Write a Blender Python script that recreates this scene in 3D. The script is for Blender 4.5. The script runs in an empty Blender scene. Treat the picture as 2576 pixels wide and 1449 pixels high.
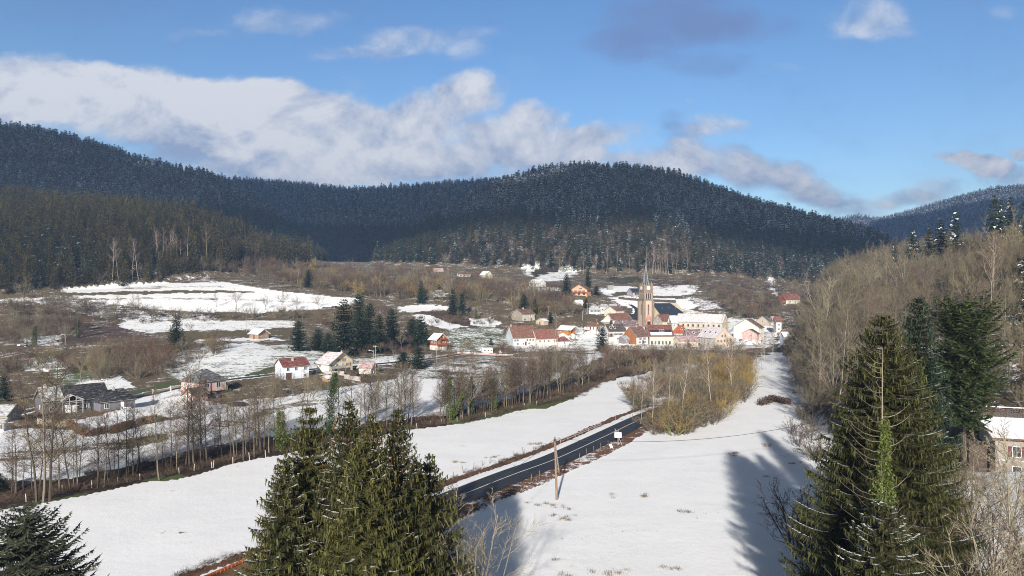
import bpy, math, random
import numpy as np
from mathutils import Vector, Matrix
random.seed(7); RNG = np.random.default_rng(7)
SC = bpy.context.scene
COL = SC.collection
# ---------------------------------------------------------------- frame of reference
# 1 unit of survey depth = K metres; FD = focal length in survey pixels, HZ = level of the horizon
K = 1.28; FD = 1718.2; CX = 1288.0; HZ = 733.5; CU = 26.5
CAMZ = CU*K
# ---------------------------------------------------------------- camera
cam = bpy.data.cameras.new('camera'); camo = bpy.data.objects.new('camera', cam); COL.objects.link(camo)
cam.sensor_width = 36.0; cam.lens = 36.0*FD/2576.0; cam.shift_y = 9.0/2576.0
cam.clip_start = 0.5; cam.clip_end = 20000
camo.location = (0, 0, CAMZ); camo.rotation_euler = (math.radians(90), 0, 0)
SC.camera = camo
# ---------------------------------------------------------------- render settings
SC.view_settings.view_transform = 'Standard'
try: SC.view_settings.look = 'None'
except Exception: pass
SC.view_settings.gamma = 1.0; SC.view_settings.exposure = 0.70; SC.view_settings.use_curve_mapping = False
cy = SC.cycles
cy.max_bounces = 5; cy.diffuse_bounces = 2; cy.glossy_bounces = 2; cy.transmission_bounces = 2; cy.volume_bounces = 0
cy.transparent_max_bounces = 6; cy.use_denoising = True; cy.denoising_prefilter = "NONE"; cy.denoising_input_passes = "RGB_ALBEDO_NORMAL"; cy.filter_width = 1.0; cy.sample_clamp_indirect = 4.0
# ---------------------------------------------------------------- sun
SUN_AZ = math.radians(9); SUN_EL = math.radians(20.5)
sdir = Vector((math.sin(SUN_AZ)*math.cos(SUN_EL), math.cos(SUN_AZ)*math.cos(SUN_EL), -math.sin(SUN_EL)))
sl = bpy.data.lights.new('sun', 'SUN'); sl.energy = 4.9; sl.angle = math.radians(1.3); sl.color = (1.0, 0.945, 0.87)
so = bpy.data.objects.new('sun', sl); COL.objects.link(so); so.rotation_euler = sdir.to_track_quat('-Z', 'Y').to_euler()
so.location = (0, 0, 900)
# ---------------------------------------------------------------- node helpers
class NT:
    def __init__(s, tree): s.t = tree; s.n = tree.nodes; s.l = tree.links
    def new(s, kind, **kw):
        n = s.n.new(kind)
        for k, v in kw.items(): setattr(n, k, v)
        return n
    def put(s, sock, v):
        if v is None: return
        if isinstance(v, bpy.types.NodeSocket): s.l.new(v, sock)
        elif isinstance(v, (int, float)):
            try: sock.default_value = v
            except Exception: sock.default_value = (v, v, v)
        else:
            v = tuple(v)
            if len(sock.default_value) == 4 and len(v) == 3: v = v+(1,)
            sock.default_value = v
    def m(s, op, a, b=None, c=None, clamp=False):
        n = s.new('ShaderNodeMath', operation=op, use_clamp=clamp)
        s.put(n.inputs[0], a); s.put(n.inputs[1], b)
        if c is not None: s.put(n.inputs[2], c)
        return n.outputs[0]
    def vm(s, op, a, b=None):
        n = s.new('ShaderNodeVectorMath', operation=op); s.put(n.inputs[0], a)
        if b is not None: s.put(n.inputs[1], b)
        return n
    def mix(s, f, a, b, blend='MIX'):
        n = s.new('ShaderNodeMix', data_type='RGBA', blend_type=blend)
        s.put(n.inputs[0], f); s.put(n.inputs[6], a); s.put(n.inputs[7], b); return n.outputs[2]
    def noise(s, vec, scale, detail=4, rough=0.55, dist=0.0):
        n = s.new('ShaderNodeTexNoise'); s.put(n.inputs['Vector'], vec)
        n.inputs['Scale'].default_value = scale; n.inputs['Detail'].default_value = detail
        n.inputs['Roughness'].default_value = rough; n.inputs['Distortion'].default_value = dist
        return n.outputs[0]
    def ramp(s, v, a, b, c=0.0, d=1.0, smooth=True):
        n = s.new('ShaderNodeMapRange', interpolation_type='SMOOTHSTEP' if smooth else 'LINEAR')
        s.put(n.inputs[0], v); s.put(n.inputs[1], a); s.put(n.inputs[2], b); s.put(n.inputs[3], c); s.put(n.inputs[4], d)
        return n.outputs[0]
    def sep(s, v):
        n = s.new('ShaderNodeSeparateXYZ'); s.put(n.inputs[0], v); return n.outputs
    def comb(s, x, y, z):
        n = s.new('ShaderNodeCombineXYZ'); s.put(n.inputs[0], x); s.put(n.inputs[1], y); s.put(n.inputs[2], z); return n.outputs[0]
# ---------------------------------------------------------------- world: sky with clouds laid out by compass direction and elevation
W = bpy.data.worlds.new('World'); SC.world = W; W.use_nodes = True
nt = NT(W.node_tree); nt.n.clear()
out = nt.new('ShaderNodeOutputWorld'); bg = nt.new('ShaderNodeBackground'); bg.inputs[1].default_value = 0.1
nt.l.new(bg.outputs[0], out.inputs[0])
sky = nt.new('ShaderNodeTexSky', sky_type='NISHITA'); sky.sun_disc = False
sky.sun_elevation = SUN_EL; sky.sun_rotation = math.radians(189); sky.altitude = 600
sky.air_density = 1.0; sky.dust_density = 0.7; sky.ozone_density = 1.6
hs = nt.new('ShaderNodeHueSaturation'); hs.inputs['Saturation'].default_value = SKY_SAT if 'SKY_SAT' in globals() else 1.22
hs.inputs['Value'].default_value = 0.95; hs.inputs['Hue'].default_value = 0.506
nt.l.new(sky.outputs[0], hs.inputs['Color'])
tc = nt.new('ShaderNodeTexCoord')
x, y, z = nt.sep(tc.outputs['Generated'])
yy = nt.m('MAXIMUM', y, 0.12)
U = nt.m('DIVIDE', x, yy); V = nt.m('DIVIDE', z, yy)
UV = nt.comb(U, nt.m('MULTIPLY', V, 1.25), 0.0)
warp = nt.new('ShaderNodeTexNoise'); nt.put(warp.inputs['Vector'], UV); warp.inputs['Scale'].default_value = 9.0
warp.inputs['Detail'].default_value = 5
wv = nt.vm('SCALE', nt.vm('SUBTRACT', warp.outputs[1], (0.5, 0.5, 0.5)).outputs[0]); wv.inputs[3].default_value = 0.085
wx, wy, _ = nt.sep(wv.outputs[0])
Uw = nt.m('ADD', U, wx); Vw = nt.m('ADD', V, nt.m('MULTIPLY', wy, 0.6))
def blobs(lst):
    tot = None
    for (px, py, rx, ry, st) in lst:
        a = nt.m('MULTIPLY', nt.m('SUBTRACT', Uw, (px-CX)/FD), FD/rx)
        b = nt.m('MULTIPLY', nt.m('SUBTRACT', Vw, (HZ-py)/FD), FD/ry)
        d = nt.m('ADD', nt.m('MULTIPLY', a, a), nt.m('MULTIPLY', b, b))
        f = nt.m('MULTIPLY', nt.m('MAXIMUM', nt.m('SUBTRACT', 1.0, d), 0.0), st)
        tot = f if tot is None else nt.m('ADD', tot, f)
    return tot
BANK = [(250,420,300,70,.7),(700,440,300,50,.6),(1000,455,320,40,.7),(1300,430,200,45,.6),(1500,400,160,40,.5),(100,215,290,95,.6),(330,260,420,100,.6),(650,310,330,110,.6),(980,350,300,85,.5),(700,390,420,60,.5),(1250,310,200,80,.4),(1420,370,220,60,.5),(1900,440,260,50,.3),(60,200,190,80,.9),(-60,250,260,90,1),(230,190,130,55,.7),(370,210,190,65,1),(560,235,190,62,1),(690,225,110,38,.8),(520,310,290,110,1.1),
 (760,330,260,120,1.1),(860,250,120,45,.6),(170,240,200,70,.8),(60,300,160,30,.3),(960,330,180,90,.9),(1060,300,160,70,.6),(1190,215,110,52,.9),(1110,250,120,50,.8),(1340,290,100,45,.8),
 (1270,330,130,60,.5),(1130,400,190,45,.9),(1010,410,220,45,.6),(1270,385,140,40,.8),(1450,360,110,55,.9),(1550,320,120,38,.9),(1640,395,110,60,1.),
 (1710,400,90,60,.6),(1790,318,110,40,.7),(1720,350,70,40,.4),(1800,410,150,50,.8),(1930,445,140,50,1.),(2040,485,120,45,.9),(2130,530,120,40,.7),(2270,500,110,35,.8),(2360,470,90,40,.5),(2490,408,70,34,1.0),(2440,395,60,24,.5),
 (2430,384,80,14,.7),(2540,440,140,45,.6),(2580,380,40,22,.7),(700,420,200,40,.6),(880,430,160,40,.5)]
WISP = [(1080,95,210,44,.95),(900,130,160,26,.7),(1190,130,70,30,.6),(820,150,80,16,.5),(720,48,190,40,.75),(600,70,120,30,.4),(470,80,120,22,.3),(2170,35,140,55,1.0),(2130,75,90,32,.7),(2240,90,100,24,.6),(2290,60,120,20,.3),(1700,250,60,14,.6),
 (1790,225,60,12,.45),(1990,178,50,16,.4),(2540,30,70,30,.5),(880,200,120,40,.4),(1310,190,60,60,.4)]
DARK = [(1700,40,260,80,1.),(1560,110,150,50,.8),(1880,70,200,55,.6),(1750,150,200,40,.5),(200,20,260,50,.4),(1700,350,60,50,.7),(1690,300,40,30,.5)]
nb = nt.noise(UV, 5.0, 9, 0.62, 0.3)
nf = nt.noise(UV, 14.0, 8, 0.6, 0.2)
nsum = nt.m('ADD', nt.m('MULTIPLY', nt.m('SUBTRACT', nb, 0.5), 2.0), nt.m('MULTIPLY', nt.m('SUBTRACT', nf, 0.5), 1.5))
bank = blobs(BANK); wisp = blobs(WISP); dark = blobs(DARK)
front = nt.ramp(y, 0.15, 0.3)
base_d = nt.m('ADD', bank, nsum)
dens = nt.ramp(base_d, -0.05, 1.05)
bd = nt.m('MULTIPLY', nt.m('MINIMUM', nt.m('MULTIPLY', bank, 3.0), 1.0), dens)
wd = nt.m('MULTIPLY', nt.m('MULTIPLY', nt.ramp(nt.m('ADD', wisp, nt.m('MULTIPLY', nsum, 1.0)), 0.0, 1.5), nt.m('MINIMUM', nt.m('MULTIPLY', wisp, 1.6), 1.0)), 0.75)
# the rest of the sky (behind the viewer) carries scattered cloud from plain noise
gen = nt.noise(tc.outputs['Generated'], 2.6, 8, 0.6, 0.4)
back = nt.m('MULTIPLY', nt.ramp(gen, 0.48, 0.66), nt.m('SUBTRACT', 1.0, nt.ramp(y, -0.2, 0.25)))
back = nt.m('MULTIPLY', back, nt.ramp(z, 0.0, 0.15))
alpha = nt.m('MAXIMUM', nt.m('MULTIPLY', nt.m('MAXIMUM', bd, wd), front), back, clamp=True)
# self-shading of the cloud: low-frequency noise, darker towards the flat bases
UV2 = nt.comb(U, nt.m('ADD', nt.m('MULTIPLY', V, 1.25), 0.030), 0.0)
nb2 = nt.noise(UV2, 5.0, 9, 0.62, 0.3)
relief = nt.m('SUBTRACT', nb, nb2)
shade = nt.m('ADD', nt.m('MULTIPLY', relief, 5.0), nt.m('ADD', nt.m('MULTIPLY', nt.m('SUBTRACT', base_d, 0.9), 0.22), 0.62))
low = nt.ramp(V, 0.10, 0.34, -0.34, 0.16)
shade = nt.m('ADD', shade, low, clamp=True)
ccol = nt.mix(shade, (2.0, 2.6, 3.9), (4.7, 4.85, 5.3))
skyc = nt.mix(nt.m('MULTIPLY', nt.ramp(nt.m('ADD', dark, nt.m('MULTIPLY', nsum, 0.6)), -0.1, 1.3), nt.m('MULTIPLY', front, 0.8)), hs.outputs[0], (1.1, 1.6, 3.2))
col = nt.mix(nt.m('MULTIPLY', alpha, 0.97), skyc, ccol)
nt.l.new(col, bg.inputs[0])
W.cycles.sampling_method = 'MANUAL'; W.cycles.sample_map_resolution = 512
# ---------------------------------------------------------------- scene helpers
def setp(o, label=None, cat=None, group=None, kind=None):
    if label: o['label'] = label
    if cat: o['category'] = cat
    if group: o['group'] = group
    if kind: o['kind'] = kind
    return o
def link(name, data, parent=None):
    o = bpy.data.objects.new(name, data); COL.objects.link(o)
    if parent is not None: o.parent = parent
    return o
def empty(name, loc, rz=0.0):
    o = bpy.data.objects.new(name, None); COL.objects.link(o); o.location = loc; o.rotation_euler = (0, 0, rz)
    o.empty_display_size = 0.5
    return o
def fmesh(name, V_, F_, mats, midx=None, smooth=False):
    V_ = np.asarray(V_, dtype=np.float32).reshape(-1, 3); F_ = np.asarray(F_, dtype=np.int32)
    me = bpy.data.meshes.new(name); n, k = F_.shape
    me.vertices.add(len(V_)); me.vertices.foreach_set('co', V_.ravel())
    me.loops.add(n*k); me.loops.foreach_set('vertex_index', F_.ravel())
    me.polygons.add(n); me.polygons.foreach_set('loop_start', np.arange(0, n*k, k, dtype=np.int32))
    try: me.polygons.foreach_set('loop_total', np.full(n, k, dtype=np.int32))
    except Exception: pass
    for m_ in mats: me.materials.append(m_)
    if midx is not None: me.polygons.foreach_set('material_index', np.asarray(midx, dtype=np.int32))
    me.update(calc_edges=True)
    if smooth: me.polygons.foreach_set('use_smooth', np.ones(n, dtype=bool))
    return me
class MB:
    def __init__(s): s.v = []; s.f = []; s.m = []
    def add(s, vs, fs, mi=0):
        b = len(s.v); s.v += [tuple(p) for p in vs]; s.f += [tuple(i+b for i in f) for f in fs]; s.m += [mi]*len(fs)
    def box(s, c, d, mi=0, rz=0.0, M=None):
        vs = []
        for sx in (-1, 1):
            for sy in (-1, 1):
                for sz in (-1, 1):
                    a, b = sx*d[0]/2, sy*d[1]/2
                    if rz: a, b = a*math.cos(rz)-b*math.sin(rz), a*math.sin(rz)+b*math.cos(rz)
                    vs.append((c[0]+a, c[1]+b, c[2]+sz*d[2]/2))
        s.add(vs, [(0,1,3,2),(4,6,7,5),(0,4,5,1),(2,3,7,6),(0,2,6,4),(1,5,7,3)], mi)
    def prism(s, prof, x0, x1, mi=0, axis=0):      # profile in the plane across the axis, extruded along it
        n = len(prof)
        def p(a, q): return (a, q[0], q[1]) if axis == 0 else ((q[0], a, q[1]) if axis == 1 else (q[0], q[1], a))
        vs = [p(x0, q) for q in prof]+[p(x1, q) for q in prof]
        fs = [tuple(range(n-1, -1, -1)), tuple(range(n, 2*n))]+[(i, (i+1) % n, n+(i+1) % n, n+i) for i in range(n)]
        s.add(vs, fs, mi)
    def tube(s, pts, rad, n=6, mi=0, cap=True):
        pts = [Vector(p) for p in pts]
        if isinstance(rad, (int, float)): rad = [rad]*len(pts)
        rings = []
        for i, p in enumerate(pts):
            t = (pts[min(i+1, len(pts)-1)]-pts[max(i-1, 0)]).normalized()
            a = t.orthogonal().normalized() if abs(t.z) > 0.9 else t.cross(Vector((0, 0, 1))).normalized()
            if abs(t.z) > 0.9: a = Vector((1, 0, 0)); a = (a-t*a.dot(t)).normalized()
            b = t.cross(a)
            rings.append([p+(a*math.cos(2*math.pi*j/n)+b*math.sin(2*math.pi*j/n))*rad[i] for j in range(n)])
        vs = [q for r in rings for q in r]; fs = []
        for i in range(len(pts)-1):
            for j in range(n): fs.append((i*n+j, i*n+(j+1) % n, (i+1)*n+(j+1) % n, (i+1)*n+j))
        if cap: fs.append(tuple(range(n-1, -1, -1))); fs.append(tuple(range((len(pts)-1)*n, len(pts)*n)))
        s.add(vs, fs, mi)
    def build(s, name, mats, parent=None):
        me = bpy.data.meshes.new(name); me.from_pydata(s.v, [], s.f)
        for m_ in (mats if isinstance(mats, (list, tuple)) else [mats]): me.materials.append(m_)
        me.polygons.foreach_set('material_index', s.m); me.update()
        return link(name, me, parent)
# ---------------------------------------------------------------- materials
def newmat(name):
    m = bpy.data.materials.new(name); m.use_nodes = True; t = NT(m.node_tree)
    return m, t, t.n['Principled BSDF']
def cmat(name, c, rough=0.8, var=0.15, scale=3.0, dark=None, bump=0.0, spec=0.3, island=0.0, rand=0.0, metal=0.0):
    """a surface in colour c, mottled by noise of the object's own space; island: variation from leaf to leaf"""
    m, t, p = newmat(name)
    g = t.new('ShaderNodeTexCoord'); n = t.noise(g.outputs['Object'], scale, 5, 0.6)
    f = t.ramp(n, 0.3, 0.7)
    lo = dark if dark is not None else tuple(v*(1-var) for v in c); hi = tuple(min(1, v*(1+var)) for v in c)
    colr = t.mix(f, lo, hi)
    if island or rand:
        geo = t.new('ShaderNodeNewGeometry'); oi = t.new('ShaderNodeObjectInfo')
        r = t.m('ADD', t.m('MULTIPLY', t.m('SUBTRACT', geo.outputs['Random Per Island'], 0.5), island*2), t.m('MULTIPLY', t.m('SUBTRACT', oi.outputs['Random'], 0.5), rand*2))
        k = t.m('ADD', r, 1.0)
        mm = t.vm('SCALE', colr); t.l.new(k, mm.inputs[3]); colr = mm.outputs[0]
    t.put(p.inputs['Base Color'], colr); p.inputs['Roughness'].default_value = rough
    p.inputs['Specular IOR Level'].default_value = spec; p.inputs['Metallic'].default_value = metal
    if bump:
        b = t.new('ShaderNodeBump'); b.inputs['Strength'].default_value = bump; b.inputs['Distance'].default_value = 0.05
        t.l.new(n, b.inputs['Height']); t.l.new(b.outputs[0], p.inputs['Normal'])
    return m
SNOWC = (0.82, 0.83, 0.85)
def roofmat(name, c, snow=0.0, rows=2.6, rust=None, seed=0.0):
    """tiled roof: rows of tiles as fine ridges, weathering patches and lying snow in patches"""
    m, t, p = newmat(name)
    g = t.new('ShaderNodeTexCoord'); ox = g.outputs['Object']
    sx, sy, sz = t.sep(ox)
    off = t.vm('ADD', ox, (seed, seed*1.7, 0)).outputs[0]
    w1 = t.m('SINE', t.m('MULTIPLY', sz, rows*9.0)); w2 = t.m('SINE', t.m('MULTIPLY', sx, 22.0))
    n1 = t.noise(off, 0.8, 6, 0.65); n2 = t.noise(off, 5.0, 4, 0.6)
    c2 = rust if rust else tuple(v*0.6 for v in c)
    colr = t.mix(t.ramp(t.m('ADD', t.m('MULTIPLY', n1, 0.6), t.m('MULTIPLY', n2, 0.4)), 0.38, 0.62), c2, c)
    colr = t.mix(t.m('MULTIPLY', t.ramp(w1, 0.3, 1.0), 0.35), colr, tuple(v*0.5 for v in c))
    h = t.m('ADD', t.m('MULTIPLY', w1, 0.5), t.m('MULTIPLY', w2, 0.5))
    if snow > 0:
        str_ = t.noise(t.vm('MULTIPLY', off, (0.5, 0.5, 3.0)).outputs[0], 1.4, 7, 0.7)
        s_ = t.m('ADD', t.m('MULTIPLY', str_, 0.7), t.m('MULTIPLY', n2, 0.3))
        f = t.ramp(s_, 0.62-0.36*snow-0.12, 0.62-0.36*snow+0.13)
        f = t.m('MULTIPLY', f, min(1.0, 0.40+0.65*snow))
        colr = t.mix(f, colr, SNOWC)
    t.put(p.inputs['Base Color'], colr); p.inputs['Roughness'].default_value = 0.75; p.inputs['Specular IOR Level'].default_value = 0.3
    b = t.new('ShaderNodeBump'); b.inputs['Strength'].default_value = 0.35; b.inputs['Distance'].default_value = 0.05
    t.l.new(h, b.inputs['Height']); t.l.new(b.outputs[0], p.inputs['Normal'])
    return m
_wm = {}
def wallmat(c, seed=0, dirty=0.25):
    key = (c, seed)
    if key in _wm: return _wm[key]
    m, t, p = newmat('render_wall_%d' % len(_wm))
    g = t.new('ShaderNodeTexCoord'); ox = t.vm('ADD', g.outputs['Object'], (seed*3.1, seed, 0)).outputs[0]
    n1 = t.noise(t.vm('MULTIPLY', ox, (1, 1, 0.35)).outputs[0], 0.7, 7, 0.7); n2 = t.noise(ox, 6, 4, 0.6)
    f = t.ramp(t.m('ADD', t.m('MULTIPLY', n1, 0.75), t.m('MULTIPLY', n2, 0.25)), 0.36, 0.6)
    t.put(p.inputs['Base Color'], t.mix(f, tuple(v*(1-dirty) for v in c), c)); p.inputs['Roughness'].default_value = 0.85
    p.inputs['Specular IOR Level'].default_value = 0.2
    _wm[key] = m; return m
M_snow = cmat('snow', SNOWC, 0.6, 0.04, 0.8)
M_frame = cmat('window_frame_white', (0.72, 0.72, 0.70), 0.5, 0.05)
M_glass = cmat('window_glass', (0.03, 0.04, 0.05), 0.12, 0.3, 1.0, spec=0.6)
M_brownsh = cmat('brown_shutter', (0.12, 0.05, 0.03), 0.6)
M_redsh = cmat('red_shutter', (0.11, 0.03, 0.028), 0.6)
M_woodsh = cmat('light_wood_shutter', (0.42, 0.22, 0.08), 0.6)
M_blacksh = cmat('grey_shutter', (0.09, 0.09, 0.10), 0.6)
M_redstone = cmat('red_sandstone', (0.36, 0.18, 0.14), 0.85, 0.2)
M_door = cmat('door_wood', (0.10, 0.05, 0.035), 0.6)
M_white = cmat('white_paint', (0.78, 0.78, 0.77), 0.5, 0.06)
M_metal = cmat('grey_metal', (0.32, 0.33, 0.34), 0.45, 0.1, metal=0.6)
M_dark = cmat('dark_metal', (0.03, 0.03, 0.035), 0.4, 0.2)
M_pole = cmat('weathered_pole_wood', (0.22, 0.15, 0.11), 0.85, 0.35, 4, bump=0.4)
M_palepost = cmat('pale_post_wood', (0.48, 0.42, 0.34), 0.85, 0.3, 4)
M_concrete = cmat('concrete', (0.42, 0.40, 0.37), 0.85, 0.2, 1.2)
M_chim = cmat('chimney_render', (0.38, 0.36, 0.34), 0.85, 0.2, 2.0)
M_wood = cmat('orange_wood_cladding', (0.42, 0.17, 0.055), 0.7, 0.25, 2.0)
M_redwood = cmat('red_brown_wood_cladding', (0.26, 0.08, 0.04), 0.7, 0.3, 2.0)
M_trim = cmat('eave_trim', (0.35, 0.31, 0.27), 0.7, 0.1)
# ================================================================ terrain (heights computed in survey units, returned in metres)
def Pm(px, py, Y):                       # survey direction + depth -> metres
    return np.array([(px-CX)/FD*Y*K, Y*K, CAMZ+(HZ-py)/FD*Y*K])
CTRL_XYZ = [(-60,40,0),(-60,86,0),(-30,60,0),(0,60,0),(30,60,0.3),(0,30,0),(60,30,1),(0,90,0),(25,135,0),(30,170,0),(60,170,.6),(90,240,.6),(118,300,1.5),(35,210,0),(-20,140,0),
    (60,250,0),(-100,60,0),(-200,60,2),(-95,120,0),(-160,100,1),(60,120,.6),(140,60,1),(0,-60,0),(-150,-60,2),(150,-60,2),(-300,150,8),(10,260,0),(-30,170,0)]
CTRL_PX = [(200,1045,147),(510,1005,167),(735,955,187),(840,940,197),(925,938,203),(1105,882,282),(0,1070,136),(652,852,290),(65,872,270),(100,800,340),(300,768,368),(650,785,370),
    (400,713,450),(560,711,450),(160,730,400),(890,753,400),(500,820,330),(1000,770,400),(1150,832,330),(1250,832,340),(1300,869,310),(1400,870,320),(1600,870,312),(1800,872,318),
    (1880,852,340),(1625,824,382),(1500,800,385),(1325,806,370),(1560,776,430),(1700,762,450),(1460,744,440),(1350,724,480),(1222,700,550),(1600,727,510),(1750,727,500),(1900,762,440),
    (1990,765,430),(1050,670,640),(1500,690,600),(1700,697,580),(1900,702,560),(800,668,600),(500,668,520),(650,692,500),(900,692,520),(2000,722,560),(0,760,360),(200,727,420),
    (-400,780,360),(250,900,245),(600,890,240),(900,890,250),(1000,930,220),(400,940,210),(1250,900,250),(1450,900,265),(1650,900,270),(0,960,215),(-300,960,200)]
cp = [(a*1.0, b*1.0, c*1.0) for a, b, c in CTRL_XYZ]
for (px, py, Y) in CTRL_PX: cp.append(((px-CX)/FD*Y, Y, CU+(HZ-py)/FD*Y))
for (px, z_) in [(-600,50),(0,55),(600,60),(1200,62),(1800,50),(2400,50),(3000,60)]: cp.append(((px-CX)/FD*800, 800, z_))
CP = np.array(cp); CPS = CP[:, :2]/100.0
def _tps(r2): return 0.5*r2*np.log(np.maximum(r2, 1e-12))
_n = len(CP); A_ = np.zeros((_n+3, _n+3)); d2 = ((CPS[:, None]-CPS[None])**2).sum(-1)
A_[:_n, :_n] = _tps(d2)+np.eye(_n)*0.02; A_[:_n, _n] = 1; A_[:_n, _n+1:] = CPS; A_[_n, :_n] = 1; A_[_n+1:, :_n] = CPS.T
WT = np.linalg.solve(A_, np.concatenate([CP[:, 2], np.zeros(3)]))
def base_h(X, Y):
    sh = X.shape; X = X.ravel(); Y = Y.ravel(); Yc = np.clip(Y, -60, 720); Xc = X*np.where(Y > 720, 720/np.maximum(Y, 1), 1.0)
    Xc = np.clip(Xc, -600, 600); q = np.stack([Xc, Yc], 1)/100.0
    res = np.empty(len(q))
    for i in range(0, len(q), 40000):
        b = q[i:i+40000]; r2 = ((b[:, None]-CPS[None])**2).sum(-1)
        res[i:i+40000] = _tps(r2)@WT[:_n]+WT[_n]+b@WT[_n+1:]
    return np.clip(res, -2, 75).reshape(sh)
# ridges: (survey bearing, level of the tree tops on the skyline, depth of the ridge, depth of the foot)
HILLS = {
 'A': dict(t=[-900,-300,0,300,500,650,800,880,960], y=[440,445,462,482,508,566,625,672,720], R=[600,620,620,620,620,640,660,670,680], B=[340,355,372,425,470,520,590,630,660], th=15),
 'B': dict(t=[-1200,-300,0,100,200,300,400,500,560,620,700,780,860], y=[285,290,300,308,332,362,397,414,434,470,530,600,680], R=[1150]*9+[1100,1050,980,900], B=[700]*9+[690,680,670,660], th=17),
 'C': dict(t=[200,400,600,700,800,880,1000,1150,1240,1350,1500], y=[460,440,439,447,457,465,460,447,441,440,460], R=[1700]*11, B=[950]*11, th=17),
 'D': dict(t=[850,950,1050,1150,1240,1300,1380,1450,1580,1700,1800,1900,2000,2100,2200,2260,2350,2450], y=[700,640,560,492,447,428,408,402,404,422,457,492,517,542,565,602,660,720],
           R=[900,930,960,1000,1040,1070,1090,1100,1100,1090,1070,1050,1030,1000,960,930,900,880], B=[660,655,650,640,635,630,625,620,612,605,600,595,590,590,590,590,590,590], th=16),
 'E': dict(t=[1850,2000,2140,2200,2300,2400,2500,2700,3200], y=[660,625,577,549,522,492,467,450,430], R=[2600]*9, B=[1500]*9, th=13),
 'F': dict(t=[1900,2050,2130,2160,2210,2300,2400], y=[580,558,541,536,545,560,590], R=[3800]*7, B=[2800]*7, th=10)}
def wob(X, Y, s, seed=0.0):
    return (np.sin(X/s+seed)+np.sin(Y/s*1.13+seed*2.1)+np.sin((X+Y)/s*0.71+1.3+seed)*0.8+np.sin((X-Y)/s*1.57+seed*.7)*0.6)/3.4
def hill_h(h, X, Y, zb):
    Ys = np.maximum(Y, 1.0); t = CX+FD*X/Ys; g = lambda k: np.interp(t, h['t'], h[k])
    R = g('R'); B = g('B'); zr = CU+(HZ-g('y'))/FD*R-h['th']
    s = (Ys-B)/(R-B); zz = zb+(zr-zb)*np.clip(s, 0, 1)**0.92
    zz = np.where(s > 1, zr-(s-1)*(R-B)*0.3-(s-1)**2*(R-B)*0.6, zz)
    zz = zz+wob(X, Y, 38, len(h['t']))*5.0*np.clip(s*3, 0, 1)*np.clip((1.0-s)*4, 0, 1)
    edge = np.clip((t-h['t'][0])/60, 0, 1)*np.clip((h['t'][-1]-t)/60, 0, 1)
    return np.where((Y > 0) & (s > 0), zb+(zz-zb)*edge, -1e3)
def right_h(X, Y, zb):                   # the steep wooded bank on the right
    Xe = 10+0.36*np.clip(Y, 40, 500); d = X-Xe
    k = np.clip((Y-90)/80, 0, 1); k = k*k*(3-2*k); s1 = 0.22+0.75*k
    dd = np.maximum(d, 0); z_ = np.where(dd < 14, s1*dd**1.15/14**0.15, s1*14+0.46*(dd-14)*np.clip(0.5+k*.5, 0, 1))
    z_ = 70*(1-np.exp(-z_/70.0))
    f = 1-np.clip((Y-400)/140, 0, 1); f = f*f*(3-2*f)
    t = CX+FD*X/np.maximum(Y, 1); f = f*(1-np.clip((Y-270)/50, 0, 1)*np.clip((2075-t)/60, 0, 1))
    return zb+z_*f*(d > 0)
PADS = []                                # (X, Y, radius, z, blend) in units
def H0(X, Y):
    X = np.asarray(X, float); Y = np.asarray(Y, float); zb = base_h(X, Y); z_ = right_h(X, Y, zb)
    for h in HILLS.values(): z_ = np.maximum(z_, hill_h(h, X, Y, np.minimum(zb, 60)))
    z_ = z_+wob(X, Y, 11)*0.35*np.clip((Y-150)/150, 0, 1)
    return z_
ROADS = []                               # (polyline Nx3 in units, half width, blend)
def seg_dist(X, Y, P):
    best = np.full(X.shape, 1e9); bz = np.zeros(X.shape); bs = np.zeros(X.shape); acc = 0
    for a, b in zip(P[:-1], P[1:]):
        d = b[:2]-a[:2]; L2 = (d**2).sum(); t = np.clip(((X-a[0])*d[0]+(Y-a[1])*d[1])/L2, 0, 1)
        cx_, cy_ = a[0]+t*d[0], a[1]+t*d[1]; r = np.hypot(X-cx_, Y-cy_); m_ = r < best
        best = np.where(m_, r, best); bz = np.where(m_, a[2]+t*(b[2]-a[2]), bz)
        side = np.sign(d[0]*(Y-a[1])-d[1]*(X-a[0])); bs = np.where(m_, side, bs)
    return best, bz, bs
def Hu(X, Y):
    X = np.asarray(X, float); Y = np.asarray(Y, float); z_ = H0(X, Y)
    for P_, hw, bl in ROADS:
        bb = (X > P_[:, 0].min()-20) & (X < P_[:, 0].max()+20) & (Y > P_[:, 1].min()-20) & (Y < P_[:, 1].max()+20)
        if not bb.any(): continue
        r, rz, _ = seg_dist(X[bb], Y[bb], P_); w = 1-np.clip((r-hw)/bl, 0, 1); w = w*w*(3-2*w)
        z_[bb] = z_[bb]*(1-w)+(rz-0.12)*w
    for (px_, py_, r_, zz, bl) in PADS:
        bb = (abs(X-px_) < r_+bl) & (abs(Y-py_) < r_+bl)
        if not bb.any(): continue
        d = np.hypot(X[bb]-px_, Y[bb]-py_); w = 1-np.clip((d-r_)/bl, 0, 1); w = w*w*(3-2*w); z_[bb] = z_[bb]*(1-w)+zz*w
    # the stream runs in a channel about 2 m deep
    r, _, _ = seg_dist(X, Y, STREAM); z_ = z_-1.4*np.exp(-(r/2.2)**2)
    return z_
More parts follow.
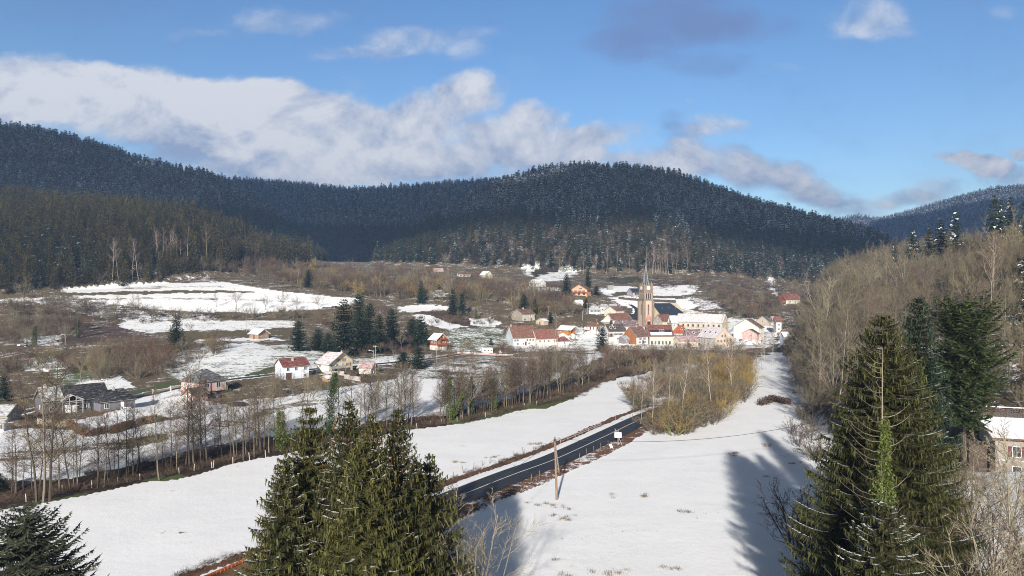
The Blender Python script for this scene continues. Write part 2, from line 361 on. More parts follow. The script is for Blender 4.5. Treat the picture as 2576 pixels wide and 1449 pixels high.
def rays(px, py, f=H0, y0=38.0, y1=900.0, n=520):
    """where the lines of sight through the survey pixels meet the ground (units)"""
    px = np.atleast_1d(np.asarray(px, float)); py = np.atleast_1d(np.asarray(py, float))
    Ys = y0*(y1/y0)**(np.arange(n)/(n-1)); t = (px-CX)/FD; e = (HZ-py)/FD
    XX = t[:, None]*Ys[None]; YY = np.repeat(Ys[None], len(px), 0); zz = f(XX, YY); below = (CU+e[:, None]*Ys[None]) < zz
    i = np.where(below.any(1), below.argmax(1), n-1); i = np.maximum(i, 1)
    g = lambda j: CU+e*Ys[j]-zz[np.arange(len(px)), j]
    a, b = g(i-1), g(i); w = np.clip(a/(a-b+1e-9), 0, 1); Y = Ys[i-1]+(Ys[i]-Ys[i-1])*w
    return t*Y, Y
STREAM = np.array([(-125,70,0),(-66,88.6,0),(-58,96,0),(-50.7,104,0),(-43.5,115,0),(-33.6,123,0),(-22,135.7,0),(-12.7,142.5,0),(0,159.5,0),(13.5,175,0),(26.2,207,0),(35,230,0),(52,262,0),(72,300,0)], float)
MAINROAD = np.array([(-62,4,.25),(-45,30,.25),(-26,60,.25),(-16,74,.25),(-7.3,86.8,.25),(0,97.6,.25),(7.2,107.5,.25),(16.8,123.6,.25),(25,137.8,.25),(30,146,.25),(35,153,.25)], float)
def catmull(P_, n=6):
    out_ = []
    for i in range(len(P_)-1):
        p0, p1, p2, p3 = P_[max(i-1, 0)], P_[i], P_[i+1], P_[min(i+2, len(P_)-1)]
        for j in range(n):
            t = j/n; out_.append(0.5*((2*p1)+(-p0+p2)*t+(2*p0-5*p1+4*p2-p3)*t*t+(-p0+3*p1-3*p2+p3)*t**3))
    out_.append(P_[-1]); return np.array(out_)
def road_px(pts, y0=100):
    X, Y = rays([p[0] for p in pts], [p[1] for p in pts], H0, y0=y0); P_ = catmull(np.stack([X, Y, H0(X, Y)], 1), 5)
    return P_
MAINROAD = catmull(MAINROAD, 5)
UPROAD = road_px([(-60,1062),(40,1040),(180,1012),(330,1000),(400,986),(470,970),(570,955),(680,942),(790,928),(880,922),(960,914),(1080,902),(1180,888),(1290,890)])
LANE = road_px([(1290,890),(1340,893),(1450,890),(1560,885)], 200)
CHURCHLANE = road_px([(1590,800),(1602,786),(1600,776),(1585,766)], 250)
MIDLANE = road_px([(-40,905),(60,886),(110,884),(200,872),(300,869),(420,868),(520,858),(620,858),(700,856)], 180)
ROADS += [(MAINROAD, 3.6, 2.5), (UPROAD, 1.9, 2.0), (LANE, 1.8, 2.0), (CHURCHLANE, 1.7, 1.5), (MIDLANE, 1.6, 1.5)]
def gh(X, Y):                            # metres in, metres out
    return float(Hu(np.array([X/K]), np.array([Y/K]))[0])*K
# ================================================================ buildings: specification in survey pixels of the nearest corner
# name: (mode, gable-end x, corner x, far x, base y, eave y, ridge y, depth, angle, wall colour, roof material key, extras)
CRM = (0.60,0.56,0.44); WHT = (0.58,0.58,0.565); BGE = (0.42,0.37,0.29)
RC = {'redtile': ((0.235,0.080,0.055),0.05), 'newred': ((0.19,0.056,0.044),0.04), 'redsnow': ((0.28,0.085,0.06),0.32), 'pinksnow': ((0.24,0.095,0.078),0.52), 'brown': ((0.16,0.062,0.042),0.12),
 'rust': ((0.19,0.080,0.047),0.06), 'darkslate': ((0.035,0.042,0.058),0.0), 'black': ((0.022,0.022,0.026),0.04), 'greysnow': ((0.10,0.095,0.10),0.4), 'whitesnow': ((0.25,0.2,0.2),0.85),
 'orange': ((0.40,0.10,0.035),0.03), 'darkbrown': ((0.075,0.052,0.045),0.06), 'darkred': ((0.11,0.03,0.03),0.22), 'greytile': ((0.085,0.085,0.09),0.12)}
RM = {}
def rm(k):
    if k not in RM: RM[k] = roofmat(k+'_roof', RC[k][0], RC[k][1], seed=len(RM)*2.3)
    return RM[k]
SPEC = []
def B(*a, **k): SPEC.append((a, k))
# left side of the valley
B('white_house','L',693,712.9,775,955,922,905,186,21,(0.66,0.72,0.82),'newred',label='small white and pale blue house with a plain dark red roof by the village road',
  wins=[('f',[.18,.50,.86],.63,1.0,1.15,None),('f',[.84],.12,1.1,.9,None),('g',[.68],.30,.8,.9,None),('g',[.3],.68,.7,.8,None)],doors=[('f',[.15,.26],1.0,2.1)],chim=[(.45,.3,.7)])
B('cream_house','R',798.8,827,887.7,937,913.8,891,197,42,(0.80,0.74,0.56),'pinksnow',label='cream two storey house with orange shutters, grey chimney and pinkish snowy roof',over=.9,
  wins=[('g',[.10,.33,.56],.42,1.1,1.25,None),('g',[.82],.44,1.3,1.2,(.42,.12,.03)),('g',[.40,.62],1.02,1.0,1.1,(.45,.24,.06)),('f',[.25],.48,.8,1.1,None),('g',[.70,.86],.06,.9,.5,None)],doors=[('g',[.30],1.0,2.0)],
  balc=('g',.02,.62,.36),chim=[(.5,.78,1.9)])
B('garage','R',901.2,933.8,947.3,941,925,913,203,22,(0.60,0.53,0.46),'redsnow',label='low garage with an orange red tiled roof beside the cream house',wins=[('f',[.5],.4,.8,.7,None)],doors=[('g',[.55],1.5,2.0)])
B('pink_house','L',459.4,501.3,564.9,997,961,934,167,35,(0.62,0.42,0.38),'greytile',label='pink house on a brick coloured base under a grey hipped roof',hip=1,basec=(0.36,0.16,0.10),baseh=.28,
  wins=[('f',[.28],.52,1.9,1.3,None),('f',[.70],.42,1.5,1.9,None),('g',[.2,.45,.72],.56,.8,1.0,None)],doors=[('f',[.12],1.2,2.0)],balc=('f',.56,.98,.30),chim=[(.5,.5,.5)],pipes=[.42])
B('garage','L',463.7,485.4,520,1010,993,979,161,40,(0.55,0.36,0.32),'darkbrown',label='small pink garage with a dark brown roof in front of the pink hip roofed house',wins=[('f',[.6],.45,1.0,.6,None)],doors=[('g',[.5],1.8,2.0)])
B('grey_house','L',92,112,252,1045,1012,981,148,14,(0.13,0.128,0.145),'black',label='long charcoal rendered house with black roofs and a white timber porch',wins=[('f',[.10,.62,.70],.25,.8,1.2,None),('f',[.83],.25,1.1,1.2,None),('g',[.5],.3,.8,1.2,None)],doors=[('f',[.36,.44],1.6,2.1)],
  porch=1,chim=[(.08,.5,.6)])
B('garage_wing','L',251,253,330.5,1036,1010,985,149,20,(0.16,0.155,0.17),'black',label='single storey charcoal garage wing with a black hipped roof and a white door',hip=1,wins=[('f',[.17],.25,1.2,1.4,None)],doors=[('f',[.62],.9,2.1)],attach=1,doorc='white',chim=[(.45,.5,.9)])
B('beige_house','R',-30,17,48,1062,1042,1024,137,30,(0.36,0.33,0.26),'greysnow',label='beige house with a dark bluish roof at the left edge',wins=[('g',[.5],.3,.9,1.1,None)],doors=[('f',[.6],1.2,2.0)])
B('garden_shed','R',-12,9,18,1085,1061,1055,128,15,(0.66,0.66,0.60),'greysnow',label='white shed with a dark window below the beige house at the left edge',wins=[('f',[.75],.25,.8,1.2,None)])
B('timber_cabin','R',629,650,675,853,839,829,288,50,(0.33,0.22,0.15),'whitesnow',label='small ochre timber cabin with a snow covered roof alone on the far slope',over=.8,wins=[('g',[.3,.7],.4,.9,.8,None)],doors=[('f',[.5],.9,1.9)])
B('red_chalet','R',1081.3,1098.7,1125.3,881,853,840,281,52,(0.26,0.075,0.04),'whitesnow',label='red wooden chalet with a white roof, balconies and pale stone base',over=.9,basec=(0.62,0.60,0.55),baseh=.40,
  wins=[('g',[.5],1.02,1.6,1.2,(.45,.24,.06)),('g',[.28,.72],.60,1.3,1.3,(.4,.14,.05)),('f',[.35,.7],.6,.9,.9,None),('g',[.35,.68],.08,1.8,1.6,None)],balc=('g',.02,1.15,.42),balc2=('g',.25,.80,.92))
B('white_container','L',1210,1213,1240,888.5,877,876.2,288,18,(0.70,0.70,0.69),'whitesnow',label='long white flat roofed container building left of the farm',flat=1,wins=[('f',[.25,.6,.85],.4,.9,.8,None)])
B('garden_shed','L',1256,1263,1277,893.5,886,880.5,284,30,(0.66,0.63,0.58),'darkbrown',label='tiny white gabled shed with brown roof below the white container',wins=[('f',[.5],.4,.6,.6,None)])
B('wooden_playhouse','L',810,824,838,961,952,947,182,30,(0.50,0.28,0.11),'whitesnow',label='small orange wooden garden cabin with snow on its roof below the cream house',wins=[('g',[.35,.7],.45,.6,.7,None),('f',[.5],.4,.6,.6,None)])
# upper slope
B('red_barn','L',1088,1092,1116,692.5,683,674.5,590,20,(0.26,0.10,0.08),'redsnow',label='red barn at the foot of the forest left of the upper bungalow',wins=[('f',[.3,.7],.3,.9,.9,None)])
B('bungalow','L',1149,1153,1184,697.5,689.5,685,556,12,(0.62,0.58,0.52),'brown',label='low white bungalow with a brown roof below the forest',wins=[('f',[.2,.5,.8],.3,1.6,1.4,None)])
B('white_house','R',1206.7,1221.3,1238.7,700,691.3,682,548,48,(0.62,0.60,0.54),'whitesnow',label='white gabled house with snow roof highest on the slope below the forest',wins=[('g',[.35,.65],.95,1.0,1.2,None),('g',[.35,.65],.3,1.0,1.2,None),('f',[.4],.3,1,1,None)])
B('white_house','R',1330.5,1356,1373,725.6,711.5,703,478,42,WHT,'whitesnow',label='white house with a snowy roof standing alone above the village left of the orange chalet',wins=[('f',[.3,.6],.5,1.6,1.1,None),('g',[.5],.5,1,1,None)],basec=(.3,.28,.26),baseh=.3)
B('orange_chalet','L',1436.8,1476.8,1487,743,728,715.6,438,72,(0.66,0.38,0.24),'brown',label='salmon orange chalet with dark shutters and a long balcony above the village',over=1.0,
  wins=[('g',[.28,.52,.76],.55,1.3,1.4,(.12,.05,.03)),('g',[.58],1.02,1.3,1.2,(.12,.05,.03)),('g',[.2,.5,.8],.05,2.2,1.5,None)],balc=('g',-.12,1.0,.42))
B('lilac_house','L',1576.8,1591.8,1614,743.5,735.6,725.6,458,30,(0.34,0.32,0.36),'darkslate',label='lilac grey house with a dark roof on the terrace behind the steeple',wins=[('g',[.35,.65],.35,1,1.2,None),('f',[.4,.75],.2,3.2,1.8,None)])
B('garden_shed','L',1526,1529,1543,728.5,719,717,488,20,(0.25,0.26,0.25),'greysnow',label='flat grey shed in the snow above the church',flat=1,wins=[('f',[.5],.4,.8,.7,None)])
B('brick_house','L',1961,1977,2010,764,753.4,739,428,36,(0.60,0.55,0.47),'newred',label='red roofed house with brick gable high to the right of the village',wins=[('g',[.3,.7],.25,1.1,1.3,None),('f',[.3,.65],.25,1.2,1.3,None)],gabc=(0.34,0.11,0.07))
# village
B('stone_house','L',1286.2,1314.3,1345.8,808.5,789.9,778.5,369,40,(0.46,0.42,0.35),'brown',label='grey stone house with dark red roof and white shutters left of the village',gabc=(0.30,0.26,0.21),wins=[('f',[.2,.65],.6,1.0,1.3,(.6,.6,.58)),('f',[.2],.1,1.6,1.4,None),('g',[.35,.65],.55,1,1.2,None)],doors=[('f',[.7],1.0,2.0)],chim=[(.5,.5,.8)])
B('garden_shed','L',1348,1368.3,1379.5,816.5,808,802.5,354,50,(0.50,0.42,0.30),'whitesnow',label='beige shed with a snowy roof right of the grey stone house',doors=[('g',[.5],.9,1.8)])
B('farmhouse','L',1271.6,1291.2,1348.6,870,849,821.5,309,27,(0.68,0.64,0.60),'rust',label='white farmhouse with a tall steep rust brown roof behind the stream trees',gabc=(0.45,0.50,0.52),wins=[('f',[.08,.2,.62,.75,.88],.5,1.0,1.3,(.5,.5,.48)),('f',[.2,.45,.7],.08,1.0,1.3,None),('g',[.35,.65],.7,.9,1.1,None)],doors=[('f',[.55],1.1,2.1)],chim=[(.06,.5,.6)])
B('red_barn','L',1348,1350,1406,870,851,830.5,312,27,(0.58,0.52,0.46),'redtile',label='barn under a wide bright red roof joined to the white farmhouse',wins=[('f',[.15,.35,.55,.8],.45,1.0,1.2,None)],doors=[('f',[.68],2.2,2.4)],attach=1)
B('garden_shed','L',1405,1408,1432,868,857,847,313,27,(0.66,0.62,0.58),'newred',label='low shed with red hipped roof right of the wide red barn',hip=1,wins=[('f',[.5],.3,1.0,1.1,None)])
B('carport','R',1404.3,1429,1447.6,839,828.5,820.6,334,42,(0.44,0.19,0.06),'whitesnow',label='orange wooden carport with white roof and open timber gable',over=1.1,opengable=1,wins=[('f',[.25],.4,.8,.7,None)])
B('veranda_house','L',1468,1474,1509,830.5,819.5,811,346,14,(0.20,0.10,0.07),'rust',label='low hipped orange roofed house with pale veranda screens',hip=1,over=1.0,wins=[('f',[.2,.42],.1,3.0,2.0,(.50,.56,.50)),('f',[.75],.2,2.2,1.4,None)],chim=[(.9,.3,.6)])
B('white_house','L',1479,1482,1509.5,798,776.6,768.5,401,10,WHT,'greysnow',label='white house with a snowy grey hipped roof and arched windows behind the veranda house',hip=1,wins=[('f',[.25,.55,.85],.62,1.1,1.5,(.16,.16,.17)),('f',[.2,.5,.88],.12,1.1,1.6,(.16,.08,.06))],chim=[(.93,.4,.9)])
B('white_tower_house','R',1509.3,1523,1531,798,770.5,765.5,402,35,WHT,'greysnow',label='tall narrow white house joined to the snowy hipped roof house',wins=[('f',[.5],.62,1.5,1.3,None),('f',[.5],.15,2.4,1.3,(.16,.16,.17)),('g',[.5],.8,.8,1,None)])
B('cream_cottage','L',1520.6,1549.2,1570.7,797,781.5,771,392,50,(0.62,0.57,0.48),'brown',label='cream cottage with brown roof and ochre shutters above the long rust barn',wins=[('f',[.15,.38,.62,.88],.35,.9,1.4,(.30,.20,.11))],chim=[(.5,.5,.6)])
B('long_barn','L',1518,1542,1589.5,817,804.5,789.7,373,38,(0.66,0.62,0.56),'rust',label='long barn with a moss rusty tile roof left of the church',gabc=(0.66,0.62,0.56),wins=[('f',[.3,.6,.85],.3,1.0,1.0,None)],doors=[('f',[.12],1.2,2.0)],lean=1)
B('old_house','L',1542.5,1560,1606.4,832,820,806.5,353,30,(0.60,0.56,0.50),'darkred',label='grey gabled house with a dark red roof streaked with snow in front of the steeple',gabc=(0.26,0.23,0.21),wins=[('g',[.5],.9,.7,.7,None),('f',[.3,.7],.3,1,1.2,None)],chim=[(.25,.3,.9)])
B('white_house','L',1515,1532.3,1574.7,857,833,817,323,30,WHT,'darkbrown',label='white house with dark brown roof, two skylights and a white chimney',skyl=[.18,.42],wins=[('f',[.10],.38,1.8,2.2,(.16,.09,.05)),('f',[.42,.68],.55,1.4,1.2,(.12,.08,.06)),('f',[.5,.85],.08,1,1.2,None)],chim=[(.32,.35,1.0)])
B('brown_gable_house','L',1568,1600.8,1630.5,866,846.4,823.4,313,48,(0.68,0.66,0.62),'brown',label='house with a rusty orange gable wall and a brown roof below the steeple',gabc=(0.32,0.13,0.055),wins=[('f',[.35,.68],.5,1.0,1.3,(.10,.12,.13)),('f',[.3,.7],.08,1.0,1.3,(.10,.10,.10))],doors=[('f',[.55],1.0,2.1)],chim=[(.55,.5,.5)])
B('grey_barn','L',1556,1570,1582,864,853,846,308,45,(0.25,0.22,0.22),'greysnow',label='little grey barn half hidden left of the rusty orange gable',wins=[('f',[.5],.4,.7,.7,None)])
B('modern_hall','L',1620,1634,1693,870,845,819,319,14,(0.56,0.50,0.40),'newred',label='modern hall with red roof crossed by dark glass and snow bands',band=1,skyl=[.50,.62],wins=[('f',[.1,.25,.4,.55,.7,.85],.12,1.2,2.2,None),('g',[.5],.2,1.5,2,None)])
B('orange_roof_house','R',1690,1722,1727,852,837.6,818.5,338,20,(0.68,0.64,0.56),'orange',label='house with a bright orange hipped roof beside the red hall',hip=1,skyl=[.72],wins=[('f',[.25,.62,.85],.3,1.2,1.5,(.20,.05,.04)),('f',[.45],.3,1,1.1,None)])
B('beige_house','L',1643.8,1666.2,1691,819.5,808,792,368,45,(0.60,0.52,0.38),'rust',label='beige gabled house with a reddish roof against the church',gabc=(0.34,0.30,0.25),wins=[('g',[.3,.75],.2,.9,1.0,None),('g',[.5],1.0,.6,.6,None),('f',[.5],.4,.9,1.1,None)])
B('snow_annex','L',1688,1690,1704,826,811,795,362,18,(0.45,0.42,0.38),'whitesnow',label='small annex with a snow covered roof at the left end of the school',wins=[('f',[.5],.4,.8,1.0,None)],attach=1)
B('school_building','R',1700.5,1817.1,1830.4,840,811,792,364,19,(0.46,0.43,0.36),'pinksnow',label='long grey two storey school with red sandstone window frames and snowy roof',gabc=(0.50,0.42,0.29),
  wins=[('f',[.055,.165,.275,.38,.495,.605,.71,.82,.93],.55,1.15,1.75,'stone'),('f',[.165,.275,.38,.495,.605,.71,.82,.93],.10,1.15,1.75,'stone'),('g',[.5],.55,.9,1.6,None),('g',[.5],1.0,.6,1.6,None)],chim=[(.97,.42,1.2),(.14,.5,.6)],parapet=1)
B('apartment_house','R',1755.5,1799.9,1842.3,876,850,825.5,314,46,(0.42,0.39,0.34),'pinksnow',label='big pale apartment house with three skylights in its pinkish snowy roof',gabc=(0.56,0.46,0.37),skyl=[.22,.50,.80],
  wins=[('f',[.10,.42],.58,1.1,1.3,None),('f',[.22,.42],.08,1.1,1.3,None),('g',[.14,.32,.50,.68,.85],.58,1.1,1.3,'pale'),('g',[.38,.56],1.02,1.2,1.6,'pale'),('g',[.14,.32,.5,.68],.10,1.1,1.3,'pale')],doors=[('f',[.08],1.1,2.1)],chim=[(.2,.5,.5)])
B('low_extension','L',1692.6,1711.8,1756,874,858.6,847,316,32,(0.62,0.56,0.47),'redsnow',label='low cream extension with a red roof left of the apartment house',wins=[('g',[.5],.35,1.1,1.2,(.3,.3,.3))],chim=[(.55,.5,.5)],attach=1)
B('dark_roof_house','L',1719,1728,1768,862,846,829,331,18,(0.45,0.40,0.35),'darkred',label='house with a dark maroon snow flecked roof between hall and apartment house',wins=[('f',[.5],.4,.9,1.0,None)],skyl=[.45,.85],chim=[(.93,.4,.8)])
B('open_shed','L',1700.5,1704,1735,874,868.5,865,300,12,(0.40,0.34,0.30),'redsnow',label='low red roofed shed half hidden by trees below the cream extension',wins=[('f',[.5],.3,1,.8,None)])
B('cream_gable_house','L',1847.6,1909.9,1921,853,824,803.6,334,68,(0.74,0.70,0.58),'brown',label='house with a big plain cream gable wall and brown roof at the right end',over=.5,chim=[(.3,.8,.7)],wins=[('f',[.5],.5,.9,1,None)])
B('pink_cottage','L',1868.8,1904.5,1910,855,839.4,828.8,321,70,(0.56,0.37,0.34),'darkbrown',label='small pink gabled cottage in front of the big cream gable',wins=[('g',[.6],.5,.9,1.0,None)])
B('beige_cottage','L',1904.6,1933.7,1940,820,807.6,795.5,366,65,(0.42,0.36,0.30),'greytile',label='beige cottage with one white window behind the big cream gable',wins=[('g',[.5],.75,1.0,1.2,None)])
B('white_cottage','L',1949,1953,1965,836,808,796,345,20,(0.64,0.60,0.57),'newred',label='narrow white cottage with a red roof at the right end of the village',wins=[('f',[.5],.6,1,1.2,None),('f',[.5],.2,1,1.2,None)])
B('white_house','L',1962,1972,1985,868,845,836,298,35,(0.50,0.52,0.56),'whitesnow',label='pale blue house with a snowy roof beside the top of the snow field',gabc=(0.45,0.50,0.60),wins=[('f',[.5],.5,.9,1.2,None),('f',[.5],.1,.9,1.2,None)])
B('grey_roofed_house','L',1530,1537,1553,779,772,765,416,30,(0.60,0.57,0.52),'greysnow',label='small house with grey snowy roof just behind the tall narrow white house',wins=[('f',[.3,.7],.3,1,1.2,None)])
B('white_cottage','L',1966,1972,1992,850,838,829,318,30,(0.62,0.60,0.56),'brown',label='white cottage with brown roof behind the pale blue house',wins=[('f',[.3,.7],.4,1,1.2,None)])
B('beige_cottage','L',1937,1944,1958,812,803,796,372,30,(0.50,0.45,0.38),'redsnow',label='small beige cottage with snow flecked red roof right of the beige one windowed cottage',wins=[('f',[.5],.4,1,1.2,None)])
B('white_house','L',1444,1449,1466,770,762,755,420,25,(0.60,0.58,0.54),'whitesnow',label='small white house half hidden by scrub below the orange chalet',wins=[('f',[.3,.7],.4,1,1.1,None)])
HOUSE = []
for a, k in SPEC:
    name, mode, g, c, r, yb, ye, yr, Y, ang, wc, rk = a
    s = K*Y/FD; az = math.atan((c-CX)/FD); ph = math.radians(ang); sg = 1 if mode == 'L' else -1
    gw, lw = ((c-g), (r-c)) if mode == 'L' else ((r-c), (c-g))
    D_ = max(gw*s/math.sin(ph), 2.5) if not (k.get('attach') or gw < 9) else max(gw*s/math.sin(ph), min(9.0, (yr and (ye-yr)*s*1.7)))
    L_ = lw*s/math.cos(ph)
    D_ = min(D_, 22.0); rz = -az+sg*ph
    corner = Pm(c, yb, Y); hw = (yb-ye)*s; hr = max((ye-yr)*s, 0.25)
    lx = -L_/2 if mode == 'L' else L_/2; ly = -D_/2
    ox, oy = lx*math.cos(rz)-ly*math.sin(rz), lx*math.sin(rz)+ly*math.cos(rz)
    cen = (corner[0]-ox, corner[1]-oy, corner[2])
    HOUSE.append(dict(name=name, mode=mode, L=L_, D=D_, hw=hw, hr=hr, cen=cen, rz=rz, wc=wc, rk=rk, px=(g+r)/2, py=yb, **k))
    PADS.append((cen[0]/K, cen[1]/K, max(min(L_, D_)/2, max(L_, D_)*0.42)/K*1.05, cen[2]/K, 4.0 if name != 'school_building' else 6.0))
CHY = 383.0; chp = Pm(1620, 823, CHY); PADS.append((chp[0]/K, chp[1]/K+2, 9, chp[2]/K, 5))
chn = Pm(1663.8, 823, CHY+3); PADS.append((chn[0]/K+8, chn[1]/K+12, 16, chn[2]/K, 6))
RH = Pm(2562, 1226, 86)                  # house among the trees at the right edge
PADS.append((RH[0]/K+5, RH[1]/K+6, 9, RH[2]/K, 5))
# ================================================================ ground sheet
def inpoly(X, Y, P_):
    r = np.zeros(X.shape, bool); n = len(P_)
    for i in range(n):
        x1, y1 = P_[i]; x2, y2 = P_[(i+1) % n]
        if y1 == y2: continue
        c = ((y1 > Y) != (y2 > Y)) & (X < (x2-x1)*(Y-y1)/(y2-y1)+x1); r ^= c
    return r
BR = (0.112,0.084,0.048); DKB = (0.040,0.026,0.020); GRN = (0.075,0.095,0.035); RED = (0.082,0.048,0.038); OLV = (0.12,0.095,0.05); GBR = (0.10,0.085,0.045); RST = (0.15,0.07,0.04)
ZONES = [ # polygon on the ground (survey bearings), snow cover, bare ground colour
 ([(-900,1700),(-400,1370),(0,1285),(60,1272),(117,1265),(236,1240),(373,1215),(453,1201),(640,1156),(820,1122),(1010,1086),(1134,1066),(1288,1036),(1371,1023),(1438,1000),(1505,966),(1560,952),(1640,935),(1720,915),(1880,905),(1965,885),(1985,900),(1980,960),(2010,1050),(2060,1180),(2140,1330),(2200,1700)], .90, GBR),
 ([(1985,900),(1980,960),(2010,1050),(2060,1180),(2140,1330),(2200,1700),(3400,1700),(3400,700),(2300,700)], .60, BR),
 ([(2300,1100),(2576,1130),(2900,1200),(2900,1700),(2250,1700),(2200,1400)], .86, BR),
 ([(-500,1110),(0,1075),(200,1082),(230,1090),(440,1058),(600,1012),(850,978),(1000,950),(1160,905),(1400,895),(1560,878),(1500,905),(1400,955),(1288,1003),(1127,1043),(1010,1052),(820,1085),(640,1100),(453,1140),(341,1169),(171,1204),(0,1212),(-500,1290)], .80, GBR),
 ([(-300,1175),(0,1142),(170,1126),(300,1104),(420,1090),(425,1106),(310,1122),(170,1142),(0,1166),(-300,1200)], .42, OLV),
 ([(270,1118),(330,1100),(415,1092),(425,1108),(330,1128),(275,1134)], .35, OLV),
 ([(430,1085),(600,1050),(700,1020),(820,1000),(830,1012),(700,1036),(600,1068),(440,1100)], .45, OLV),
 ([(-400,1300),(0,1212),(85,1216),(171,1204),(293,1180),(341,1169),(453,1140),(587,1129),(640,1100),(820,1085),(1010,1052),(1127,1043),(1288,1003),(1421,985),(1500,940),(1620,900),(1720,880),(1750,905),(1640,935),(1560,952),(1505,966),(1438,996),(1371,1020),(1288,1034),(1134,1066),(1010,1086),(820,1122),(640,1156),(453,1201),(373,1215),(236,1240),(117,1265),(0,1283),(-400,1370)], .03, DKB),
 ([(1120,1068),(1134,1052),(1200,1046),(1288,1022),(1371,1006),(1430,985),(1480,960),(1508,962),(1470,978),(1438,1003),(1390,1022),(1371,1028),(1330,1030),(1288,1038),(1230,1052),(1180,1064)], .0, (0.085,0.115,0.035)),
 ([(360,1210),(400,1200),(455,1190),(470,1196),(440,1207),(400,1214)], .0, (0.08,0.11,0.035)),
 ([(50,1272),(120,1256),(220,1238),(230,1243),(130,1262),(60,1278)], .0, (0.08,0.10,0.035)),
 # gardens and banks on the far side of the stream
 ([(170,1062),(235,1045),(335,1022),(395,1040),(350,1068),(240,1088)], .94, GRN),
 ([(330,1000),(460,975),(460,1005),(560,1015),(640,1000),(660,1015),(560,1040),(420,1050),(335,1022)], .78, GBR),
 ([(230,985),(330,984),(460,950),(460,972),(400,984),(330,998),(240,1000)], .04, GRN),
 ([(560,945),(690,925),(690,938),(600,954),(565,953)], .15, GRN),
 ([(60,905),(130,895),(180,920),(120,935),(50,930)], .75, GRN), ([(130,930),(220,925),(260,985),(180,980)], .38, GRN), ([(200,965),(300,945),(340,975),(280,985),(200,985)], .72, GRN),
 ([(60,850),(150,840),(160,870),(60,872)], .55, DKB), ([(140,855),(260,835),(265,860),(150,868)], .1, RED),
 ([(400,905),(470,880),(560,862),(680,870),(760,865),(860,905),(1000,895),(1090,890),(1080,905),(960,917),(880,925),(800,930),(690,922),(600,950),(560,950),(460,960),(420,940)], .55, GRN),
 ([(560,868),(640,862),(690,880),(660,925),(560,935),(500,925),(430,925),(420,905)], .64, GRN),
 ([(1000,925),(1190,895),(1290,900),(1400,905),(1420,935),(1200,960),(1000,950)], .5, GBR),
 ([(940,875),(1040,870),(1080,880),(1000,890),(950,890)], .1, RED),
 # mid slope fields
 ([(60,752),(150,742),(160,750),(250,764),(330,776),(430,786),(520,792),(560,806),(330,808),(200,790)], .5, DKB),
 ([(150,728),(260,716),(400,711),(560,709),(700,732),(800,742),(905,752),(880,768),(800,776),(650,786),(520,786),(430,781),(330,772),(250,760),(160,748)], .80, OLV),
 ([(200,752),(420,748),(640,752),(800,760),(800,764),(640,757),(420,753),(200,757)], .55, OLV), ([(300,722),(560,718),(560,722),(300,727)], .5, OLV),
 ([(160,737),(500,730),(640,732),(640,736),(500,737),(160,744)], .12, OLV), 
 ([(-100,758),(150,744),(250,748),(250,756),(-100,766)], .5, OLV),
 ([(265,822),(330,808),(480,805),(600,806),(740,806),(742,822),(640,830),(480,832),(360,838),(290,834)], .66, OLV), ([(190,825),(270,810),(330,830),(400,845),(320,850),(200,850)], .30, RED),
 ([(430,838),(640,832),(760,834),(740,842),(430,848)], .08, OLV), ([(490,852),(700,850),(700,856),(490,858)], .7, BR),
 ([(1000,772),(1060,767),(1125,770),(1125,780),(1060,786),(1010,784)], .90, OLV), ([(1040,792),(1080,790),(1130,812),(1185,822),(1120,828),(1060,812)], .85, OLV), ([(1060,782),(1130,784),(1200,800),(1230,818),(1190,822),(1130,812),(1080,792)], .04, RED), ([(1175,800),(1230,798),(1270,812),(1240,822),(1190,820)], .7, OLV), ([(1060,738),(1110,730),(1130,745),(1080,752)], .6, OLV),
 ([(1130,828),(1260,826),(1275,850),(1275,875),(1180,885),(1110,885),(1130,850)], .45, GRN),
 ([(420,700),(470,694),(540,700),(540,711),(430,712)], .38, RED),
 ([(1318,672),(1370,670),(1450,674),(1452,690),(1400,708),(1375,708),(1320,692)], .62, GRN), ([(1330,684),(1400,672),(1410,680),(1370,690),(1340,700)], .2, DKB), ([(1310,722),(1400,722),(1410,732),(1300,732)], .75, GRN),
 ([(1500,728),(1560,720),(1600,722),(1600,735),(1540,745),(1520,740)], .8, GRN), ([(1530,748),(1580,744),(1600,748),(1730,752),(1780,770),(1720,778),(1600,775),(1560,768)], .76, GRN), ([(1640,722),(1700,716),(1755,718),(1752,738),(1700,745),(1630,744)], .72, GRN), ([(1725,745),(1790,758),(1830,780),(1760,782)], .5, RED),
 ([(1540,736),(1575,734),(1580,740),(1535,744)], .1, OLV),
 ([(1460,690),(1700,690),(1760,712),(1640,720),(1480,712)], .34, BR), ([(1500,700),(1600,696),(1640,706),(1560,714)], .1, (0.05,0.055,0.03)), ([(1640,708),(1740,706),(1760,716),(1660,722)], .3, RED), ([(1930,690),(1945,698),(1975,730),(1995,745),(1960,748),(1935,725)], .7, GBR),
 ([(1270,850),(1500,820),(1850,800),(1960,800),(1960,870),(1850,880),(1560,880),(1300,885)], .60, OLV),
 ([(1640,760),(1750,780),(1740,815),(1640,800)], .5, OLV),
]
